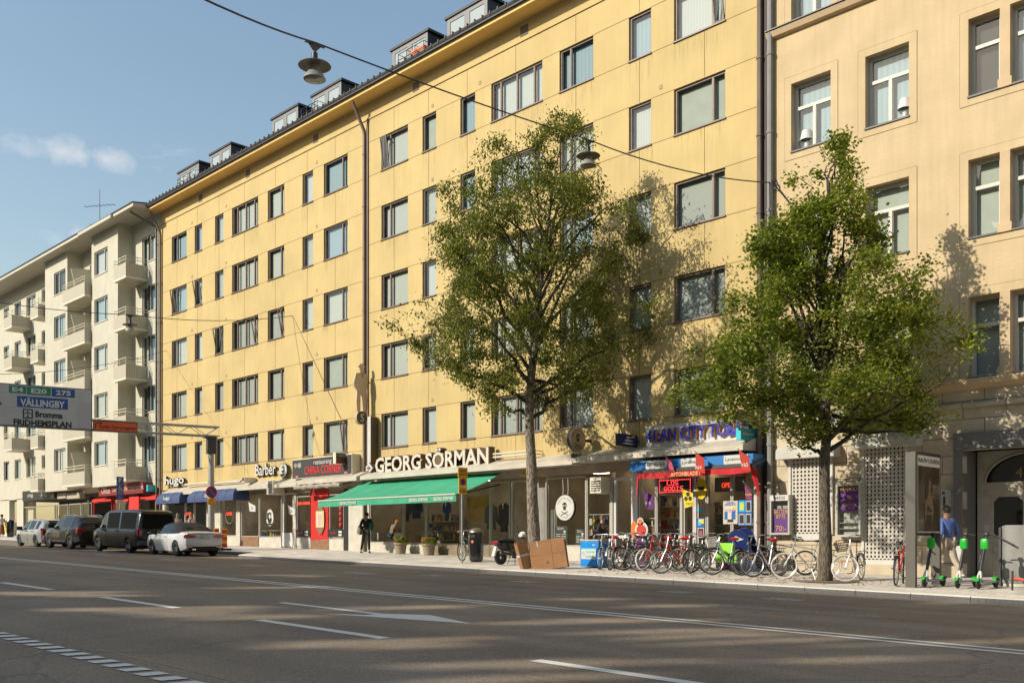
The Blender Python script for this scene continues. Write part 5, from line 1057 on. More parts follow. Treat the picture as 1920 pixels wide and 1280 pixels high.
for pa, pb, pya, pyb, lb in ((172, 208, 937, 941, 'left'), (216, 240, 937, 941, 'middle'), (258, 292, 932, 938, 'right')):
    q = MB(); Y = 25.62; (xa, z1), (xb, _) = F(pa, pya, Y), F(pb, pya, Y); z0 = F(pa, pyb, Y)[1]; q.prism([(Y, z0), (Y, z1), (YF, z1 + .12), (YF, z0 + .12)], xa, xb, 'x'); one(q, 'awning', mat('bright_red_cloth', (.6,.02,.015), .7), lb + ' short bright red awning of the office supply shop', 'awning')
q = MB(); q.box(*[FX(p, 25.4) for p in (245, 263)], 25.3, 25.4, zp(-60, 25.4) + .3, 4.0); o = one(q, 'red_banner', mat('bright_red_cloth', (.6,.02,.015), .7), 'upright red banner panel of the office supply shop', 'banner')

# ------------------------------------------------------------------ cars
M_tyre = M_rubber; M_under = mat('car_underside', (.012,.012,.012), .8)
M_carglass = mat('car_glass', (.008,.009,.010), .06, spec=.22); M_chrome = mat('chrome', (.7,.7,.7), .12, 1.0); M_rimg = mat('alloy_grey', (.32,.32,.33), .3, .8)
M_tail = mat('tail_light_red', (.30,.008,.01), .12, coat=1.0); M_lampc = mat('clear_lamp', (.5,.5,.5), .1, coat=1.0); M_seam = mat('door_seam', (.01,.01,.01), .8)
def carwheel(parent, x, y, r, wd, side, spokes, proto=None):
    if proto:
        w_ = dup(proto, parent, (x, y, r), None); w_.rotation_euler = (0, 0, 0 if side > 0 else math.pi); return w_
    q = MB(); s_ = wd / 2; q.lathe([(r*.62,-s_),(r*.9,-s_),(r*.985,-s_*.72),(r,-s_*.4),(r,s_*.4),(r*.985,s_*.72),(r*.9,s_),(r*.62,s_)], axis='y', n=30)
    w_ = q.build('wheel', M_tyre, parent, smooth=True); w_.location = (x, y, r)
    q = MB(); q.lathe([(r*.66, s_*.9),(r*.62, s_*.55),(r*.6,-s_*.6)], axis='y', n=26); q.lathe([(0, s_*.62),(r*.13, s_*.62),(r*.15, s_*.4)], axis='y', n=14)
    for k in range(spokes):
        a = 2*math.pi*k/spokes; ca, sa = math.cos(a), math.sin(a); wq = r*.055 if spokes > 6 else r*.1
        P = [(-wq, r*.1), (wq, r*.1), (wq*.75, r*.64), (-wq*.75, r*.64)]; vs = [(u*ca + v*sa, s_*.6 + (.0 if v < r*.3 else s_*.18), -u*sa + v*ca) for u, v in P]; vs += [(a_, b_ - s_*.35, c_) for a_, b_, c_ in vs]
        q.add(vs, [(0,1,2,3),(7,6,5,4),(0,4,5,1),(1,5,6,2),(2,6,7,3),(3,7,4,0)])
    q.build('rim', M_rimg, w_, smooth=True); q = MB(); q.disc((0, -s_*.2, 0), r*.6, r*.6, th=.01); q.build('brake_disc', M_under, w_)
    return w_
def car(label, X, Y, rz, keys, W, wheels, wr, paint, glass_side, glass_top, group='cars parked along the kerb', spokes=5, roofm=None, roof_rng=None, cladding=None, seams=(), name='parked_car'):
    t = thing(name, label, 'van' if 'van' in name else 'car', (X, Y, zroad(X)), rz, group); L_ = -keys[-1][0]; t.rotation_euler = (0, math.atan(GR), rz)
    def interp(x):
        for a, b in zip(keys[:-1], keys[1:]):
            if b[0] <= x <= a[0]:
                u = (x - a[0]) / (b[0] - a[0]); u = u * u * (3 - 2 * u) * .5 + u * .5; return [a[i] + (b[i] - a[i]) * u for i in range(6)]
        return list(keys[-1])
    xs = sorted(set([round(-L_ * i / 110, 4) for i in range(111)] + [k[0] for k in keys]), reverse=True)
    G_ = []
    for x in xs:
        _, zb, zl, hw, zr, hr = interp(x); ar = 0
        for wx in wheels:
            if abs(x - wx) < wr * 1.16: ar = max(ar, wr + math.sqrt((wr * 1.16) ** 2 - (x - wx) ** 2) * .98)
        P = [(hw * .72, zb), (hw * .94, zb + .02), (hw, zb + (zl - zb) * .38), (hw * .995, zb + (zl - zb) * .7), (hw * .985, zl - .045), (hw * .955, zl), (hr + (hw * .955 - hr) * .12, zl + (zr - zl) * .86), (hr * .93, zr - .008 - (zr - zl) * .02), (hr * .6, zr + .012), (0, zr + .018)]
        if ar:
            P = [(y if i != 0 else hw * .72, max(z, ar + .012 * max(0, i - 1))) if i < 4 else (y, z) for i, (y, z) in enumerate(P)]; P[4] = (P[4][0], max(P[4][1], P[3][1] + .005)); P[1] = (hw * 1.0, P[1][1]); P[2] = (hw * 1.005, P[2][1])
        G_.append([(x + L_ / 2, y, z) for y, z in P])
    parts = {'body': MB(), 'windows': MB(), 'roof': MB(), 'cladding': MB()}
    def put(k, vs): parts[k].add(vs, [tuple(range(len(vs)))])
    for i in range(len(xs) - 1):
        xm = (xs[i] + xs[i + 1]) / 2
        for j in range(9):
            k = 'body'
            if j == 5 and any(a > xm > b for a, b in glass_side): k = 'windows'
            if j >= 6 and any(a > xm > b for a, b, *c in glass_top if not c): k = 'windows'
            for g_ in glass_top:
                if len(g_) == 3 and j >= g_[2] and g_[0] > xm > g_[1]: k = 'windows'
            if k == 'body' and roof_rng and roof_rng[0] > xm > roof_rng[1] and j >= 5: k = 'roof'
            if cladding and j <= cladding: k = 'cladding'
            for s_ in (1, -1): put(k, [(p[0], p[1] * s_, p[2]) for p in (G_[i][j], G_[i][j+1], G_[i+1][j+1], G_[i+1][j])])
    for e in (0, -1):
        r_ = G_[e]; put('body', [(p[0], p[1], p[2]) for p in r_] + [(p[0], -p[1], p[2]) for p in r_[::-1][1:]])
    for k, m in (('body', paint), ('windows', M_carglass), ('roof', roofm), ('cladding', mat('plastic_cladding', (.02,.02,.02), .6))):
        if parts[k].f:
            o = parts[k].build(k if k != 'roof' else 'soft_top', m, t, smooth=True); md = None
            bm = bmesh.new(); bm.from_mesh(o.data); bmesh.ops.remove_doubles(bm, verts=bm.verts, dist=.0008); bmesh.ops.recalc_face_normals(bm, faces=bm.faces); bm.to_mesh(o.data); bm.free()
            o.data.polygons.foreach_set('use_smooth', [True] * len(o.data.polygons)); o.data.set_sharp_from_angle(angle=R(35))
    u = MB(); u.box(-L_/2 + .3, L_/2 - .25, -W*.36, W*.36, .2, .62); u.build('underbody', M_under, t)
    for wx in wheels:
        u = MB(); u.box(wx + L_/2 - wr*1.1, wx + L_/2 + wr*1.1, -W*.47, W*.47, wr*.8, wr*2.05); 
        u.build('wheel_well', M_under, t) if 0 else None
    pw = None
    for wx in wheels:
        for sd in (-1, 1):
            o = carwheel(t, wx + L_/2, sd * (W/2 - .125), wr, .22, -sd if 0 else sd, spokes, pw); pw = pw or o
            if pw is o: o.rotation_euler = (0, 0, 0 if sd > 0 else math.pi)
    s_ = MB()
    for x in seams:
        for sd in (1, -1):
            i = min(range(len(xs)), key=lambda q: abs(xs[q] - x)); s_.tube([(p[0], p[1] * sd * 1.001, p[2]) for p in G_[i][1:6]], .006, 4)
    if seams: s_.build('door_seams', M_seam, t)
    return t, L_
def plate(t, x, z, txt, m, w_=.5, y=0): q = MB(); q.box(x, x + .012, y - w_/2, y + w_/2, z - .055, z + .055); o = q.build('number_plate', m, t); text(txt, .075, M_black, o, faceX(x + .015, y, z), .003, w_ * .82)
def mirror(t, x, y, z, m):
    for sd in (1, -1): q = MB(); q.bbox(x - .07, x + .07, sd * y, sd * (y + .2), z - .07, z + .08, .03); q.build('mirror', m, t)
def handle(t, xs_, y, z, m):
    for x in xs_:
        for sd in (1, -1): q = MB(); q.bbox(x - .09, x + .09, sd * y, sd * (y + .03), z - .015, z + .015, .008); q.build('door_handle', m, t)
def lights(t, poly_rear, poly_side, x, hw, m=M_tail, name='tail_light'):   # wrap-round lamp
    for sd in (1, -1):
        q = MB(); q.prism([(sd * u, z) for u, z in poly_rear], x - .06, x + .012, 'x')
        if poly_side: q.prism([(u, z) for u, z in poly_side], sd * (hw - .06), sd * (hw + .008), 'y')
        q.build(name, m, t)
CAR_Y = 19.85
M_wpaint = mat('white_car_paint', (.55,.56,.58), .25, spec=.5, coat=.8)
ck = [(0,.42,.70,.70,.76,.62),(-.05,.34,.90,.80,.97,.70),(-.2,.26,.96,.855,1.02,.72),(-.62,.2,.955,.885,1.03,.70),(-1.1,.18,.94,.893,1.27,.56),(-1.5,.18,.93,.895,1.385,.55),(-2.3,.18,.92,.895,1.40,.55),(-2.75,.18,.92,.895,1.33,.56),(-3.35,.18,.92,.89,.98,.66),(-3.9,.2,.85,.865,.89,.62),(-4.28,.26,.70,.79,.75,.58),(-4.42,.36,.55,.66,.60,.5)]
xr = FX(336, 19.05); cx = xr - 1.3 * math.cos(R(3)) ; t, L_ = car('white convertible with black soft top parked at the end of the row', xr - 1.3 + .02, CAR_Y + .0, R(-3.5), ck, 1.79, (-.92, -3.52), .32, M_wpaint, [(-1.35, -1.62), (-1.7, -3.0)], [(-.74, -1.02, 8), (-2.85, -3.32, 6)], roofm=mat('black_soft_top', (.012,.012,.013), .9), roof_rng=(-.64, -2.9), seams=(-1.75, -3.1))
x0 = L_/2
lights(t, [(.34,.80),(.42,.89),(.8,.91),(.8,.78),(.55,.77)], [(x0 - .33,.90),(x0 - .04,.91),(x0 - .04,.78),(x0-.2,.77)], x0 - .0, .83)
plate(t, x0 + .012, .80, 'DEG 172', M_white); mirror(t, x0 - 3.05, .88, .98, M_black); handle(t, [x0 - 1.95], .885, .80, M_chrome)
q = MB(); q.bbox(x0 - .16, x0 + .006, -.66, .66, .24, .38, .03); q.build('rear_diffuser', M_under, t); q = MB(); q.box(x0 - .02, x0 + .008, -.72, .72, .955, .97); q.build('boot_edge', M_seam, t)
for dy in (-.13,-.045,.045,.13): q = MB(); q.ring((x0 + .012, dy, .895), .045, .006, 16, 4, 'x'); q.build('ring_emblem', M_chrome, t)
for dy in (-.5,-.42): q = MB(); q.tube([(x0 - .1, dy, .3), (x0 + .02, dy, .3)], .035, 8); q.build('exhaust_tip', M_chrome, t)
for dy in (-.62, .62): q = MB(); q.box(x0 - .01, x0 + .012, dy - .14, dy + .14, .45, .475); q.build('reflector', M_tail, t)
M_bpaint = mat('black_van_paint', (.006,.006,.007), .28, spec=.3, coat=.35)
vk = [(0,.42,1.0,.86,1.75,.72),(-.05,.34,1.05,.925,1.88,.78),(-.3,.28,1.07,.95,1.95,.80),(-1.5,.26,1.08,.955,1.97,.80),(-3.4,.26,1.08,.955,1.95,.79),(-3.9,.26,1.08,.95,1.85,.76),(-4.55,.26,1.06,.945,1.20,.74),(-4.95,.28,.96,.91,1.02,.70),(-5.2,.33,.75,.84,.80,.64),(-5.29,.4,.6,.74,.66,.58)]
xr = FX(240, 18.95); t, L_ = car('black van with tinted windows parked between the dark off-roader and the white convertible', xr + .99 - 5.29/2, CAR_Y + .03, 0, vk, 1.91, (-.99, -4.39), .335, M_bpaint, [(-.28, -1.9), (-2.05, -3.4), (-3.5, -4.3)], [(-3.95, -4.5, 6)], seams=(-2.0, -3.42, -4.45), spokes=5, name='parked_van')
x0 = L_/2; q = MB(); q.prism([(-.74, 1.12), (.74, 1.12), (.66, 1.78), (-.66, 1.78)], x0 - .06, x0 + .006, 'x'); q.build('rear_window', M_carglass, t)
lights(t, [(.74,.78),(.74,1.08),(.86,1.08),(.86,.78)], [(x0-.17,.78),(x0-.17,1.08),(x0-.04,1.08),(x0-.04,.78)], x0, .915); plate(t, x0 + .012, .78, 'BA 29 884', mat('yellow_plate', (.75,.45,.02), .5), .52)
q = MB(); q.bbox(x0 - .15, x0 + .07, -.9, .9, .34, .56, .04); q.build('rear_bumper', mat('grey_bumper', (.06,.06,.065), .5), t); mirror(t, x0 - 4.25, .95, 1.2, M_black); handle(t, [x0 - 3.55, x0 - 2.2], .95, 1.0, M_bpaint)
q = MB(); q.box(x0 + .008, x0 + .02, -.5, .5, .93, .955); q.build('tailgate_trim', M_chrome, t); q = MB(); q.box(x0 - 4.3, x0 - .3, -.963, -.95, 1.085, 1.1); q.build('window_trim', M_chrome, t)
M_spaint = mat('dark_suv_paint', (.011,.010,.011), .28, spec=.3, coat=.4)
sk = [(0,.5,.9,.72,.95,.6),(-.05,.42,1.02,.84,1.12,.68),(-.2,.36,1.08,.91,1.35,.66),(-.65,.3,1.09,.945,1.62,.62),(-1.1,.28,1.08,.96,1.69,.64),(-2.2,.28,1.06,.965,1.70,.65),(-2.9,.28,1.05,.96,1.62,.64),(-3.6,.28,1.04,.95,1.12,.68),(-4.2,.3,.98,.92,1.0,.64),(-4.65,.36,.8,.84,.84,.6),(-4.8,.44,.62,.7,.68,.5)]
xr = FX(131, 18.95); t, L_ = car('dark off-roader with silver sill parked behind the black van', xr + .97 - 2.4, CAR_Y + .02, 0, sk, 1.93, (-.97, -3.83), .37, M_spaint, [(-.62, -1.05), (-1.12, -2.15), (-2.24, -3.25)], [(-.1, -.6, 8), (-2.95, -3.55, 6)], seams=(-1.3, -2.2, -3.3), cladding=1, spokes=10)
x0 = L_/2; lights(t, [(.6,.85),(.6,1.0),(.83,1.03),(.83,.82)], [(x0-.3,.98),(x0-.05,1.04),(x0-.05,.82),(x0-.22,.82)], x0, .9); q = MB(); q.box(x0 - 3.3, x0 - 1.5, -.98, -.94, .36, .42); q.build('sill_trim', M_chrome, t); mirror(t, x0 - 3.15, .95, 1.15, M_spaint)
q = MB(); q.box(x0 - 3.3, x0 - .65, -.925, -.90, 1.075, 1.1); q.build('window_trim', M_chrome, t); handle(t, [x0 - 1.5, x0 - 2.45], .955, .95, M_chrome)
for sd in (-1, 1): q = MB(); q.tube([(x0 - .7, sd * .6, 1.66), (x0 - 1.2, sd * .61, 1.74), (x0 - 2.7, sd * .61, 1.70)], .018, 6); q.build('roof_rail', M_chrome, t)
M_sil = mat('silver_car_paint', (.36,.36,.35), .25, .3, coat=.8)
hk = [(0,.4,.78,.74,.84,.6),(-.05,.3,.92,.83,1.0,.64),(-.2,.24,.96,.85,1.3,.6),(-.45,.2,.96,.86,1.44,.58),(-1.0,.18,.95,.865,1.49,.6),(-2.2,.18,.93,.865,1.5,.6),(-2.7,.18,.92,.86,1.42,.59),(-3.35,.18,.91,.855,1.0,.64),(-3.85,.2,.84,.83,.88,.6),(-4.15,.26,.66,.75,.7,.54),(-4.25,.34,.5,.62,.56,.46)]
xr = FX(64, 18.95); t, L_ = car('silver estate car at the far left end of the parked row', xr + .85 - 2.12, CAR_Y, 0, hk, 1.7, (-.85, -3.42), .31, M_sil, [(-.55, -1.0), (-1.15, -2.0), (-2.08, -3.05)], [(-.12, -.42, 8), (-2.75, -3.3, 6)], seams=(-1.1, -2.05, -3.1), spokes=9)
x0 = L_/2; lights(t, [(.6,.68),(.6,.96),(.76,1.0),(.78,.68)], [(x0-.25,.95),(x0-.05,1.02),(x0-.05,.66),(x0-.15,.66)], x0, .82); mirror(t, x0 - 2.95, .86, .98, M_black); handle(t, [x0 - 1.35, x0 - 2.3], .86, .84, M_sil); q = MB(); q.bbox(x0 - .1, x0 + .05, -.76, .76, .38, .6, .04); q.build('rear_bumper', M_sil, t)

# ------------------------------------------------------------------ bicycles
WR = .335
def spoked(parent, x, tyre=M_rubber, rim=M_steel, reflectors=True):
    q = MB(); q.ring((0, 0, 0), WR - .018, .019, 30, 6); w_ = q.build('wheel', tyre, parent, smooth=True); w_.location = (x, 0, WR)
    q = MB(); q.ring((0, 0, 0), WR - .043, .011, 28, 5); q.tube([(0, -.045, 0), (0, .045, 0)], .018, 8)
    for k in range(20):
        a = 2 * math.pi * k / 20; b = a + (.5 if k % 2 else -.5); sd = .02 if k % 4 < 2 else -.02
        q.tube([(.016 * math.cos(b), sd, .016 * math.sin(b)), ((WR - .045) * math.cos(a), 0, (WR - .045) * math.sin(a))], .0022, 3, caps=False)
    q.build('rim', rim, w_, smooth=True)
    if reflectors:
        q = MB(); q.box(-.03, .03, -.008, .008, .17, .2); q.build('reflector', mat('orange_reflector', (.8,.22,.02), .3), w_)
    return w_
def bicycle(label, pt, heading, steer, frame, saddle='black', lean=0, tyre=M_rubber, rim=M_steel, basket=None, rack=True, guards=None, drop=False, step=False, front_at=True, name='bicycle'):
    """origin between the wheels; the front wheel stands on pt"""
    h = R(heading); X, Y = pt[0] - .54 * math.cos(h), pt[1] - .54 * math.sin(h)
    t = thing(name, label, 'bicycle', (X, Y, zp(X, Y)), h, 'bicycles parked along the kerb'); t.rotation_euler = (R(lean), 0, h)
    fm = mat('bike_' + '_'.join('%03d' % int(c * 100) for c in frame), frame, .3, coat=.5)
    fx, rx_ = .54, -.54; hx, hz = .30, .90; bb = (-.08, 0, .28); st = (-.24, 0, .82)
    spoked(t, rx_, tyre, rim)
    q = MB(); 
    if step: q.tube([(hx + .03, 0, hz - .13), (.1, 0, .48), bb], [.02, .02, .022], 7); q.tube([(hx + .02, 0, hz - .05), (.05, 0, .52), (-.14, 0, .45)], .014, 6)
    else: q.tube([(hx, 0, hz - .06), (-.215, 0, .74)], .015, 7); q.tube([(hx + .03, 0, hz - .14), bb], .018, 7)
    q.tube([bb, st], .016, 7); q.tube([(hx - .01, 0, hz + .02), (hx + .055, 0, hz - .2)], .02, 8)
    for sd in (-.05, .05): q.tube([(bb[0], sd * .5, bb[2]), (rx_, sd, WR)], .009, 5); q.tube([(-.215, sd * .3, .72), (rx_, sd, WR)], .008, 5)
    q.build('frame', fm, t, smooth=True)
    fk = bpy.data.objects.new('front_fork', None); bpy.data.objects.remove(fk)
    q = MB(); ca = (hx + .06, 0, hz - .22)
    for sd in (-.045, .045): q.tube([(hx + .06, sd, hz - .24), (hx + .13, sd, .55), (fx, sd, WR)], .011, 6)
    q.tube([(hx + .06, -.045, hz - .24), (hx + .06, .045, hz - .24)], .016, 6); q.tube([(hx + .05, 0, hz - .2), (hx - .035, 0, hz + .13)], .014, 6)
    f_ = q.build('fork', mat('fork_silver', (.45,.45,.46), .3, .6) if steer else fm, t, smooth=True)
    q = MB(); bx = hx - .035
    if drop: q.tube([(bx + .02, -.2, 1.02 - .1), (bx + .12, -.2, .98), (bx + .09, -.2, 1.03), (bx + .05, -.18, 1.04), (bx + .03, 0, 1.04), (bx + .05, .18, 1.04), (bx + .09, .2, 1.03), (bx + .12, .2, .98), (bx + .02, .2, .92)], .012, 6)
    else: q.tube([(bx - .16, -.28, 1.02), (bx - .02, -.26, 1.05), (bx + .05, -.1, 1.07), (bx + .04, 0, 1.04), (bx + .05, .1, 1.07), (bx - .02, .26, 1.05), (bx - .16, .28, 1.02)], .011, 6)
    hb = q.build('handlebar', M_steel, f_, smooth=True)
    for sd in (-1, 1): q = MB(); q.tube([(bx - .17, sd * .282, 1.02), (bx - .07, sd * .27, 1.04)], .016, 6) if not drop else q.tube([(bx + .02, sd * .2, .92), (bx + .1, sd * .2, .96)], .015, 6); q.build('grip', M_black, f_)
    fw = spoked(f_, fx, tyre, rim)
    q = MB(); q.ring((bb[0], -.05, bb[2]), .085, .006, 20, 4); q.tube([(bb[0], -.06, bb[2]), (bb[0] + .13, -.07, bb[2] - .1)], .01, 5); q.tube([(bb[0], .06, bb[2]), (bb[0] - .13, .07, bb[2] + .1)], .01, 5)
    for s_, dx, dz in ((-1, .13, -.1), (1, -.13, .1)): q.box(bb[0] + dx - .04, bb[0] + dx + .04, s_ * .075, s_ * .16, bb[2] + dz - .01, bb[2] + dz + .012)
    q.tube([(bb[0], -.05, bb[2] + .085), (rx_, -.04, WR + .035)], .005, 4); q.tube([(bb[0], -.05, bb[2] - .085), (rx_, -.04, WR - .035)], .005, 4); q.build('crankset', M_dark, t)
    q = MB(); q.tube([st, (-.265, 0, .93)], .012, 6); q.build('seat_post', M_steel, t)
    q = MB(); big = saddle != 'black'; k = 1.25 if big else 1
    q.lathe([(0, -.14*k), (.05*k, -.13*k), (.085*k, -.05*k), (.06*k, .04), (.028*k, .12), (0, .15*k)], axis='x', n=12); q.v = [(-.27 + z_[0], z_[1], .965 + z_[2] * (.42 if not big else .5)) for z_ in q.v]
    q.build('saddle', M_black if saddle == 'black' else mat('cover_' + saddle, {'red': (.62,.015,.02), 'grey': (.3,.3,.3)}[saddle], .5), t, smooth=True)
    if guards is not None:
        gm = fm if guards == 'frame' else M_black if guards == 'black' else M_steel
        for par, gx, a0, a1 in ((t, rx_, 20, 175), (f_, fx, 15, 150)):
            q = MB(); n_ = 14; rr_ = WR + .022
            for i in range(n_):
                a = R(a0 + (a1 - a0) * i / n_); b = R(a0 + (a1 - a0) * (i + 1) / n_); pa = [(gx + rr_ * math.cos(a), sd, WR + rr_ * math.sin(a)) for sd in (-.026, .026)]; pb = [(gx + rr_ * math.cos(b), sd, WR + rr_ * math.sin(b)) for sd in (.026, -.026)]; q.quad(pa[0], pa[1], pb[0], pb[1])
            q.build('mudguard', gm, par)
    if rack:
        q = MB(); 
        for sd in (-.05, .05): q.tube([(-.3, sd, .72), (-.78, sd, .73)], .006, 4); q.tube([(-.7, sd, .73), (rx_, sd, WR)], .006, 4)
        for x_ in (-.4, -.55, -.7): q.tube([(x_, -.05, .725), (x_, .05, .725)], .006, 4)
        q.build('rack', M_dark, t)
    if basket:
        q = MB(); w1, w0 = .17, .13; bxx = fx - .05
        for zz, w_ in ((.78, w0), (.88, .15), (1.0, w1)): q.tube([(bxx - w_*.7, -w_, zz), (bxx + w_*.9, -w_, zz), (bxx + w_*.9, w_, zz), (bxx - w_*.7, w_, zz)], .009, 4, closed=True)
        for i in range(8):
            for sd in (-1, 1): u = -.7 + 1.6 * i / 7; q.tube([(bxx + w0*u, sd * w0, .78), (bxx + w1*u, sd * w1, 1.0)], .0055, 3)
            u = -1 + 2 * i / 7; q.tube([(bxx + w0*.9, w0*u, .78), (bxx + w1*.9, w1*u, 1.0)], .0055, 3)
        q.tube([(bxx - .1, 0, .78), (bxx + .1, 0, .78)], .006, 4); q.build('basket', M_white if basket == 'white' else M_dark, f_)
    q = MB(); q.lathe([(0, 0), (.03, .01), (.035, .05), (0, .055)], (fx - .2, 0, .86), axis='x', n=10); q.build('headlamp', M_steel, f_)
    q = MB(); q.tube([(-.12, .06, .26), (-.2, .2, .02)], .008, 5); q.build('kickstand', M_steel, t)
    if steer:       # turn fork, bars and wheel about the head tube
        axis_p = Vector((hx + .02, 0, .8)); ax = Vector((-.085, 0, .33)).normalized()
        M = Matrix.Translation(axis_p) @ Matrix.Rotation(R(steer), 4, ax) @ Matrix.Translation(-axis_p); f_.matrix_local = M
    return t
def pp(px, py): 
    k = (px - 960) / CF; dx = -CC + k * CS; dy = CS + k * CC; dz = (CH - py) / CF; t_ = (.12 - .0206 * KY - ZC) / (dz + GR * dx - .0206 * dy); return (t_ * dx, t_ * dy)
RED = (.5,.02,.015); BLK = (.02,.02,.022)
bicycle('silver racing bicycle with drop bars right of the blue freezer box', pp(1125, 1068.5), -74, 5, (.35,.34,.33), 'black', 3, drop=True, rack=False)
bicycle('red-brown bicycle with bright red saddle cover, second right of the freezer', pp(1144, 1069.5), -58, -12, (.32,.05,.02), 'red', -2, guards='steel', drop=True)
bicycle('black bicycle leaning left, third in the crowded row', pp(1170, 1069), -105, -18, BLK, 'black', 7, guards=None)
bicycle('black upright bicycle with large thin wheels behind the white tyred one', pp(1200, 1070.5), -125, -25, (.03,.03,.03), 'black', 2, guards='black', step=True)
bicycle('red bicycle with white tyres leaning in the middle of the row', pp(1212, 1072.5), -112, 0, RED, 'red', 7, tyre=mat('white_tyre', (.7,.68,.62), .7), guards=None)
bicycle('red bicycle with orange reflectors and its front wheel turned flat to the road', pp(1241, 1075), -104, -40, RED, 'red', 2, guards='steel', step=True)
bicycle('red city bicycle with covered saddle standing behind the middle of the row', pp(1262, 1070), -84, 8, (.42,.02,.03), 'red', -3, guards='black')
bicycle('silver bicycle with raised handlebar half hidden in the row', pp(1279, 1070.5), -120, -18, (.3,.3,.3), 'black', 4, guards=None)
bicycle('black and green city bicycle facing the road left of the light blue one', pp(1294, 1076), -78, 6, (.03,.06,.03), 'black', -2, guards='black')
b8 = bicycle('light blue bicycle with white front basket and large turned front wheel', pp(1338, 1077.5), -100, -42, (.3,.42,.5), 'red', 2, basket='white', guards='steel', step=True)
bicycle('orange and black bicycle behind the dark blue arched board', pp(1371, 1071), -70, 0, (.45,.12,.03), 'black', 2)
bicycle('dark bicycle with orange reflectors just left of the white mountain bike', pp(1390, 1079), -118, -8, BLK, 'black', -4, guards='black')
bicycle('white and purple mountain bicycle with red saddle cover', pp(1413, 1082), -98, -38, (.55,.5,.55), 'red', 1, rack=False)
bicycle('black mountain bicycle with yellow marks right of the white and purple one', pp(1437, 1078), -130, -20, (.04,.04,.03), 'black', 4, rack=False)
bicycle('white tyred grey bicycle standing left of the linden trunk', pp(1470, 1084), -142, -5, (.42,.42,.42), 'black', -7, tyre=mat('white_tyre', (.7,.68,.62), .7), guards='black')
bicycle('white bicycle with dark front basket and white tyres right of the linden trunk', pp(1591, 1090.5), -80, -62, (.62,.6,.57), 'black', 2, tyre=mat('white_tyre', (.7,.68,.62), .7), basket='dark', guards='black', step=True)
bicycle('red bicycle seen from behind beside the advertising stand', (pp(1681, 1099)[0] - .30, pp(1681, 1099)[1] + 1.04), 105, 8, RED, 'black', 3, guards='black', basket='dark')
bicycle('grey child size bicycle locked to the loading zone pole by the bin', pp(867, 1053), -62, -6, (.12,.12,.12), 'black', 3, rack=False)
bicycle('dark red bicycle behind the silver racing one, near the freezer', pp(1158, 1066), -95, 10, (.3,.02,.02), 'black', -4, guards='black')
bicycle('dark blue bicycle in the second row left of the white tyred red one', pp(1186, 1066), -80, -15, (.02,.03,.09), 'grey', 5, guards='black')
bicycle('bright red bicycle with red saddle cover in the second row', pp(1229, 1068), -72, 12, (.6,.02,.02), 'red', -5, guards=None)
bicycle('white framed bicycle in the second row behind the turned front wheel', pp(1254, 1067), -110, 20, (.5,.48,.44), 'black', 4, guards='steel')
bicycle('black bicycle in the second row behind the light blue one', pp(1322, 1070), -88, -10, BLK, 'black', 5, guards='black')
bicycle('orange red bicycle leaning in the second row by the green bag', pp(1356, 1069), -100, 15, (.5,.09,.02), 'red', -4, guards='steel')
q = MB(); x, y = pp(1318, 1074); y += .9; q.bbox(-.05, .4, -.02, .12, .52, .82, .02); q.bbox(-.2, .5, .02, .1, .26, .56, .03); q.xf(Matrix.Translation((x, y, zp(x, y)))); one(q, 'delivery_bag', mat('lime_green_cloth', (.25,.6,.03), .6, var=.15, vs=5), 'lime green bag carried behind the light blue bicycle wheel', 'bag')

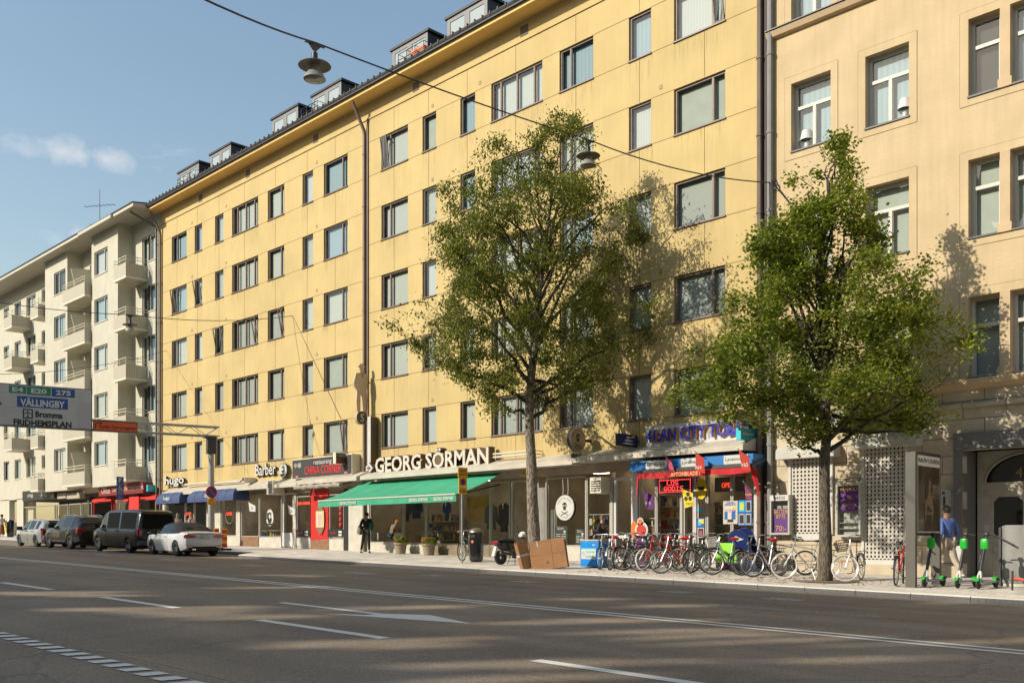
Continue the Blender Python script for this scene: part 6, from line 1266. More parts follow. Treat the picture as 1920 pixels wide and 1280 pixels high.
# ------------------------------------------------------------------ electric scooters
M_lime = mat('bright_green_plastic', (.015,.40,.03), .35)
def escooter(label, px, py, steer=0):
    x, y = pp(px, py); t = thing('electric_scooter', label, 'scooter', (x, y + .45, zp(x, y + .45)), R(-93), 'green electric scooters by the entrance'); fx, rx_ = .46, -.44; r = .11
    q = MB(); q.lathe([(0, -.025), (r * .8, -.03), (r, -.015), (r, .015), (r * .8, .03), (0, .025)], (fx, 0, r), axis='y', n=20); q.build('wheel', M_rubber, t, smooth=True)
    q = MB(); q.lathe([(0, -.025), (r * .8, -.03), (r, -.015), (r, .015), (r * .8, .03), (0, .025)], (rx_, 0, r), axis='y', n=20); q.build('wheel', M_rubber, t, smooth=True)
    q = MB(); q.bbox(-.36, .3, -.075, .075, .12, .17, .02); q.build('deck', mat('scooter_deck', (.35,.35,.34), .6), t)
    for wx in (fx, rx_):
        q = MB(); n_ = 8
        for i in range(n_):
            a = R(30 + 130 * i / n_); b = R(30 + 130 * (i + 1) / n_); rr_ = r + .02
            if wx == rx_: a, b = math.pi - a + .1, math.pi - b + .1
            q.quad((wx + rr_ * math.cos(a), -.045, r + rr_ * math.sin(a)), (wx + rr_ * math.cos(a), .045, r + rr_ * math.sin(a)), (wx + rr_ * math.cos(b), .045, r + rr_ * math.sin(b)), (wx + rr_ * math.cos(b), -.045, r + rr_ * math.sin(b)))
        q.build('mudguard', M_lime, t)
    q = MB(); q.tube([(fx, -.04, r), (.40, -.03, .30), (.36, 0, .38)], [.018, .022, .03], 7); q.tube([(fx, .04, r), (.40, .03, .30), (.36, 0, .38)], [.018, .022, .03], 7); q.tube([(.3, 0, .15), (.38, 0, .34)], .03, 7); q.build('fork', M_white, t, smooth=True)
    q = MB(); q.tube([(.37, 0, .34), (.04, 0, 1.16)], .033, 10); q.tube([(.02, -.2, 1.16), (.04, 0, 1.19), (.02, .2, 1.16)], .014, 6); q.bbox(-.01, .09, -.05, .05, 1.15, 1.22, .015); q.build('stem', M_black, t, smooth=True)
    q = MB(); q.bbox(.10, .2, -.085, .085, .86, 1.1, .04); q.build('battery_box', M_lime, t, smooth=True)
    q = MB(); q.tube([(-.1, .07, .12), (-.14, .16, .01)], .009, 5); q.build('kickstand', M_black, t)
    text('LIME', .05, M_whitelet, t, Matrix.Translation((.275, -.036, .66)) @ Matrix.Rotation(R(90), 4, 'X') @ Matrix.Rotation(R(-73 + 180), 4, 'Z'), .003)
    return t
escooter('green and black electric scooter nearest the advertising stand', 1736, 1101); escooter('middle one of the three green electric scooters', 1798, 1103); escooter('green electric scooter nearest the grey street cabinet', 1837, 1104.5)

# ------------------------------------------------------------------ moped, bin, freezer, cardboard, cabinet, stands
x, y = pp(941, 1059); t = thing('motor_scooter', 'black and white motor scooter parked with its tail to the road beside the cardboard', 'moped', (x, y + .6, zp(x, y + .6)), R(84)); mw = .235
M_mblk = mat('gloss_black', (.012,.012,.013), .2, coat=.8)
for wx in (-.6, .62):
    q = MB(); q.lathe([(mw*.55,-.05),(mw*.9,-.055),(mw,-.03),(mw,.03),(mw*.9,.055),(mw*.55,.05)], (wx, 0, mw), axis='y', n=24); w_ = q.build('wheel', M_rubber, t, smooth=True); q = MB(); q.lathe([(mw*.6,-.04),(.05,-.03),(.05,.03),(mw*.6,.04)], (wx, 0, mw), axis='y', n=10); q.build('rim', M_dark, w_)
def loft(mb, secs):   # secs: (x, half width, z low, z high)
    vs = []; n = 10
    for x_, hw, z0, z1 in secs:
        for j in range(n): a = 2*math.pi*j/n; vs.append((x_, hw*math.copysign(abs(math.cos(a))**.7, math.cos(a)), (z0+z1)/2 + (z1-z0)/2*math.copysign(abs(math.sin(a))**.7, math.sin(a))))
    fs = [(i*n+j, i*n+(j+1)%n, (i+1)*n+(j+1)%n, (i+1)*n+j) for i in range(len(secs)-1) for j in range(n)] + [tuple(range(n))[::-1], tuple((len(secs)-1)*n+j for j in range(n))]; mb.add(vs, fs)
q = MB(); loft(q, [(-.82,.06,.62,.74),(-.7,.13,.52,.76),(-.4,.16,.42,.78),(-.1,.16,.3,.76),(.0,.14,.25,.5)]); loft(q, [(-.02,.15,.2,.3),(.35,.15,.2,.3),(.45,.12,.22,.5)]); q.build('body', M_mblk, t, smooth=True)
q = MB(); loft(q, [(-.72,.1,.76,.82),(-.5,.14,.75,.85),(-.2,.14,.74,.84),(-.05,.08,.74,.8)]); q.build('seat', M_black, t, smooth=True)
q = MB(); loft(q, [(.36,.14,.3,.36),(.42,.2,.35,.62),(.40,.17,.6,.8),(.34,.1,.8,.92)]); q.v = [(x_ + (z_ - .3) * -.05, y_, z_) for x_, y_, z_ in q.v]; q.build('front_shield', M_mblk, t, smooth=True)
q = MB(); q.box(.30, .34, -.11, .11, .35, .72); q.build('leg_shield_inner', M_white, t)
q = MB(); loft(q, [(.22,.1,.9,1.0),(.32,.15,.9,1.08),(.42,.08,.92,1.02)]); q.build('handlebar_cover', M_white, t, smooth=True)
q = MB(); q.tube([(.27,-.33,1.0),(.32,-.15,1.0),(.32,.15,1.0),(.27,.33,1.0)], .014, 6); q.build('handlebar', M_black, t)
for sd in (-1, 1): q = MB(); q.tube([(.32, sd*.2, 1.0), (.3, sd*.28, 1.2)], .006, 4); q.disc((.3, sd*.3, 1.24), .05, .07, axis='x', th=.02, n=12); q.build('mirror', M_black, t)
q = MB(); q.bbox(-.86,-.76,-.13,.13,.66,.76,.02); q.build('tail_light', M_tail, t); q = MB(); q.prism([(-.82,.6),(-.92,.28),(-.86,.28),(-.76,.58)], -.07, .07); q.build('rear_mudguard', M_white, t)
q = MB(); q.tube([(-.75,.14,.78),(-.86,.1,.82),(-.86,-.1,.82),(-.75,-.14,.78)], .012, 5); q.build('grab_rail', M_black, t)
q = MB(); q.tube([(-.1,-.17,.3),(-.75,-.18,.4)], [.03,.055], 8); q.build('exhaust', M_dark, t, smooth=True); q = MB(); q.tube([(-.1,-.12,.28),(-.16,-.2,.0)], .012, 5); q.tube([(-.1,.12,.28),(-.16,.2,.0)], .012, 5); q.build('centre_stand', M_dark, t)
q = MB(); q.tube([(.62,-.07,mw),(.5,-.06,.5)], .02, 6); q.tube([(.62,.07,mw),(.5,.06,.5)], .02, 6); loft(q, [(.42,.05,.44,.52),(.62,.07,.45,.52),(.8,.05,.32,.4)]); q.build('front_mudguard', M_mblk, t, smooth=True)
x, y = pp(893, 1053); t = thing('litter_bin', 'black cylindrical litter bin with a dull metal dome by the loading zone pole', 'bin', (x, y, zp(x, y)))
q = MB(); q.lathe([(0,0),(.2,0),(.2,.05),(.235,.06),(.25,.3),(.25,.96),(.265,.97),(.265,1.02)], n=28); q.build('drum', M_mblk, t, smooth=True); q = MB(); q.lathe([(.27,1.02),(.26,1.06),(.2,1.13),(.1,1.17),(0,1.18)], n=28); q.build('dome_lid', mat('dull_bronze', (.3,.25,.19), .35, .7), t, smooth=True)
q = MB(); q.box(-.09,.09,-.262,-.245,.84,.94); q.xf(Matrix.Rotation(R(20),4,'Z')); q.build('opening', CURT['d'], t); q = MB(); q.disc((0,-.252,.7), .05, .05, th=.01, n=10); q.xf(Matrix.Rotation(R(15),4,'Z')); q.build('sticker', mat('orange_sticker', (.6,.2,.08), .6), t)
x, y = pp(1088, 1063); t = thing('freezer_box', 'bright blue freezer box with a white notice, left of the first bicycle', 'freezer', (x, y, zp(x, y)))
q = MB(); q.bbox(0,.74,0,.62,.03,.80,.015); q.build('body', mat('bright_blue_paint', (.01,.22,.62), .35, var=.15, vs=3), t); q = MB(); q.bbox(-.01,.75,-.02,.64,.81,.86,.015); q.build('lid', M_grey, t)
q = MB(); q.box(.05,.64,-.012,-.002,.26,.6); q.build('notice', M_white, t); q = MB(); q.box(.05,.64,-.016,-.0125,.57,.6); q.ring((.15,-.016,.42), .06, .006, 4, 4); q.build('notice_mark', mat('cyan_sign', (.03,.5,.6), .4), t)
text('Lycia', .09, mat('cyan_sign', (.03,.5,.6), .4), t, faceY(.42, -.018, .48), .003, .34); text('mobile', .09, mat('cyan_sign', (.03,.5,.6), .4), t, faceY(.42, -.018, .35), .003, .36); q = MB(); q.box(.5,.6,-.012,-.002,.68,.71); q.build('small_label', M_white, t)
M_card = mat('cardboard', (.36,.18,.08), .85, var=.1, vs=3); M_carde = wavemat('cardboard_edge', (.40,.22,.11), (.2,.1,.05), 'Z', 60, .9)
x, y = pp(1024, 1066); rc_ = R(40)
def sheet(label, dx, dy, w_, h_, th, leanx, leany, nm='cardboard_box', flap=True):
    t = thing(nm, label, 'cardboard', (x + dx * math.cos(rc_) - dy * math.sin(rc_), y + dx * math.sin(rc_) + dy * math.cos(rc_), zp(x, y)), 0, 'flattened cardboard boxes leaning on the first tree'); t.rotation_euler = (R(leanx), R(leany), rc_)
    q = MB(); q.box(-w_/2, w_/2, 0, th, 0, h_); q.build('sheet', M_card, t)
    if flap: q = MB(); q.box(w_*.12, w_*.125, -.004, -.001, .02, h_ - .02); q.box(w_*.13, w_/2 - .01, -.004, -.001, h_*.5, h_*.507); q.box(-w_/2 + .01, -w_*.22, -.004, -.001, h_*.52, h_*.527); q.build('crease', mat('cardboard_crease', (.12,.06,.03), .9), t); q = MB(); q.box(-w_*.27, -w_*.24, -.006, -.002, h_*.8, h_); q.build('tape', M_white, t); q = MB(); q.box(-.06, -.02, -.005, -.002, h_*.2, h_*.26); q.build('hand_hole', CURT['d'], t)
sheet('large flattened cardboard box in front of the stack by the first tree', .12, -.1, 1.08, .9, .03, -10, -9)
for k in range(2): sheet(['second flattened cardboard box, just behind the front one', 'rearmost flattened cardboard box against the first tree'][k], .16 + .03 * k, -.02 + .06 * k, 1.02, .88 - .03 * k, .03, -9, -8, flap=False)
t = thing('cardboard_bundle', 'taped bundle of folded cardboard boxes left of the large flat one', 'cardboard', (x - .52 * math.cos(rc_), y - .52 * math.sin(rc_) - .05, zp(x, y)), 0); t.rotation_euler = (R(-6), R(-13), rc_ + R(38))
for k in range(5): q = MB(); q.box(-.16 , .2, k*.035, k*.035 + .028, 0, .86 - .03 * (k % 3)); q.build('folded_sheet', M_card, t)
q = MB(); q.box(-.17, .21, -.004, .18, .4, .46); q.build('tape', M_white, t)
Y = 23.6; x0, x1 = FX(1878, Y), -6.75; z0 = zp(x0, Y); h = ZP(984, x0, Y) - z0; t = thing('street_cabinet', 'tall grey street cabinet at the right edge of the picture', 'cabinet', ((x0 + x1) / 2, Y + .2, z0)); w2 = (x1 - x0) / 2
M_cab = mat('weathered_cabinet', (.24,.24,.225), .6, var=.15, vs=3, streak=.3)
q = MB(); q.prism([(-w2, .08), (w2, .08), (w2, h - .03), (w2 - .08, h), (-w2 + .08, h), (-w2, h - .03)], -.2, .25); q.build('body', M_cab, t); q = MB(); q.box(-w2 + .02, w2 - .02, -.18, .23, 0, .08); q.build('plinth', M_pale, t)
for a, b in ((-w2 + .05, -.02), (.02, w2 - .05)): q = MB(); q.bbox(a, b, -.225, -.2, .14, h - .12, .008); q.build('door', M_cab, t)
q = MB(); q.box(-w2 - .05, -w2 - .002, -.24, .2, .0, h - .05); q.build('side_post', M_dark, t)
q = MB(); q.tube([(-w2 - .08, -.26, h - .25), (-w2 + .2, -.3, h - .4), (-w2 + .32, -.32, h - .46)], .02, 6); q.build('bar', M_black, t)
x, y = pp(1898, 1106); t = thing('fallen_scooter', 'red and black scooter lying on the pavement at the right edge', 'scooter', (x, y, zp(x, y))); q = MB(); q.tube([(0,0,0),(0,.02,.42)], .022, 7); q.build('handlebar', M_black, t); q = MB(); q.tube([(0,.03,.26),(1.0,.15,.12)], .028, 8); q.build('stem', mat('red_scooter', (.7,.08,.05), .4), t, smooth=True); q = MB(); q.bbox(.9,1.4,.08,.22,.04,.1,.02); q.build('deck', M_black, t)
for wx in (1.0, 1.45): q = MB(); q.lathe([(0,-.02),(.1,-.03),(.11,0),(.1,.03),(0,.02)], (wx, .15, .11), axis='y', n=16); q.build('wheel', M_rubber, t, smooth=True)
# advertising stand
x, y = pp(1707, 1101); X1 = FX(1716, y); t = thing('advertising_stand', 'tall grey advertising stand with a dark perfume poster beside the entrance', 'advertising stand', (X1 - .12, y, zp(X1, y))); zt = ZP(846, X1, y) - t.location.z; zbp = ZP(1003, X1, y) - t.location.z
ye = YX(1765, X1) - y
q = MB(); q.box(-.1, .12, 0, .1, 0, zt); q.box(-.08, .12, ye - .1, ye, 0, zbp); q.build('post', mat('stand_grey', (.095,.088,.074), .5, var=.1), t)
q = MB(); q.box(-.10, .10, .1, ye, zbp, zt + .02); q.build('panel_frame', M_black, t); q = MB(); q.box(.101, .108, .16, ye - .06, zbp + .06, zt - .06); q.build('poster_mount', M_white, t)
q = MB(); q.box(.109, .113, .18, ye - .08, zbp + .09, zt - .3); po = q.build('poster', mat('poster_brown', (.06,.04,.025), .25, var=.4, vs=2, coat=.6), t)
yc = (.1 + ye) / 2; q = MB(); q.disc((.116, yc, zt - .72), .1, .14, axis='x', th=.004); q.prism([(yc - .1, zt - .9), (yc + .12, zt - .92), (yc + .26, zt - 1.3), (yc + .1, zt - 1.7), (yc - .22, zt - 1.6), (yc - .24, zt - 1.1)], .114, .118, 'x'); q.build('poster_figure', mat('poster_skin', (.18,.10,.06), .4), t)
q = MB(); q.prism([(yc - .12, zt - .5), (yc + .04, zt - .48), (yc - .02, zt - .7), (yc - .06, zt - .95), (yc - .2, zt - 1.1), (yc - .22, zt - .8)], .1165, .119, 'x'); q.prism([(yc + .1, zt - .6), (yc + .18, zt - .8), (yc + .16, zt - 1.0), (yc + .08, zt - .8)], .1165, .119, 'x'); q.prism([(yc - .1, zt - 1.15), (yc + .15, zt - 1.3), (yc + .1, zt - 1.7), (yc - .2, zt - 1.6)], .118, .1205, 'x'); q.build('poster_hair', mat('poster_dark', (.012,.01,.008), .5), t)
text('RALPH LAUREN', .1, M_black, t, faceX(.112, yc, zt - .17), .004, ye - .3); text('WOMAN', .07, mat('gilt_numerals', (.35,.27,.1), .5), t, faceX(.122, yc - .05, zbp + .5), .003)
# blue arched board, magenta board, pots
Y = 24.4; X = FX(1392, Y); t = thing('arched_board', 'dark blue arched pavement board behind the white mountain bicycle', 'sign', (X, Y, zp(X, Y))); pr = [(-.42, 0), (.42, 0), (.36, .8)] + [(.33 * math.cos(R(a)), .9 + .33 * math.sin(R(a))) for a in range(0, 181, 18)] + [(-.36, .8)]
q = MB(); q.prism(pr, -.04, .02); q.xf(Matrix.Rotation(R(12), 4, 'X')); q.build('front_panel', mat('navy_board', (.012,.025,.13), .35), t); q = MB(); q.prism([(u*.96, w_*.97) for u, w_ in pr], .36, .40); q.xf(Matrix.Rotation(R(15), 4, 'X')); q.build('back_panel', mat('navy_board', (.012,.025,.13), .35), t)
q = MB(); q.prism([(-.2,.95),(-.05,1.05),(.05,1.0),(.2,.95),(.0,.9)], -.06, -.045); q.xf(Matrix.Rotation(R(12), 4, 'X')); q.build('white_mark', M_whitelet, t)
X = FX(1367, 24.7); q = MB(); q.box(X - .3, X + .3, 24.7, 24.74, zp(X, 24.7) + .02, zp(X, 24.7) + .8); one(q, 'magenta_board', mat('magenta_board', (.42,.015,.12), .5), 'magenta board standing left of the dark blue arched board', 'sign')
M_pot = mat('clay_pot', (.27,.22,.16), .85, var=.15, vs=6)
for px, lb in ((751, 'left flower pot in front of the clothes shop window'), (804, 'right flower pot with red geraniums under the green awning')):
    Y = 25.35; X = FX(px, Y); t = thing('flower_pot', lb, 'flower pot', (X, Y, zp(X, Y)), 0, 'clay flower pots under the green awning'); q = MB(); q.lathe([(0,0),(.2,0),(.26,.38),(.3,.39),(.3,.47),(.26,.47),(.25,.42),(0,.42)], n=22); q.build('pot', M_pot, t, smooth=True)
    rr = random.Random(px); q = MB(); q2 = MB()
    for i in range(260):
        a, r_, z = rr.uniform(0, 6.28), .3 * rr.random() ** .5, .44 + .28 * rr.random(); c_ = Vector((r_ * math.cos(a), r_ * math.sin(a), z)); u = Vector((rr.gauss(0,1), rr.gauss(0,1), rr.gauss(0,1))).normalized() * .045; v = u.orthogonal().normalized() * .035
        (q2 if i % 5 == 0 and z > .56 else q).quad(c_ - u, c_ + v, c_ + u, c_ - v)
    q.build('leaves', MT['linden_leaves'], t); q2.build('flowers', mat('red_petals', (.55,.02,.06), .6), t)
# striped barriers, P sign, loading zone sign
M_stripe = wavemat('barrier_stripes', (.62,.03,.015), (.75,.42,.02), 'Z', 3.2, .5, (.48,.52))
for px, py, lb in ((406, 1021, 'red and yellow striped barrier panel beside the gantry post'), (421, 1024, 'taller red and yellow striped barrier panel right of the white convertible')):
    x, y = pp(px, py); x, y = FX(px, 22.6 - (.3 if px > 410 else 0)), 22.6 - (.3 if px > 410 else 0); t = thing('traffic_barrier', lb, 'barrier', (x, y, zp(x, y)), 0, 'striped barrier panels by the kerb'); q = MB(); q.bbox(-.03,.03,-.12,.12,.12,1.0,.01); q.build('panel', M_stripe, t); q = MB(); q.bbox(-.2,.2,-.25,.25,0,.1,.02); q.build('foot', M_rubber, t)
M_bsign = mat('blue_traffic_sign', (.01,.05,.22), .4); M_ysign = mat('amber_traffic_sign', (.72,.36,.02), .45); M_rsign = mat('red_traffic_sign', (.45,.015,.02), .4)
Y = 22.7; X = FX(225, Y); t = thing('parking_sign', 'blue disabled parking sign on a pole behind the black van', 'road sign', (X, Y, zp(X, Y))); zt = ZP(893, X, Y) - t.location.z
q = MB(); q.tube([(-.03,0,0),(-.03,0,zt)], .03, 8); q.build('pole', M_steel, t)
u = (ZP(893, X, Y) - ZP(943, X, Y)) / 47.
for z1, z2, m, tx in ((0, 14, M_bsign, 'P'), (14, 27, M_bsign, None), (27.4, 34.4, M_bsign, '8-18'), (34.8, 41, M_bsign, '(11-17)'), (41.4, 47, M_grey, None)):
    q = MB(); q.box(0,.02,-.2,.2, zt - z2*u, zt - z1*u - .01); q.build('sign_plate', m, t)
    if tx: text(tx, (.26 if tx == 'P' else .08), M_whitelet, t, faceX(.024, 0, zt - (z1 + z2)/2*u), .004)
zc_ = zt - 20.5*u; q = MB(); q.ring((.03,-.02,zc_-.06), .08, .014, 18, 5, 'x'); q.tube([(.03,-.03,zc_+.07),(.03,-.02,zc_-.03),(.03,.08,zc_-.03),(.03,.12,zc_-.13)], .014, 5); q.disc((.03,-.03,zc_+.11), .03, .03, axis='x', th=.015, n=10); q.build('wheelchair_symbol', M_whitelet, t)
Y = 21.9; X = FX(867, Y); t = thing('loading_zone_sign', 'amber loading zone sign plates on a tall pole beside the litter bin', 'road sign', (X, Y, zp(X, Y))); zt = ZP(876, X, Y) - t.location.z; u = (ZP(876, X, Y) - ZP(926, X, Y)) / 50
q = MB(); q.tube([(-.03,0,0),(-.03,0,zt)], .03, 8); q.build('pole', M_steel, t)
for z1, z2, hw in ((0,18.5,.21),(18.5,35.5,.18),(35.8,50,.18)): q = MB(); q.bbox(0,.03,-hw,hw,zt-z2*u,zt-z1*u-.005,.008); q.build('sign_plate', M_ysign, t)
text('Last-', .1, M_black, t, faceX(.034,0,zt-5.5*u), .003, .3); text('plats', .1, M_black, t, faceX(.034,0,zt-13*u), .003, .3); text('0-20m', .09, M_black, t, faceX(.034,0,zt-44*u), .003, .28)
q = MB(); q.disc((.034,0,zt-27*u), .11,.11, axis='x', th=.006); q.build('red_disc', M_rsign, t); q = MB(); q.disc((.039,0,zt-27*u), .08,.08, axis='x', th=.006); q.build('blue_disc', M_bsign, t)
# gantry across the road
Y = 22.7; X = FX(396, Y); z0 = zp(X, Y); zb_, zt_ = ZP(833, X, Y), ZP(801, X, Y + .2)
zb_ = ZP(819, X, Y)
UX, UY = .241, .970; GRZ = -math.atan2(UX, UY)
def TP(px, X0, Y0): k = (px - 960) / CF; return -((CS*X0 + CC*Y0) - k*(-CC*X0 + CS*Y0)) / ((CS*UX + CC*UY) - k*(-CC*UX + CS*UY))
def ZT(px, py, X0, Y0): t_ = TP(px, X0, Y0); return ZP(py, X0 + UX*t_, Y0 + UY*t_)
t = thing('sign_gantry', 'grey lattice gantry reaching over the road from its post', 'gantry', (X, Y, z0), GRZ); q = MB(); q.tube([(0,0,0),(0,0,zb_ - z0)], [.17,.13], 14); q.build('post', mat('gantry_grey', (.36,.35,.32), .5, .3, var=.1), t, smooth=True)
q = MB(); q.box(-.2,.2,-.35,.25,zb_-z0-.06,zb_-z0); q.box(-.17,.17,-.2,.2,zb_-z0-.8,zb_-z0-.06); q.build('post_head', M_dark, t)
q = MB(); ya, yb_ = TP(409, X, Y), -14.5; hz = zt_ - zb_; n_ = int((ya - yb_) / .62); zz = zb_ - z0
for sx in (-.28,.28):
    for z_ in (zz + .04, zz + hz): q.tube([(sx, ya, z_), (sx, yb_, z_)], .035, 5)
    for i in range(n_):
        a = ya + (yb_ - ya) * i / n_; b = ya + (yb_ - ya) * (i + 1) / n_; za, zb2 = (zz + .04, zz + hz) if i % 2 else (zz + hz, zz + .04); q.tube([(sx, a, za), (sx, b, zb2)], .014, 4, caps=False)
for i in range(n_ + 1): a = ya + (yb_ - ya) * i / n_; q.tube([(-.28, a, zz + (.04 if i % 2 else hz)), (.28, a, zz + (.04 if i % 2 else hz))], .014, 4, caps=False)
q.build('lattice_beam', M_steel if 0 else mat('gantry_grey', (.36,.35,.32), .5), t)
Xs, Ys = X + .36*UY, Y - .36*UX; yR = TP(172.5, Xs, Ys); yL = TP(-150, Xs, Ys); zt1, zb1 = ZT(172.5, 730, Xs, Ys), ZT(172.5, 806, Xs, Ys); tm = (yL + yR)/2
t = thing('direction_sign', 'large white overhead direction sign with road numbers and place names', 'road sign', (Xs + UX*tm, Ys + UY*tm, zb1), GRZ); M_sgn = mat('sign_white', (.52,.5,.49), .45, var=.05, vs=2)
n_ = 9
for i in range(1): q = MB(); q.box(0,.03,-(yR-yL)/2,(yR-yL)/2,0,zt1-zb1); q.build('sign_board', M_sgn, t)
q = MB()
for i in range(1, n_): z_ = (zt1-zb1)*i/n_; q.box(.031,.033,-(yR-yL)/2,(yR-yL)/2,z_,z_+.012)
q.build('board_joint', M_grey, t); q = MB(); Hs = zt1-zb1; W2 = (yR-yL)/2
for a in ((.0305,.036,-W2,W2,Hs-.03,Hs),(.0305,.036,-W2,W2,0,.03),(.0305,.036,W2-.03,W2,.03,Hs-.03)): q.box(*a)
q.build('border', M_black, t)
def sy(px): return TP(px, Xs, Ys) - tm
def sz(px, py): return ZT(px, py, Xs, Ys) - zb1
M_gsign = mat('green_sign_field', (.01,.2,.12), .4); M_blsign = mat('blue_sign_field', (.012,.06,.28), .4)
for pa, pb, ty, by_, m, tx in ((17, 49, 722, 738, M_gsign, 'E4'), (50.5, 95, 724.5, 742, M_gsign, 'E20'), (97, 140, 728, 745.5, M_blsign, '275'), (32, 127, 744, 766, M_blsign, 'VÄLLINGBY')):
    a, b = sy(pa), sy(pb); pm = (pa + pb) / 2; z1 = sz(pm, (ty if 0 else ty) + .0), ; zt2, zb2 = sz(pm, ty + 1), sz(pm, by_ - 1); q = MB(); q.box(.034,.04,a,b,zb2,zt2); q.build('number_field', m, t); text(tx, (zt2 - zb2) * (.62 if tx != 'VÄLLINGBY' else .8), M_whitelet, t, faceX(.044, (a+b)/2, (zt2+zb2)/2), .004, (b - a) * (.66 if tx != 'VÄLLINGBY' else .88), bold=.035)
text('Bromma', sz(90, 771) - sz(90, 783), M_black, t, faceX(.04, (sy(66) + sy(117)) / 2, (sz(90, 771) + sz(90, 784)) / 2), .004, sy(117) - sy(66), bold=.04); text('FRIDHEMSPLAN', sz(80, 788) - sz(80, 800), M_black, t, faceX(.04, (sy(25) + sy(134)) / 2, (sz(80, 788) + sz(80, 799.5)) / 2), .004, sy(134) - sy(25), bold=.04)
a, b = sy(42.5), sy(61.5); z1, z2 = sz(52, 766.5), sz(52, 784.5); q = MB()
for bx in ((.034,.04,a,b,z1-.05,z1),(.034,.04,a,b,z2,z2+.05),(.034,.04,a,a+.05,z2+.05,z1-.05),(.034,.04,b-.05,b,z2+.05,z1-.05)): q.box(*bx)
c_, zc_ = (a + b) / 2, (z1 + z2) / 2; s_ = (z1 - z2) * .36; q.prism([(c_ - s_*.12, zc_ - s_), (c_ + s_*.12, zc_ - s_), (c_ + s_*.14, zc_ + s_*.8), (c_, zc_ + s_), (c_ - s_*.14, zc_ + s_*.8)], .034, .04, 'x'); q.prism([(c_ - s_, zc_ - s_*.25), (c_ - .0, zc_ + s_*.3), (c_ + s_, zc_ - s_*.25), (c_ + s_, zc_ - s_*.05), (c_, zc_ + s_*.6), (c_ - s_, zc_ - s_*.05)], .034, .0405, 'x'); q.prism([(c_ - s_*.45, zc_ - s_*.95), (c_ + s_*.45, zc_ - s_*.95), (c_, zc_ - s_*.5)], .034, .0402, 'x'); q.build('airport_symbol', M_black, t)
q = MB(); a, b = sy(145), sy(171); q.box(.034,.038,a,b,sz(158,803),sz(158,754.5)); q.build('blank_panel', mat('sign_blank', (.46,.44,.44), .5), t); q = MB(); q.prism([(sy(-12), sz(0,759)), (sy(4.5), sz(2,758)), (sy(0), sz(0,753)), (sy(-12), sz(0, 740))], .034, .04, 'x'); q.build('arrow_tip', M_black, t)
yR2, yL2 = TP(257.5, Xs, Ys), TP(174, Xs, Ys); zt2, zb2 = ZT(257.5, 792.5, Xs, Ys), ZT(257.5, 811, Xs, Ys); tm2 = (yR2 + yL2)/2; t = thing('detour_sign', 'orange detour sign naming a street, fixed right of the white overhead sign', 'road sign', (Xs + UX*tm2, Ys + UY*tm2, zb2), GRZ); w2 = (yR2 - yL2) / 2; h = zt2 - zb2
q = MB(); q.box(0,.03,-w2,w2,0,h); q.build('sign_board', M_black, t); q = MB(); q.box(.031,.036,-w2+.03,w2-.03,.03,h-.03); q.build('orange_field', mat('orange_sign', (.75,.10,.02), .45), t)
text('Sankt Göransgatan', h*.46, M_black, t, faceX(.04,.1,h*.38), .003, w2*1.66, bold=.012); q = MB(); q.tube([(.04,-w2*.88,h*.2),(.04,-w2*.88,h*.78),(.04,-w2*.68,h*.78)], .02, 4); q.prism([(-w2*.68,h*.9),(-w2*.55,h*.78),(-w2*.68,h*.66)], .036,.044,'x'); q.build('arrow', M_black, t)
# no stopping sign on the gantry post
Yn = YX(397, X + .22); z_ = ZP(922, X + .22, Yn); r_ = 11.6 / 42.; t = thing('no_stopping_sign', 'round blue and red no stopping sign with amber plate on the gantry post', 'road sign', (X + .2, Yn, z_ - .8)); r_ = .285
q = MB(); q.disc((0,0,.8), r_, r_, axis='x', th=.02, n=36); q.build('red_ring', M_rsign, t); q = MB(); q.disc((.013,0,.8), r_*.8, r_*.8, axis='x', th=.008, n=32); q.build('blue_disc', M_bsign, t); q = MB(); v = r_*.6; q.prism([(-v-.03,.8+v-.03),(-v+.03,.8+v+.03),(v+.03,.8-v+.03),(v-.03,.8-v-.03)], .017,.022,'x'); q.build('red_bar', M_rsign, t)
q = MB(); q.bbox(-.005,.015,-.2,.2,.2,.49,.005); q.build('amber_plate', M_ysign, t); text('8-18', .06, M_black, t, faceX(.02,0,.43), .003); text('(8-15)', .06, M_black, t, faceX(.02,0,.34), .003); text('Mån 0-6', .06, M_black, t, faceX(.02,0,.25), .003)
q = MB(); q.tube([(-.2,0,.8),(-.01,0,.8)], .03, 6); q.build('bracket', M_steel, t)

# ------------------------------------------------------------------ people
def skin(name, nodes, edges, m, parent, sub=1, root=0):
    me = bpy.data.meshes.new(name); me.from_pydata([n[0] for n in nodes], edges, []); o = bpy.data.objects.new(name, me); COL.objects.link(o)
    md = o.modifiers.new('s', 'SKIN'); md.use_smooth_shade = True
    for i, n in enumerate(nodes):
        v = me.skin_vertices[0].data[i]; r_ = n[1]; v.radius = (r_, r_) if not isinstance(r_, tuple) else r_; v.use_root = (i == root)
    if sub: sd = o.modifiers.new('d', 'SUBSURF'); sd.levels = sub; sd.render_levels = sub
    dg = bpy.context.evaluated_depsgraph_get(); me2 = bpy.data.meshes.new_from_object(o.evaluated_get(dg)); bpy.data.objects.remove(o)
    me2.materials.clear(); me2.materials.append(m); me2.polygons.foreach_set('use_smooth', [True] * len(me2.polygons)); ob = bpy.data.objects.new(name, me2); COL.objects.link(ob); ob.parent = parent; return ob
M_skin = mat('skin', (.50,.29,.20), .55); M_skin2 = mat('tanned_skin', (.36,.2,.13), .55)
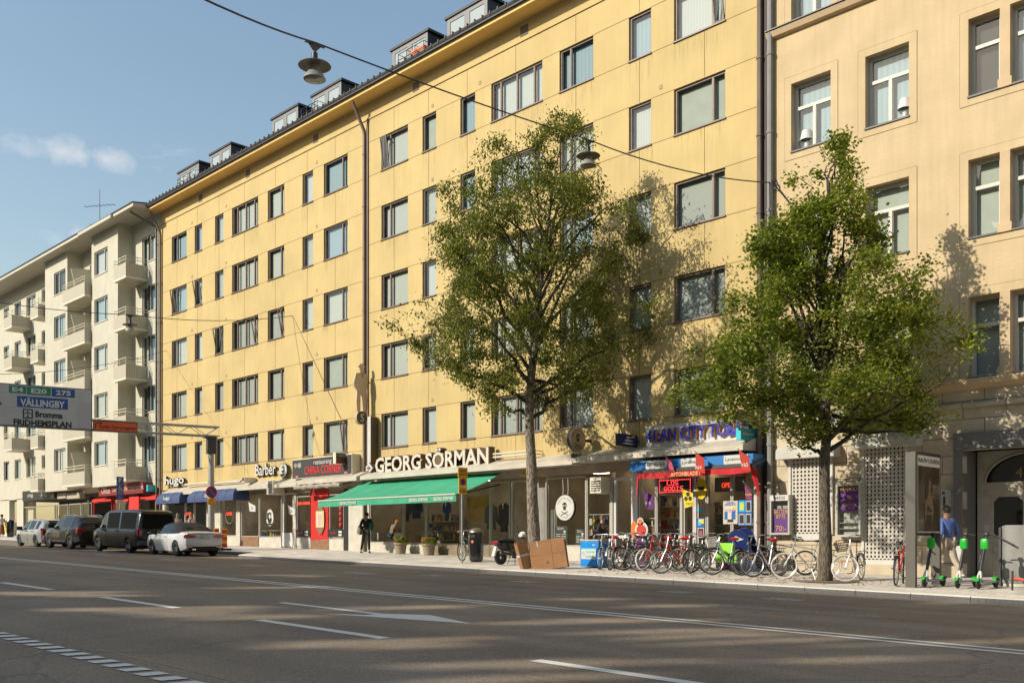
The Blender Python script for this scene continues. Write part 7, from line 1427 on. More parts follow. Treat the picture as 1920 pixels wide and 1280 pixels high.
def person(label, X, Y, rz, h, pose, top, bottom, hair, shoes=(.6,.58,.54), sk=M_skin, sleeves=True, skirt=False, long_hair=False, hat=None, shorts=False, zoff=0.0, jacket=1.0, name='person'):
    """faces +X before rotation; joints in metres for a 1.75 m figure"""
    t = thing(name, label, 'person', (X, Y, zp(X, Y) + zoff), R(rz)); k = h / 1.75
    J = dict(pel=(0,0,.95), sp=(0,0,1.12), ch=(0,0,1.33), nk=(0,0,1.47), hb=(.01,0,1.56), hm=(.02,0,1.64), ht=(.01,0,1.71), sL=(0,.17,1.41), sR=(0,-.17,1.41), eL=(-.02,.23,1.13), eR=(-.02,-.23,1.13), wL=(.06,.25,.89), wR=(.06,-.25,.89),
             hL=(0,.09,.92), hR=(0,-.09,.92), kL=(.02,.1,.5), kR=(.02,-.1,.5), aL=(0,.1,.09), aR=(0,-.1,.09))
    J.update(pose); J = {a: Vector(b) * k for a, b in J.items()}
    nodes = []; idx = {}; E = []
    def nd(nm, p, r_): idx[nm] = len(nodes); nodes.append((tuple(p), r_ * k if not isinstance(r_, tuple) else (r_[0]*k, r_[1]*k))); return idx[nm]
    nd('pel', J['pel'], (.12,.10)); nd('sp', J['sp'], (.115,.09)); nd('ch', J['ch'], (.14,.10)); nd('nk', J['nk'], .052); nd('hb', J['hb'], .07); nd('hm', J['hm'], (.078,.092)); nd('ht', J['ht'], .06)
    E += [(0,1),(1,2),(2,3),(3,4),(4,5),(5,6)]
    for s_ in 'LR':
        nd('s'+s_, J['s'+s_], .055); nd('e'+s_, J['e'+s_], .04); nd('w'+s_, J['w'+s_], .026)
        hd = (J['w'+s_] - J['e'+s_]).normalized(); lat = Vector((hd.z, 0, -hd.x)) if abs(hd.z) > .3 else Vector((0, 0, 1)); lat.normalize()
        nd('p'+s_, J['w'+s_] + hd * .06 * k, .03); E += [(2, idx['s'+s_]), (idx['s'+s_], idx['e'+s_]), (idx['e'+s_], idx['w'+s_]), (idx['w'+s_], idx['p'+s_])]
        sd_ = Vector((-.5, -.6 if s_ == 'L' else .6, 0))
        for i, (off, ln) in enumerate(((-.027,.06),(-.009,.072),(.009,.068),(.027,.052))):
            a = nd('f%s%d' % (s_, i), J['w'+s_] + hd * .1 * k + lat * off * k, .010); b = nd('g%s%d' % (s_, i), J['w'+s_] + hd * (.1 + ln) * k + lat * off * k + sd_ * .012 * k, .008); E += [(idx['p'+s_], a), (a, b)]
        a = nd('t'+s_, J['w'+s_] + hd * .06 * k + lat * .045 * k, .010); b = nd('u'+s_, J['w'+s_] + hd * .1 * k + lat * .058 * k, .008); E += [(idx['p'+s_], a), (a, b)]
        nd('h'+s_, J['h'+s_], .085); nd('k'+s_, J['k'+s_], .052); nd('a'+s_, J['a'+s_], .036); fd = Vector(pose.get('toe'+s_, (.14, 0, -.05))); nd('o'+s_, J['a'+s_] + fd * k, .034); E += [(0, idx['h'+s_]), (idx['h'+s_], idx['k'+s_]), (idx['k'+s_], idx['a'+s_]), (idx['a'+s_], idx['o'+s_])]
    skin('body', nodes, E, sk, t, 1)
    def sub(names, rads, edges, nm, m):
        n2 = [(tuple(J[a]) if isinstance(a, str) else tuple(a), (r_[0]*k, r_[1]*k) if isinstance(r_, tuple) else r_ * k) for a, r_ in zip(names, rads)]; return skin(nm, n2, edges, m, t, 1)
    mt = mat('cloth_top_%02d%02d%02d' % tuple(int(c*99) for c in top), top, .85, var=.12, vs=9); mb_ = mat('cloth_low_%02d%02d%02d' % tuple(int(c*99) for c in bottom), bottom, .85, var=.1, vs=9)
    nm = ['pel','sp','ch','sL','sR']; rd = [(.15*jacket,.125*jacket), (.14*jacket,.115*jacket), (.16,.12), .078, .078]; ed = [(0,1),(1,2),(2,3),(2,4)]
    nm.append(J['nk'] - Vector((0,0,.03))*k); rd.append(.062); ed.append((2,5)); J['pel'] = J['pel'] + Vector((0,0,-.03*jacket))*k
    for s_, b in (('L',3),('R',4)):
        if sleeves: nm += ['e'+s_, J['e'+s_].lerp(J['w'+s_], .88)]; rd += [.058, .043]; ed += [(b, len(nm)-2), (len(nm)-2, len(nm)-1)]
        else: nm += [J['s'+s_].lerp(J['e'+s_], .75)]; rd += [.062]; ed += [(b, len(nm)-1)]
    sub(nm, rd, ed, 'top', mt)
    if skirt:
        q = MB(); q.lathe([(.13*k,.98*k),(.17*k,.8*k),(.2*k,.5*k),(.22*k,.22*k),(.0,.22*k)], n=20); q.v = [(x_*.9 + (1 - z_/k)*.08*0, y_, z_) for x_, y_, z_ in q.v]; q.build('skirt', mb_, t, smooth=True)
    else:
        nm = [J['pel'], 'hL','hR','kL','kR']; rd = [(.135,.115), .105, .105, .072, .072]; ed = [(0,1),(0,2),(1,3),(2,4)]
        if not shorts: nm += [J['kL'].lerp(J['aL'], .93), J['kR'].lerp(J['aR'], .93)]; rd += [.055,.055]; ed += [(3,5),(4,6)]
        sub(nm, rd, ed, 'trousers', mb_)
    ms = mat('shoe_%02d' % int(shoes[0]*99), shoes, .6)
    for s_ in 'LR':
        a = J['a'+s_]; fd = Vector(pose.get('toe'+s_, (.14, 0, -.05))) * k; hl = a - Vector((fd.x*.35, fd.y*.35, .04*k)); skin('shoe', [(tuple(hl), (.045*k,.04*k)), (tuple(a + fd*.5 - Vector((0,0,.02*k))), (.05*k,.04*k)), (tuple(a + fd*1.15), (.045*k,.028*k))], [(0,1),(1,2)], ms, t, 1)
    hc = J['hm']; q = MB(); bm = bmesh.new(); bmesh.ops.create_uvsphere(bm, u_segments=16, v_segments=10, radius=1)
    M = Matrix.Translation(hc + Vector((-.012, 0, .022))*k) @ Matrix.Diagonal((.108*k, .088*k, .112*k, 1))
    fs = [f for f in bm.faces if not (f.calc_center_median().x > .38 and f.calc_center_median().z < .45) and f.calc_center_median().z > (-.5 if not long_hair else -.95)]
    vi = {v: i for i, v in enumerate(bm.verts)}; q.add([M @ v.co for v in bm.verts], [[vi[v] for v in f.verts] for f in fs]); bm.free()
    if long_hair: q.lathe([(.085*k,0),(.09*k,-.1*k),(.06*k,-.2*k),(0,-.22*k)], tuple(hc + Vector((-.04,0,-.0))*k), n=12)
    q.build('hair', mat('hair_%02d%02d' % (int(hair[0]*99), int(hair[1]*99)), hair, .7, var=.3, vs=40), t, smooth=True)
    q = MB()
    for sd in (-.032, .032): q.disc(tuple(hc + Vector((.088, sd, -.005))*k), .011*k, .008*k, axis='x', th=.012*k, n=10)
    q.build('eyes', M_black, t); q = MB(); q.add([tuple(hc + Vector(p)*k) for p in ((.088,0,.005),(.112,0,-.035),(.088,.014,-.038),(.088,-.014,-.038))], [(0,1,2),(0,3,1),(1,3,2)]); 
    for sd in (-1, 1): q.disc(tuple(hc + Vector((-.005, sd*.083, -.015))*k), .016*k, .028*k, axis='y', th=.012*k, n=10)
    q.build('nose_and_ears', sk, t)
    q = MB(); q.tube([tuple(hc + Vector((.082, -.024, -.062))*k), tuple(hc + Vector((.09, 0, -.064))*k), tuple(hc + Vector((.082, .024, -.062))*k)], .005*k, 5); q.build('mouth', mat('lips', (.4,.12,.1), .5), t)
    if hat: q = MB(); c_ = hc + Vector((-.01,0,.05))*k; q.lathe([(.16*k,0),(.17*k,.008*k),(.1*k,.02*k),(.092*k,.1*k),(0,.11*k)], tuple(c_), n=20); q.build('hat', mat('hat_felt', hat, .8), t, smooth=True)
    return t, J, k
# man in black seen from behind, beside the arrow post
t, J, k = person('person in black jacket and trousers standing with a grey bag left of the shop windows', FX(687, 24.9), 24.9, 128, 1.74, dict(kL=(.04,.17,.5), kR=(.02,-.10,.5), aL=(-.04,.23,.09), aR=(-.02,-.13,.09), eR=(-.06,-.29,1.17), wR=(.14,-.2,1.08), eL=(-.06,.25,1.15), wL=(.08,.2,.95), hb=(.03,0,1.55), hm=(.05,0,1.62)), (.012,.012,.013), (.014,.014,.015), (.03,.018,.01), shoes=(.04,.04,.045), jacket=1.05)
bg = MB(); bm = bmesh.new(); bg.bbox(-.12,.12,-.1,.1,-.2,.2,.07); bg.xf(Matrix.Translation(t.location + Vector((-.32, -.08, .98))) @ Matrix.Rotation(R(18), 4, 'Y')); bg.tube([t.location + Vector((-.3,-.1,1.15)), t.location + Vector((-.12,-.16,1.42)), t.location + Vector((.05,-.05,1.48))], .018, 5); one(bg, 'shoulder_bag', mat('grey_bag_cloth', (.16,.14,.11), .85, var=.2, vs=8), 'grey shoulder bag hanging on the left of the person in black', 'bag', smooth=True)
gb = MB(); gb.bbox(-.06,.06,-.05,.09,-.17,.17,.03); gb.xf(Matrix.Translation(t.location + Vector((.27, .02, 1.12)))); one(gb, 'carrier_bag', mat('dark_green_bag', (.01,.10,.07), .6), 'dark green bag under the right arm of the person in black', 'bag')
# person crouching in the shop window
person('person in beige jacket with orange hair bending inside the clothes shop window', FX(733, YF + .7), YF + .7, 80, 1.72, dict(pel=(0,0,.62), sp=(.08,0,.8), ch=(.15,0,.98), nk=(.22,0,1.1), hb=(.28,0,1.16), hm=(.33,0,1.2), ht=(.36,0,1.25), sL=(.15,.17,1.06), sR=(.15,-.17,1.06), eL=(.2,.3,.84), eR=(.22,-.3,.86), wL=(.4,.24,.8), wR=(.42,-.26,.8), hL=(0,.1,.6), hR=(0,-.1,.6), kL=(.28,.14,.42), kR=(.26,-.16,.4), aL=(-.02,.12,.09), aR=(-.04,-.14,.09)), (.26,.2,.13), (.03,.06,.12), (.6,.22,.04), zoff=.1)
person('person in pale pink top walking behind the white convertible', FX(358, 23.6), 23.6, 210, 1.72, {}, (.62,.36,.36), (.2,.2,.22), (.35,.12,.05), long_hair=False)
person('person in grey green jacket looking into the shop behind the white convertible', FX(333, 24.6), 24.6, 150, 1.7, {}, (.24,.22,.15), (.06,.06,.07), (.2,.17,.12), long_hair=True)
person('young person in black and white jacket walking behind the blue freezer box', FX(1129, 25.0), 25.0, 12, 1.6, dict(eL=(-.02,.22,1.14), wL=(.18,.2,1.0), eR=(-.04,-.24,1.14), wR=(.15,-.2,.98), hm=(.03,-.02,1.64)), (.03,.03,.03), (.04,.04,.05), (.16,.08,.03))
q = MB(); X, Y = FX(1129, 25.0), 25.0
t, J, k = person('person in blue shirt and beige trousers striding past the advertising stand', FX(1775, 24.3), 24.3, 152, 1.83, dict(kL=(.2,.1,.53), aL=(.32,.1,.1), kR=(-.12,-.1,.5), aR=(-.42,-.1,.2), toeR=(.12,0,-.09), eL=(-.1,.22,1.16), wL=(-.06,.25,.92), eR=(-.04,-.27,1.16), wR=(.1,-.3,.96)), (.10,.16,.42), (.42,.36,.27), (.02,.013,.01), shoes=(.6,.56,.5), sk=M_skin2)
q = MB(); q.bbox(-.04,.04,-.03,.03,-.07,.07,.01); q.xf(Matrix.Translation(t.location + Vector((.32, -.22, .93)))); one(q, 'mobile_phone', M_black, 'black phone held by the person in blue shirt', 'phone')
q = MB(); q.bbox(-.13,.13,-.04,.04,-.19,.19,.03); q.xf(Matrix.Translation(t.location + Vector((.2, .12, .68)))); one(q, 'carrier_bag', M_white, 'white bag beside the beige trousers of the striding person', 'bag')
person('person in brown skirt and dark hat at the far left edge', FX(3.5, 24.0), 24.0, 165, 1.62, dict(aL=(.12,.08,.09), aR=(-.12,-.08,.12)), (.5,.42,.34), (.22,.09,.05), (.03,.02,.015), skirt=True, hat=(.04,.02,.01), shoes=(.4,.2,.15))

# ------------------------------------------------------------------ inside the shop windows
def jacket(px, Y, zt, m, label, w_=.52, hh=.85, group='jackets hanging in the clothes shop windows'):
    X = FX(px, Y); q = MB(); pr = [(-.07,hh),(-w_/2,hh-.1),(-w_/2-.05,.28),(-w_/2+.06,.26),(-w_/2+.1,.5),(-w_/2+.08,0),(-.02,.02),(0,.1),(.02,.02),(w_/2-.08,0),(w_/2-.1,.5),(w_/2-.06,.26),(w_/2+.05,.28),(w_/2,hh-.1),(.07,hh)]
    t = thing('hanging_jacket', label, 'jacket', (X, Y, zt - hh), 0, group); q.prism(pr, -.06, .06); q.build('cloth', m, t); q = MB(); q.add([(-.06,-.065,hh),(.06,-.065,hh),(0,-.066,hh-.25)], [(0,1,2)]); q.build('collar', M_white, t); q = MB(); q.tube([(0,0,hh),(0,0,hh+.12),(.04,0,hh+.16)], .008, 4); q.build('hanger', M_steel, t)
M_jk = mat('jacket_dark_blue', (.012,.014,.03), .9); M_jb = mat('jacket_brown', (.05,.03,.025), .9); M_jg = mat('jacket_grey', (.08,.08,.08), .9)
jacket(762, YF + .55, 3.05, M_jk, 'leftmost dark blue jacket hanging in the clothes shop window', .4); jacket(781, YF + .5, 3.15, M_jk, 'dark suit jacket with pale collar hanging left of the window frame', .6); jacket(838, YF + .5, 2.95, mat('jacket_blue', (.02,.035,.12), .9), 'blue jacket hanging behind the loading zone pole', .34, .7)
jacket(921, YF + .4, 2.75, M_jg, 'dark grey coat hanging left of the brown one, by the shop entrance', .55, .95); jacket(945, YF + .4, 2.8, M_jb, 'long brown coat hanging beside the shop entrance', .45, 1.1); jacket(713, YF + .9, 3.1, M_jg, 'grey jacket on a stand behind the bending person', .5)
q = MB(); (xa, z1), (xb, _) = F(875, 931, YF + .35), F(916, 931, YF + .35); z0 = F(875, 977, YF + .35)[1]; q.box(xa, xb, YF + .35, YF + .38, z0, z1); one(q, 'wooden_panel', mat('ochre_panel', (.42,.22,.04), .7, var=.25, vs=2.5), 'ochre wooden panel standing in the shop window right of the loading zone pole', 'panel')
for pa, pb, lb in ((695, 709, 'left'), (739, 754, 'right')):
    Y = YF + .3; xa, xb = FX(pa, Y), FX(pb, Y); z0 = zp(xa, Y) + .5; q = MB(); q.box(xa, xb, Y, Y + .03, z0, z0 + .33); one(q, 'white_card', M_white, lb + ' white card standing at the foot of the clothes shop window', 'card')
for pa, pb, py0, py1, lb in ((1040, 1064, 986, 1021, 'left chalk price board in the barred window'), (1079, 1096, 992, 1021, 'right smaller chalk price board in the barred window')):
    Y = YF + .16; (xa, z1), (xb, _) = F(pa, py0, Y), F(pb, py0, Y); z0 = F(pa, py1, Y)[1]; t = thing('price_board', lb, 'board', ((xa+xb)/2, Y, z0)); q = MB(); q.box(-(xb-xa)/2, (xb-xa)/2, 0, .03, 0, z1 - z0); q.build('slate', mat('slate_grey', (.06,.06,.055), .8), t)
    text('Quick', .12, M_whitelet, t, faceY(-.02, -.005, (z1-z0)*.88), .003, (xb-xa)*.5); q = MB(); q.disc(((xb-xa)*.28, -.004, (z1-z0)*.7), .05, .05, th=.004, n=14)
    for i in range(5): zz = (z1-z0)*(.55 - .1*i); q.box(-(xb-xa)*.38, -(xb-xa)*.05, -.005, -.002, zz, zz + .018); q.box((xb-xa)*.05, (xb-xa)*.38, -.005, -.002, zz, zz + .018)
    q.build('chalk_lines', M_whitelet, t)
q = MB(); Y = YF + .2
for px in (1025, 1028, 1031, 1034, 1037, 1040, 1043): x = FX(px, Y); q.tube([(x, Y, zp(x) + .5), (x, Y, 2.5)], .018, 5)
one(q, 'window_bars', M_grey, 'upright grey metal bars inside the window left of the round white sign', 'bars')
# gold lamp-like emblem, flags and writing of the barber and restaurant
def emblem(px, py, rx_, rz_, Y, label, m=M_white):
    X, Z = F(px, py, Y); t = thing('window_emblem', label, 'emblem', (X, Y, Z - rz_)); q = MB(); q.disc((0,0,rz_), rx_, rz_, th=.01, n=30); q.build('disc', m, t)
    q = MB(); q.disc((0,-.009,rz_*1.35), rx_*.45, rz_*.3, th=.008); q.disc((0,-.009,rz_*.75), rx_*.55, rz_*.42, th=.008); q.build('face_mark', M_black, t); q = MB(); q.disc((0,-.016,rz_*1.15), rx_*.3, rz_*.28, th=.006); q.build('face', m, t); q = MB(); q.prism([(-rx_*.8,rz_*.32),(rx_*.8,rz_*.32),(rx_*.55,rz_*.12),(-rx_*.55,rz_*.12)], -.016, -.01); q.build('banner', M_black, t)
emblem(506, 970, .34, .42, YF + .02, 'tall oval barber emblem on the shop window glass')
t = thing('neon_disc', 'black round sign with red glowing letters in the blue awning shop window', 'sign', (FX(430, YF + .04), YF + .04, 2.0)); M_red = mat('red_glow', (.6,.05,.02), .4, emit=(1,.06,.02), es=1.6)
for px in (353, 430): X, Z = F(px, 966, YF + .03); q = MB(); q.ring((X - t.location.x, -.01, Z - 2.0), .42, .012, 30, 4); q.build('ring', M_grey, t); text('SUPER', .17, M_red, t, faceY(X - t.location.x, -.02, Z - 1.9), .004, .62)
def flag(poly, Y, m, label, pole=None, txt=None, tp=None, th_=.09, tm=None, grp='small shop flags on slanting poles'):
    P = [F(a, b, Y) for a, b in poly]; cx_ = sum(p[0] for p in P) / len(P); zb = min(p[1] for p in P); t = thing('shop_flag', label, 'flag', (cx_, Y, zb), 0, grp)
    q = MB(); n = len(P); vs = []
    q.prism([(p[0] - cx_, p[1] - zb) for p in P], -.004, .004); q.build('cloth', m, t)
    if pole: (a, b, Ya), (c, d, Yb) = pole; p0 = F(a, b, Ya); p1 = F(c, d, Yb); q = MB(); q.tube([(p0[0], Ya, p0[1]), (p1[0], Yb, p1[1])], .013, 5); q.build('pole', M_white, t, world=True)
    if txt: x_, z_ = F(tp[0], tp[1], Y); text(txt, th_, tm or M_whitelet, t, faceY(x_ - cx_, -.007, z_ - zb, 0), .002)
    return t
M_fred = mat('flag_red', (.42,.03,.015), .75); M_fpur = mat('flag_purple', (.10,.02,.13), .75); M_fyel = mat('flag_yellow', (.72,.55,.02), .75); M_fpink = mat('flag_pink', (.5,.06,.12), .75)
flag([(1304,848),(1320,859),(1322,888),(1305,882)], 24.75, M_fred, 'middle red racing flag with white V64 under the canopy', ((1301,844,24.75),(1327,866,25.7)), 'V64', (1309,876), .11)
flag([(1385,843),(1404,857),(1408,884),(1392,880)], 24.75, M_fred, 'rightmost red racing flag with white V65 under the canopy', ((1382,840,24.75),(1410,862,25.7)), 'V65', (1396,871), .11)
flag([(1248,856),(1259,866),(1265,884),(1255,882)], 24.9, M_fpink, 'narrow pink flag hanging left of the middle red one', ((1242,850,24.9),(1268,872,25.7)))
flag([(1205,918),(1226,930),(1226,955),(1212,954)], 25.45, M_fpur, 'purple flag with white V75 hanging on the left kiosk window', ((1202,917,25.3),(1229,929,25.9)), 'V75', (1215,943), .1)
t = flag([(1278,916),(1299,924),(1301,947),(1285,952)], 25.4, M_fyel, 'yellow lottery flag with black clover mark and TRISS', ((1276,915,25.3),(1305,926,25.9)), 'TRISS', (1293,944), .09, M_black)
q = MB()
for a in (90, 210, 330): x_, z_ = F(1290, 932, 25.39); q.disc((x_ - t.location.x + .09*math.cos(R(a)), -.01, z_ - t.location.z + .09*math.sin(R(a)) + .01), .065, .07, th=.006, n=12)
q.build('clover_mark', M_black, t)
flag([(1396,908),(1408,922),(1410,937),(1399,935)], 25.2, mat('flag_plum', (.2,.03,.12), .75), 'small plum coloured flag at the right end of the kiosk', ((1393,902,25.1),(1420,930,25.8)), 'Lotto', (1404,926), .07, M_gold)
for px, py, lb in ((466, 945, 'left'), (540, 951, 'right')): flag([(px,py-4),(px+13,py+3),(px+13,py+14),(px+2,py+13)], 25.3, M_white, lb + ' small white barber flag on a slanting pole', ((px-1,py-6,25.25),(px+18,py+9,25.85)), 'B', (px+7,py+7), .14, M_black)
# tobacco shop: blue band, red valance, light sign
t, xa, xb, z0, z1 = boardsign(1181, 1412, 866, 884, 25.15, 'bright blue kiosk band with white phone card panels', mat('bright_blue_band', (.01,.16,.48), .45), 'shop_band')
for px in (1231, 1298, 1380):
    X = FX(px, 25.14); w_ = .42; q = MB(); q.box(X - w_, X + w_, 25.13, 25.148, z0 + .04, z0 + .3); q.build('panel', M_white, t, world=True); text('Lycamobile', .13, M_black, t, faceY(X, 25.125, z0 + .17), .003, w_ * 1.7, world=True)
Yv = 24.95; xa, xb = FX(1196, Yv), FX(1409, Yv); zt = F(1196, 888, Yv)[1]; t = thing('red_valance', 'red cloth valance with gold newspaper name above the kiosk door', 'valance', ((xa + xb) / 2, Yv, zt - .3)); q = MB(); n_ = 60
for i in range(n_):
    a = xa + (xb - xa) * i / n_; b = xa + (xb - xa) * (i + 1) / n_; f_ = lambda x: .02 * math.sin(x * 8) + .012 * math.sin(x * 19); q.quad((a, Yv, zt), (b, Yv, zt), (b, Yv + f_(b), zt - .17 - .015 * math.sin(b * 5)), (a, Yv + f_(a), zt - .17 - .015 * math.sin(a * 5)))
for X_, s_ in ((xa, -1), (xb, 1)): q.add([(X_, Yv, zt), (X_ + s_ * .12, Yv + .1, zt - .1), (X_ + s_ * .2, Yv + .15, zt - .95), (X_, Yv + .02, zt - .3)], [(0,1,2,3)])
q.build('cloth', mat('valance_red', (.5,.012,.02), .8), t, world=True); text('AFTONBLADET', .12, mat('pale_gold', (.7,.55,.22), .5), t, faceY(FX(1287, Yv), Yv - .05, zt - .09), .004, 1.1, world=True)
q = MB(); q.prism([(25.0, zt + .02), (25.0, zt + .1), (YF, zt + .35), (YF, zt + .25)], xa, xb, 'x'); q.build('support', M_dark, t, world=True)
Y = YF - .06; (xa, z1), (xb, _) = F(1235, 899, Y), F(1296, 896, Y); z0 = F(1235, 925, Y)[1]; t = thing('led_sign', 'red dotted LED message sign above the kiosk door', 'sign', ((xa+xb)/2, Y, z0)); w2 = (xb - xa)/2; h = z1 - z0
q = MB(); q.box(-w2, w2, 0, .05, 0, h); q.build('sign_box', mat('led_black', (.02,.008,.008), .4), t); M_led = mat('led_red', (.7,.03,.03), .4, emit=(1,.05,.05), es=3.5); q = MB(); x_ = -w2 + .03
while x_ < w2: q.box(x_, x_ + .03, -.006, -.001, .02, .045); q.box(x_, x_ + .03, -.006, -.001, h - .045, h - .02); x_ += .07
z_ = .08
while z_ < h - .06: q.box(-w2 + .02, -w2 + .045, -.006, -.001, z_, z_ + .03); q.box(w2 - .045, w2 - .02, -.006, -.001, z_, z_ + .03); z_ += .07
q.build('led_border', M_led, t)
FONT5 = {'L':'10000 10000 10000 10000 10000 10000 11111','O':'01110 10001 10001 10001 10001 10001 01110','S':'01111 10000 10000 01110 00001 00001 11110','G':'01110 10001 10000 10111 10001 10001 01110','D':'11110 10001 10001 10001 10001 10001 11110','I':'01110 00100 00100 00100 00100 00100 01110'}
q = MB()
def ledtext(s, x0, zt, p):
    for i, ch in enumerate(s):
        for r_, row in enumerate(FONT5[ch].split()):
            for c_, b in enumerate(row):
                if b == '1': xx, zz = x0 + (i*6 + c_)*p, zt - r_*p*.8; q.box(xx, xx + p*.85, -.007, -.001, zz - p*.5, zz)
ledtext('LOS', -.30, h - .06, .026); ledtext('GODIS', -.42, h*.47, .026); q.build('led_text', M_led, t)
X, Z = F(1364, 909, YF + .3); t = thing('open_sign', 'glowing red OPEN sign in the kiosk window', 'sign', (X, YF + .3, Z - .1)); text('OPEN', .16, M_red, t, faceY(0, 0, .1), .01, .42); q = MB(); q.box(-.5,.6,.05,.06,-.1,.35); q.build('backing', mat('olive_board', (.12,.1,.06), .8), t)
# posters on the kiosk glass
def poster(pa, pb, py0, py1, m, label, marks=(), Y=YF + .0, group=None):
    (xa, z1), (xb, _) = F(pa, py0, Y), F(pb, py0, Y); z0 = F(pa, py1, Y)[1]; t = thing('window_poster', label, 'poster', ((xa+xb)/2, Y, z0), 0, group); w_, h = xb - xa, z1 - z0; q = MB(); q.box(-w_/2, w_/2, 0, .012, 0, h); q.build('sheet', m, t)
    for k, (u0, u1, v0, v1, mm) in enumerate(marks): q = MB(); q.box(w_*(u0-.5), w_*(u1-.5), -.003 - .0006*k, -.001, h*v0, h*v1); q.build('picture', mm, t)
    return t, w_, h
M_pb = mat('poster_blue', (.01,.10,.36), .5); M_pd = mat('poster_dark', (.05,.04,.045), .5); M_pc = mat('cyan_sign', (.03,.5,.6), .4); M_py = mat('flag_yellow', (.72,.55,.02), .75)
t, w_, h = poster(1356, 1383, 939, 982, mat('poster_pale', (.5,.47,.42), .5), 'pale poster with a group of people on the kiosk window', ((.2,.8,.62,.78,M_white),(.68,.84,.62,.76,M_py),(.1,.3,.2,.55,M_pb),(.34,.56,.18,.5,M_white),(.6,.85,.2,.6,M_pb),(.4,.5,.5,.66,M_skin),(.16,.26,.52,.64,M_skin),(.66,.76,.56,.68,M_skin),(.3,.7,.08,.2,M_pd)))
text('KÖP EN', .07, M_pb, t, faceY(0, -.008, h*.93), .002, w_*.5); text('KAKNA LOTT', .06, M_pb, t, faceY(0, -.008, h*.84), .002, w_*.75)
poster(1384, 1410, 937, 985, M_pb, 'blue framed group of four small kiosk posters', ((.06,.46,.55,.95,M_pc),(.15,.38,.62,.88,M_py),(.56,.94,.55,.95,M_white),(.6,.9,.58,.92,M_pd),(.06,.46,.05,.45,M_white),(.1,.42,.08,.42,M_pd),(.56,.94,.05,.45,M_white),(.6,.9,.08,.42,M_pd)))
poster(1307, 1321, 971, 988, M_pb, 'blue and yellow poster low on the kiosk pillar', ((.1,.5,.2,.6,M_pc),(.5,.9,.4,.9,M_py),(.2,.5,.6,.9,M_white))); poster(1308, 1320, 989, 1007, M_white, 'white framed portrait poster under the blue and yellow one', ((.1,.9,.08,.92,M_pd),(.3,.7,.2,.7,mat('flag_pink', (.5,.06,.12), .75)))); poster(1307, 1319, 953, 958, M_pc, 'small cyan strip sticker on the kiosk pillar glass')
X, Z = F(1315, 916, YF - .02); q = MB(); q.disc((X, YF - .02, Z), .2, .33, th=.02, n=28); o = one(q, 'round_sticker', M_py, 'oval yellow sticker beside the kiosk door pillar', 'sticker'); q = MB(); q.box(-.12,.12,-.016,-.011,.3,.4); q.build('sticker_mark', M_black, o)
t = thing('ice_cream_board', 'red round ice cream board with white rim and orange side, behind the bicycles', 'sign', (FX(1200, 25.2), 25.2, zp(FX(1200, 25.2), 25.2))); hb = F(1203, 993, 25.2)[1] - t.location.z
q = MB(); q.disc((.05, .02, hb), .26, .26, th=.02); q.disc((.0, .02, hb + .26), .13, .14, th=.02); q.build('white_rim', M_white, t); q = MB(); q.disc((.05, 0, hb), .19, .17, th=.015); q.build('red_disc', mat('board_red', (.5,.03,.02), .5), t)
q = MB(); q.disc((.0, 0, hb + .27), .08, .09, th=.015); q.disc((-.26, .03, hb), .13, .3, th=.02); q.build('orange_side', mat('board_orange', (.6,.16,.02), .5), t); q = MB(); q.box(-.2, .2, .02, .08, 0, hb - .25); q.build('foot', mat('purple_stand', (.10,.015,.10), .5), t)
# shelving with goods
def shelves(pa, pb, Y, zb, zt, n, seed, label, cols_):
    xa, xb = FX(pa, Y), FX(pb, Y); t = thing('display_shelf', label, 'shelf', ((xa+xb)/2, Y, zb)); w2 = (xb-xa)/2; q = MB(); rr = random.Random(seed); dz = (zt - zb)/n; g_ = MB()
    for i in range(n + 1): q.box(-w2, w2, 0, .3, i*dz, i*dz + .025)
    for s_ in (-w2, w2 - .03): q.box(s_, s_ + .03, .3, .33, 0, zt - zb)
    q.build('shelf_frame', M_grey, t)
    for i in range(n):
        x_ = -w2 + .03
        while x_ < w2 - .12:
            w_ = rr.uniform(.05, .16); hh = rr.uniform(.3, .8) * dz; g_.box(x_, x_ + w_, .04, .04 + rr.uniform(.06, .2), i*dz + .026, i*dz + .026 + hh, rr.randrange(len(cols_))); x_ += w_ + rr.uniform(.01, .08)
    o = g_.build('goods', cols_, t); o['kind'] = 'stuff'
GC = [mat('goods_%d' % i, c, .5) for i, c in enumerate([(.4,.03,.02),(.5,.45,.35),(.5,.3,.03),(.05,.05,.06),(.1,.18,.05),(.25,.12,.06),(.04,.08,.25)])]
shelves(1199, 1228, YF + .35, zp(-20) + .6, 2.1, 4, 1, 'shelf of goods in the left kiosk window', GC); shelves(1233, 1275, YF + 1.3, zp(-19) + .1, 2.9, 6, 2, 'tall shelf of sweets behind the kiosk door', GC); shelves(1327, 1369, YF + 1.0, zp(-17) + .3, 2.6, 5, 3, 'shelf of goods behind the middle kiosk window', GC); shelves(1373, 1414, YF + 1.0, zp(-17) + .3, 2.6, 5, 6, 'shelf of goods behind the right kiosk window', GC)
shelves(488, 525, YF + .4, zp(-43) + .52, zp(-43) + .95, 1, 4, 'low row of bottles along the barber window sill', GC); shelves(1102, 1142, YF + 1.2, zp(-22) + .3, 2.3, 4, 8, 'shelf inside the window with the air conditioner', GC); shelves(800, 860, YF + 2.2, zp(-29) + .3, 2.6, 4, 12, 'deep clothes shelf at the back of the clothes shop', GC); shelves(958, 1005, YF + 2.0, zp(-25) + .3, 2.6, 4, 14, 'shelf deep inside the shop entrance', GC)
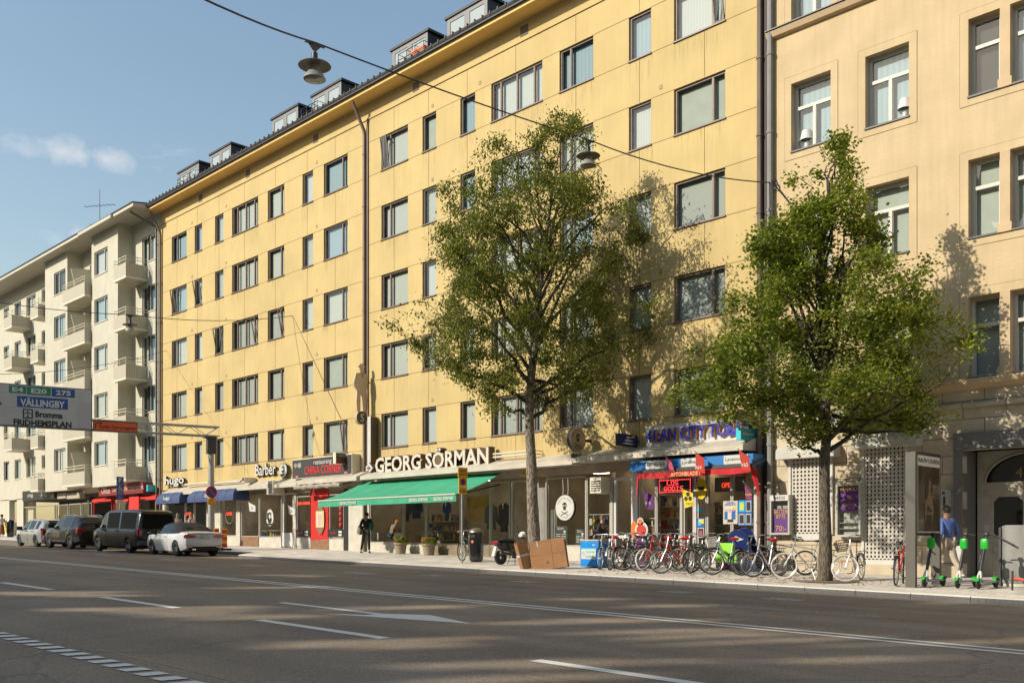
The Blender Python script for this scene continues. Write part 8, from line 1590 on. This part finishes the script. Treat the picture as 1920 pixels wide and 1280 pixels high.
# restaurant window details
X, Z = F(602, 973, YF + .02); t = thing('menu_board', 'framed menu board on the red restaurant panel', 'board', (X, YF - .01, Z - .6)); q = MB(); q.disc((0,-.015,.6), .36, .72, th=.02, n=10); q.build('lantern_shape', mat('lantern_brown', (.2,.12,.08), .6), t); q = MB(); q.box(-.33,.33,-.04,-.027,.22,.98); q.build('menu_sheet', mat('menu_yellow', (.6,.5,.18), .5), t); q = MB(); q.box(-.22,.22,-.046,-.041,.28,.92); q.build('menu_paper', M_white, t); q = MB()
for i in range(6): q.box(-.15,.15,-.05,-.047,.34+.09*i,.365+.09*i)
q.build('menu_lines', M_redl, t)
for px, lb in ((568, 'left'), (631, 'right')):
    X, Z = F(px, 1000, YF + .02); t = thing('window_notice', lb + ' black strip with red and white words under the restaurant window', 'notice', (X, YF + .0, Z - .15)); w_ = .62 if lb == 'left' else .68; q = MB(); q.box(-w_, w_, -.012, -.002, 0, .34); q.build('strip', M_black, t); text('Coca-Cola', .1, M_redl, t, faceY(-.25, -.016, .2), .003, .42); q = MB(); q.box(.2,.45,-.016,-.0125,.18,.28); q.box(.2,.45,-.016,-.0125,.05,.13); q.build('white_words', M_whitelet, t)
X, Z = F(568, 943, YF); t = thing('lit_name', 'small red lit name sign in the left restaurant window', 'sign', (X, YF + .02, Z)); text('CHINA CORNER', .13, M_red, t, faceY(0, 0, 0), .01, 1.1); X, Z = F(640, 958, YF + .3)
q = MB(); 
for k_ in range(4): q.lathe([(0,0),(.09,.03),(.12,.12),(.09,.21),(0,.24)], (X, YF + .3, Z - .25*k_), n=14)
one(q, 'red_lantern', mat('lantern_red', (.6,.05,.04), .5), 'string of red paper lanterns in the right restaurant window', 'lantern', smooth=True)
Y = 25.5; (xa, z1), (xb, _) = F(50, 985, Y), (0, 0); q = MB(); X = FX(13, 24.6); q.bbox(X - .28, X + .1, 24.5, 24.8, zp(X, 24.6) + .35, zp(X, 24.6) + 1.25, .02); one(q, 'yellow_box', mat('yellow_box', (.75,.55,.03), .5), 'yellow and white box on the wall at the far left', 'box')
X = FX(19.5, 24.6); q = MB(); q.lathe([(0,0),(.22,0),(.25,.2),(.27,1.1),(.2,1.25),(0,1.28)], (X, 24.6, zp(X, 24.6)), n=20); one(q, 'litter_bin', M_mblk, 'dark litter bin left of the silver estate car', 'bin', smooth=True)
# bicycle stands
for i in range(7):
    x, y = pp(1150 + i * 44, 1066); q = MB(); q.bbox(x - .04, x + .04, y + .5, y + .58, zp(x, y), zp(x, y) + .75, .01); one(q, 'bicycle_stand', M_black, 'short black post of the bicycle stand, ' + ['first','second','third','fourth','fifth','sixth','seventh'][i] + ' from the freezer box', 'post', 'short black posts among the bicycles')

M_cl = mat('ceiling_lamp_glow', (.8,.7,.5), .4, emit=(1,.78,.5), es=9)
for px, dy, lb in ((705,1.0,'leftmost ceiling lamp of the clothes shop'),(775,1.2,'second ceiling lamp of the clothes shop'),(830,1.0,'third ceiling lamp of the clothes shop'),(900,1.2,'fourth ceiling lamp of the clothes shop'),(975,1.2,'ceiling lamp inside the shop entrance'),(1060,1.4,'ceiling lamp behind the barred window'),(1122,1.3,'ceiling lamp behind the air conditioner window'),(1215,.9,'left kiosk ceiling lamp'),(1253,.9,'ceiling lamp inside the kiosk door'),(1345,.7,'middle kiosk ceiling lamp'),(1395,.7,'right kiosk ceiling lamp'),(470,1.0,'left barber ceiling lamp'),(505,1.0,'right barber ceiling lamp'),(568,1.0,'left restaurant ceiling lamp'),(420,1.0,'ceiling lamp of the blue awning shop')):
    x = FX(px, YF + dy); q = MB(); q.bbox(x - .28, x + .28, YF + dy, YF + dy + .3, 3.80, 3.85, .01); one(q, 'ceiling_lamp', M_cl, lb, 'lamp', 'ceiling lamps inside the shops')
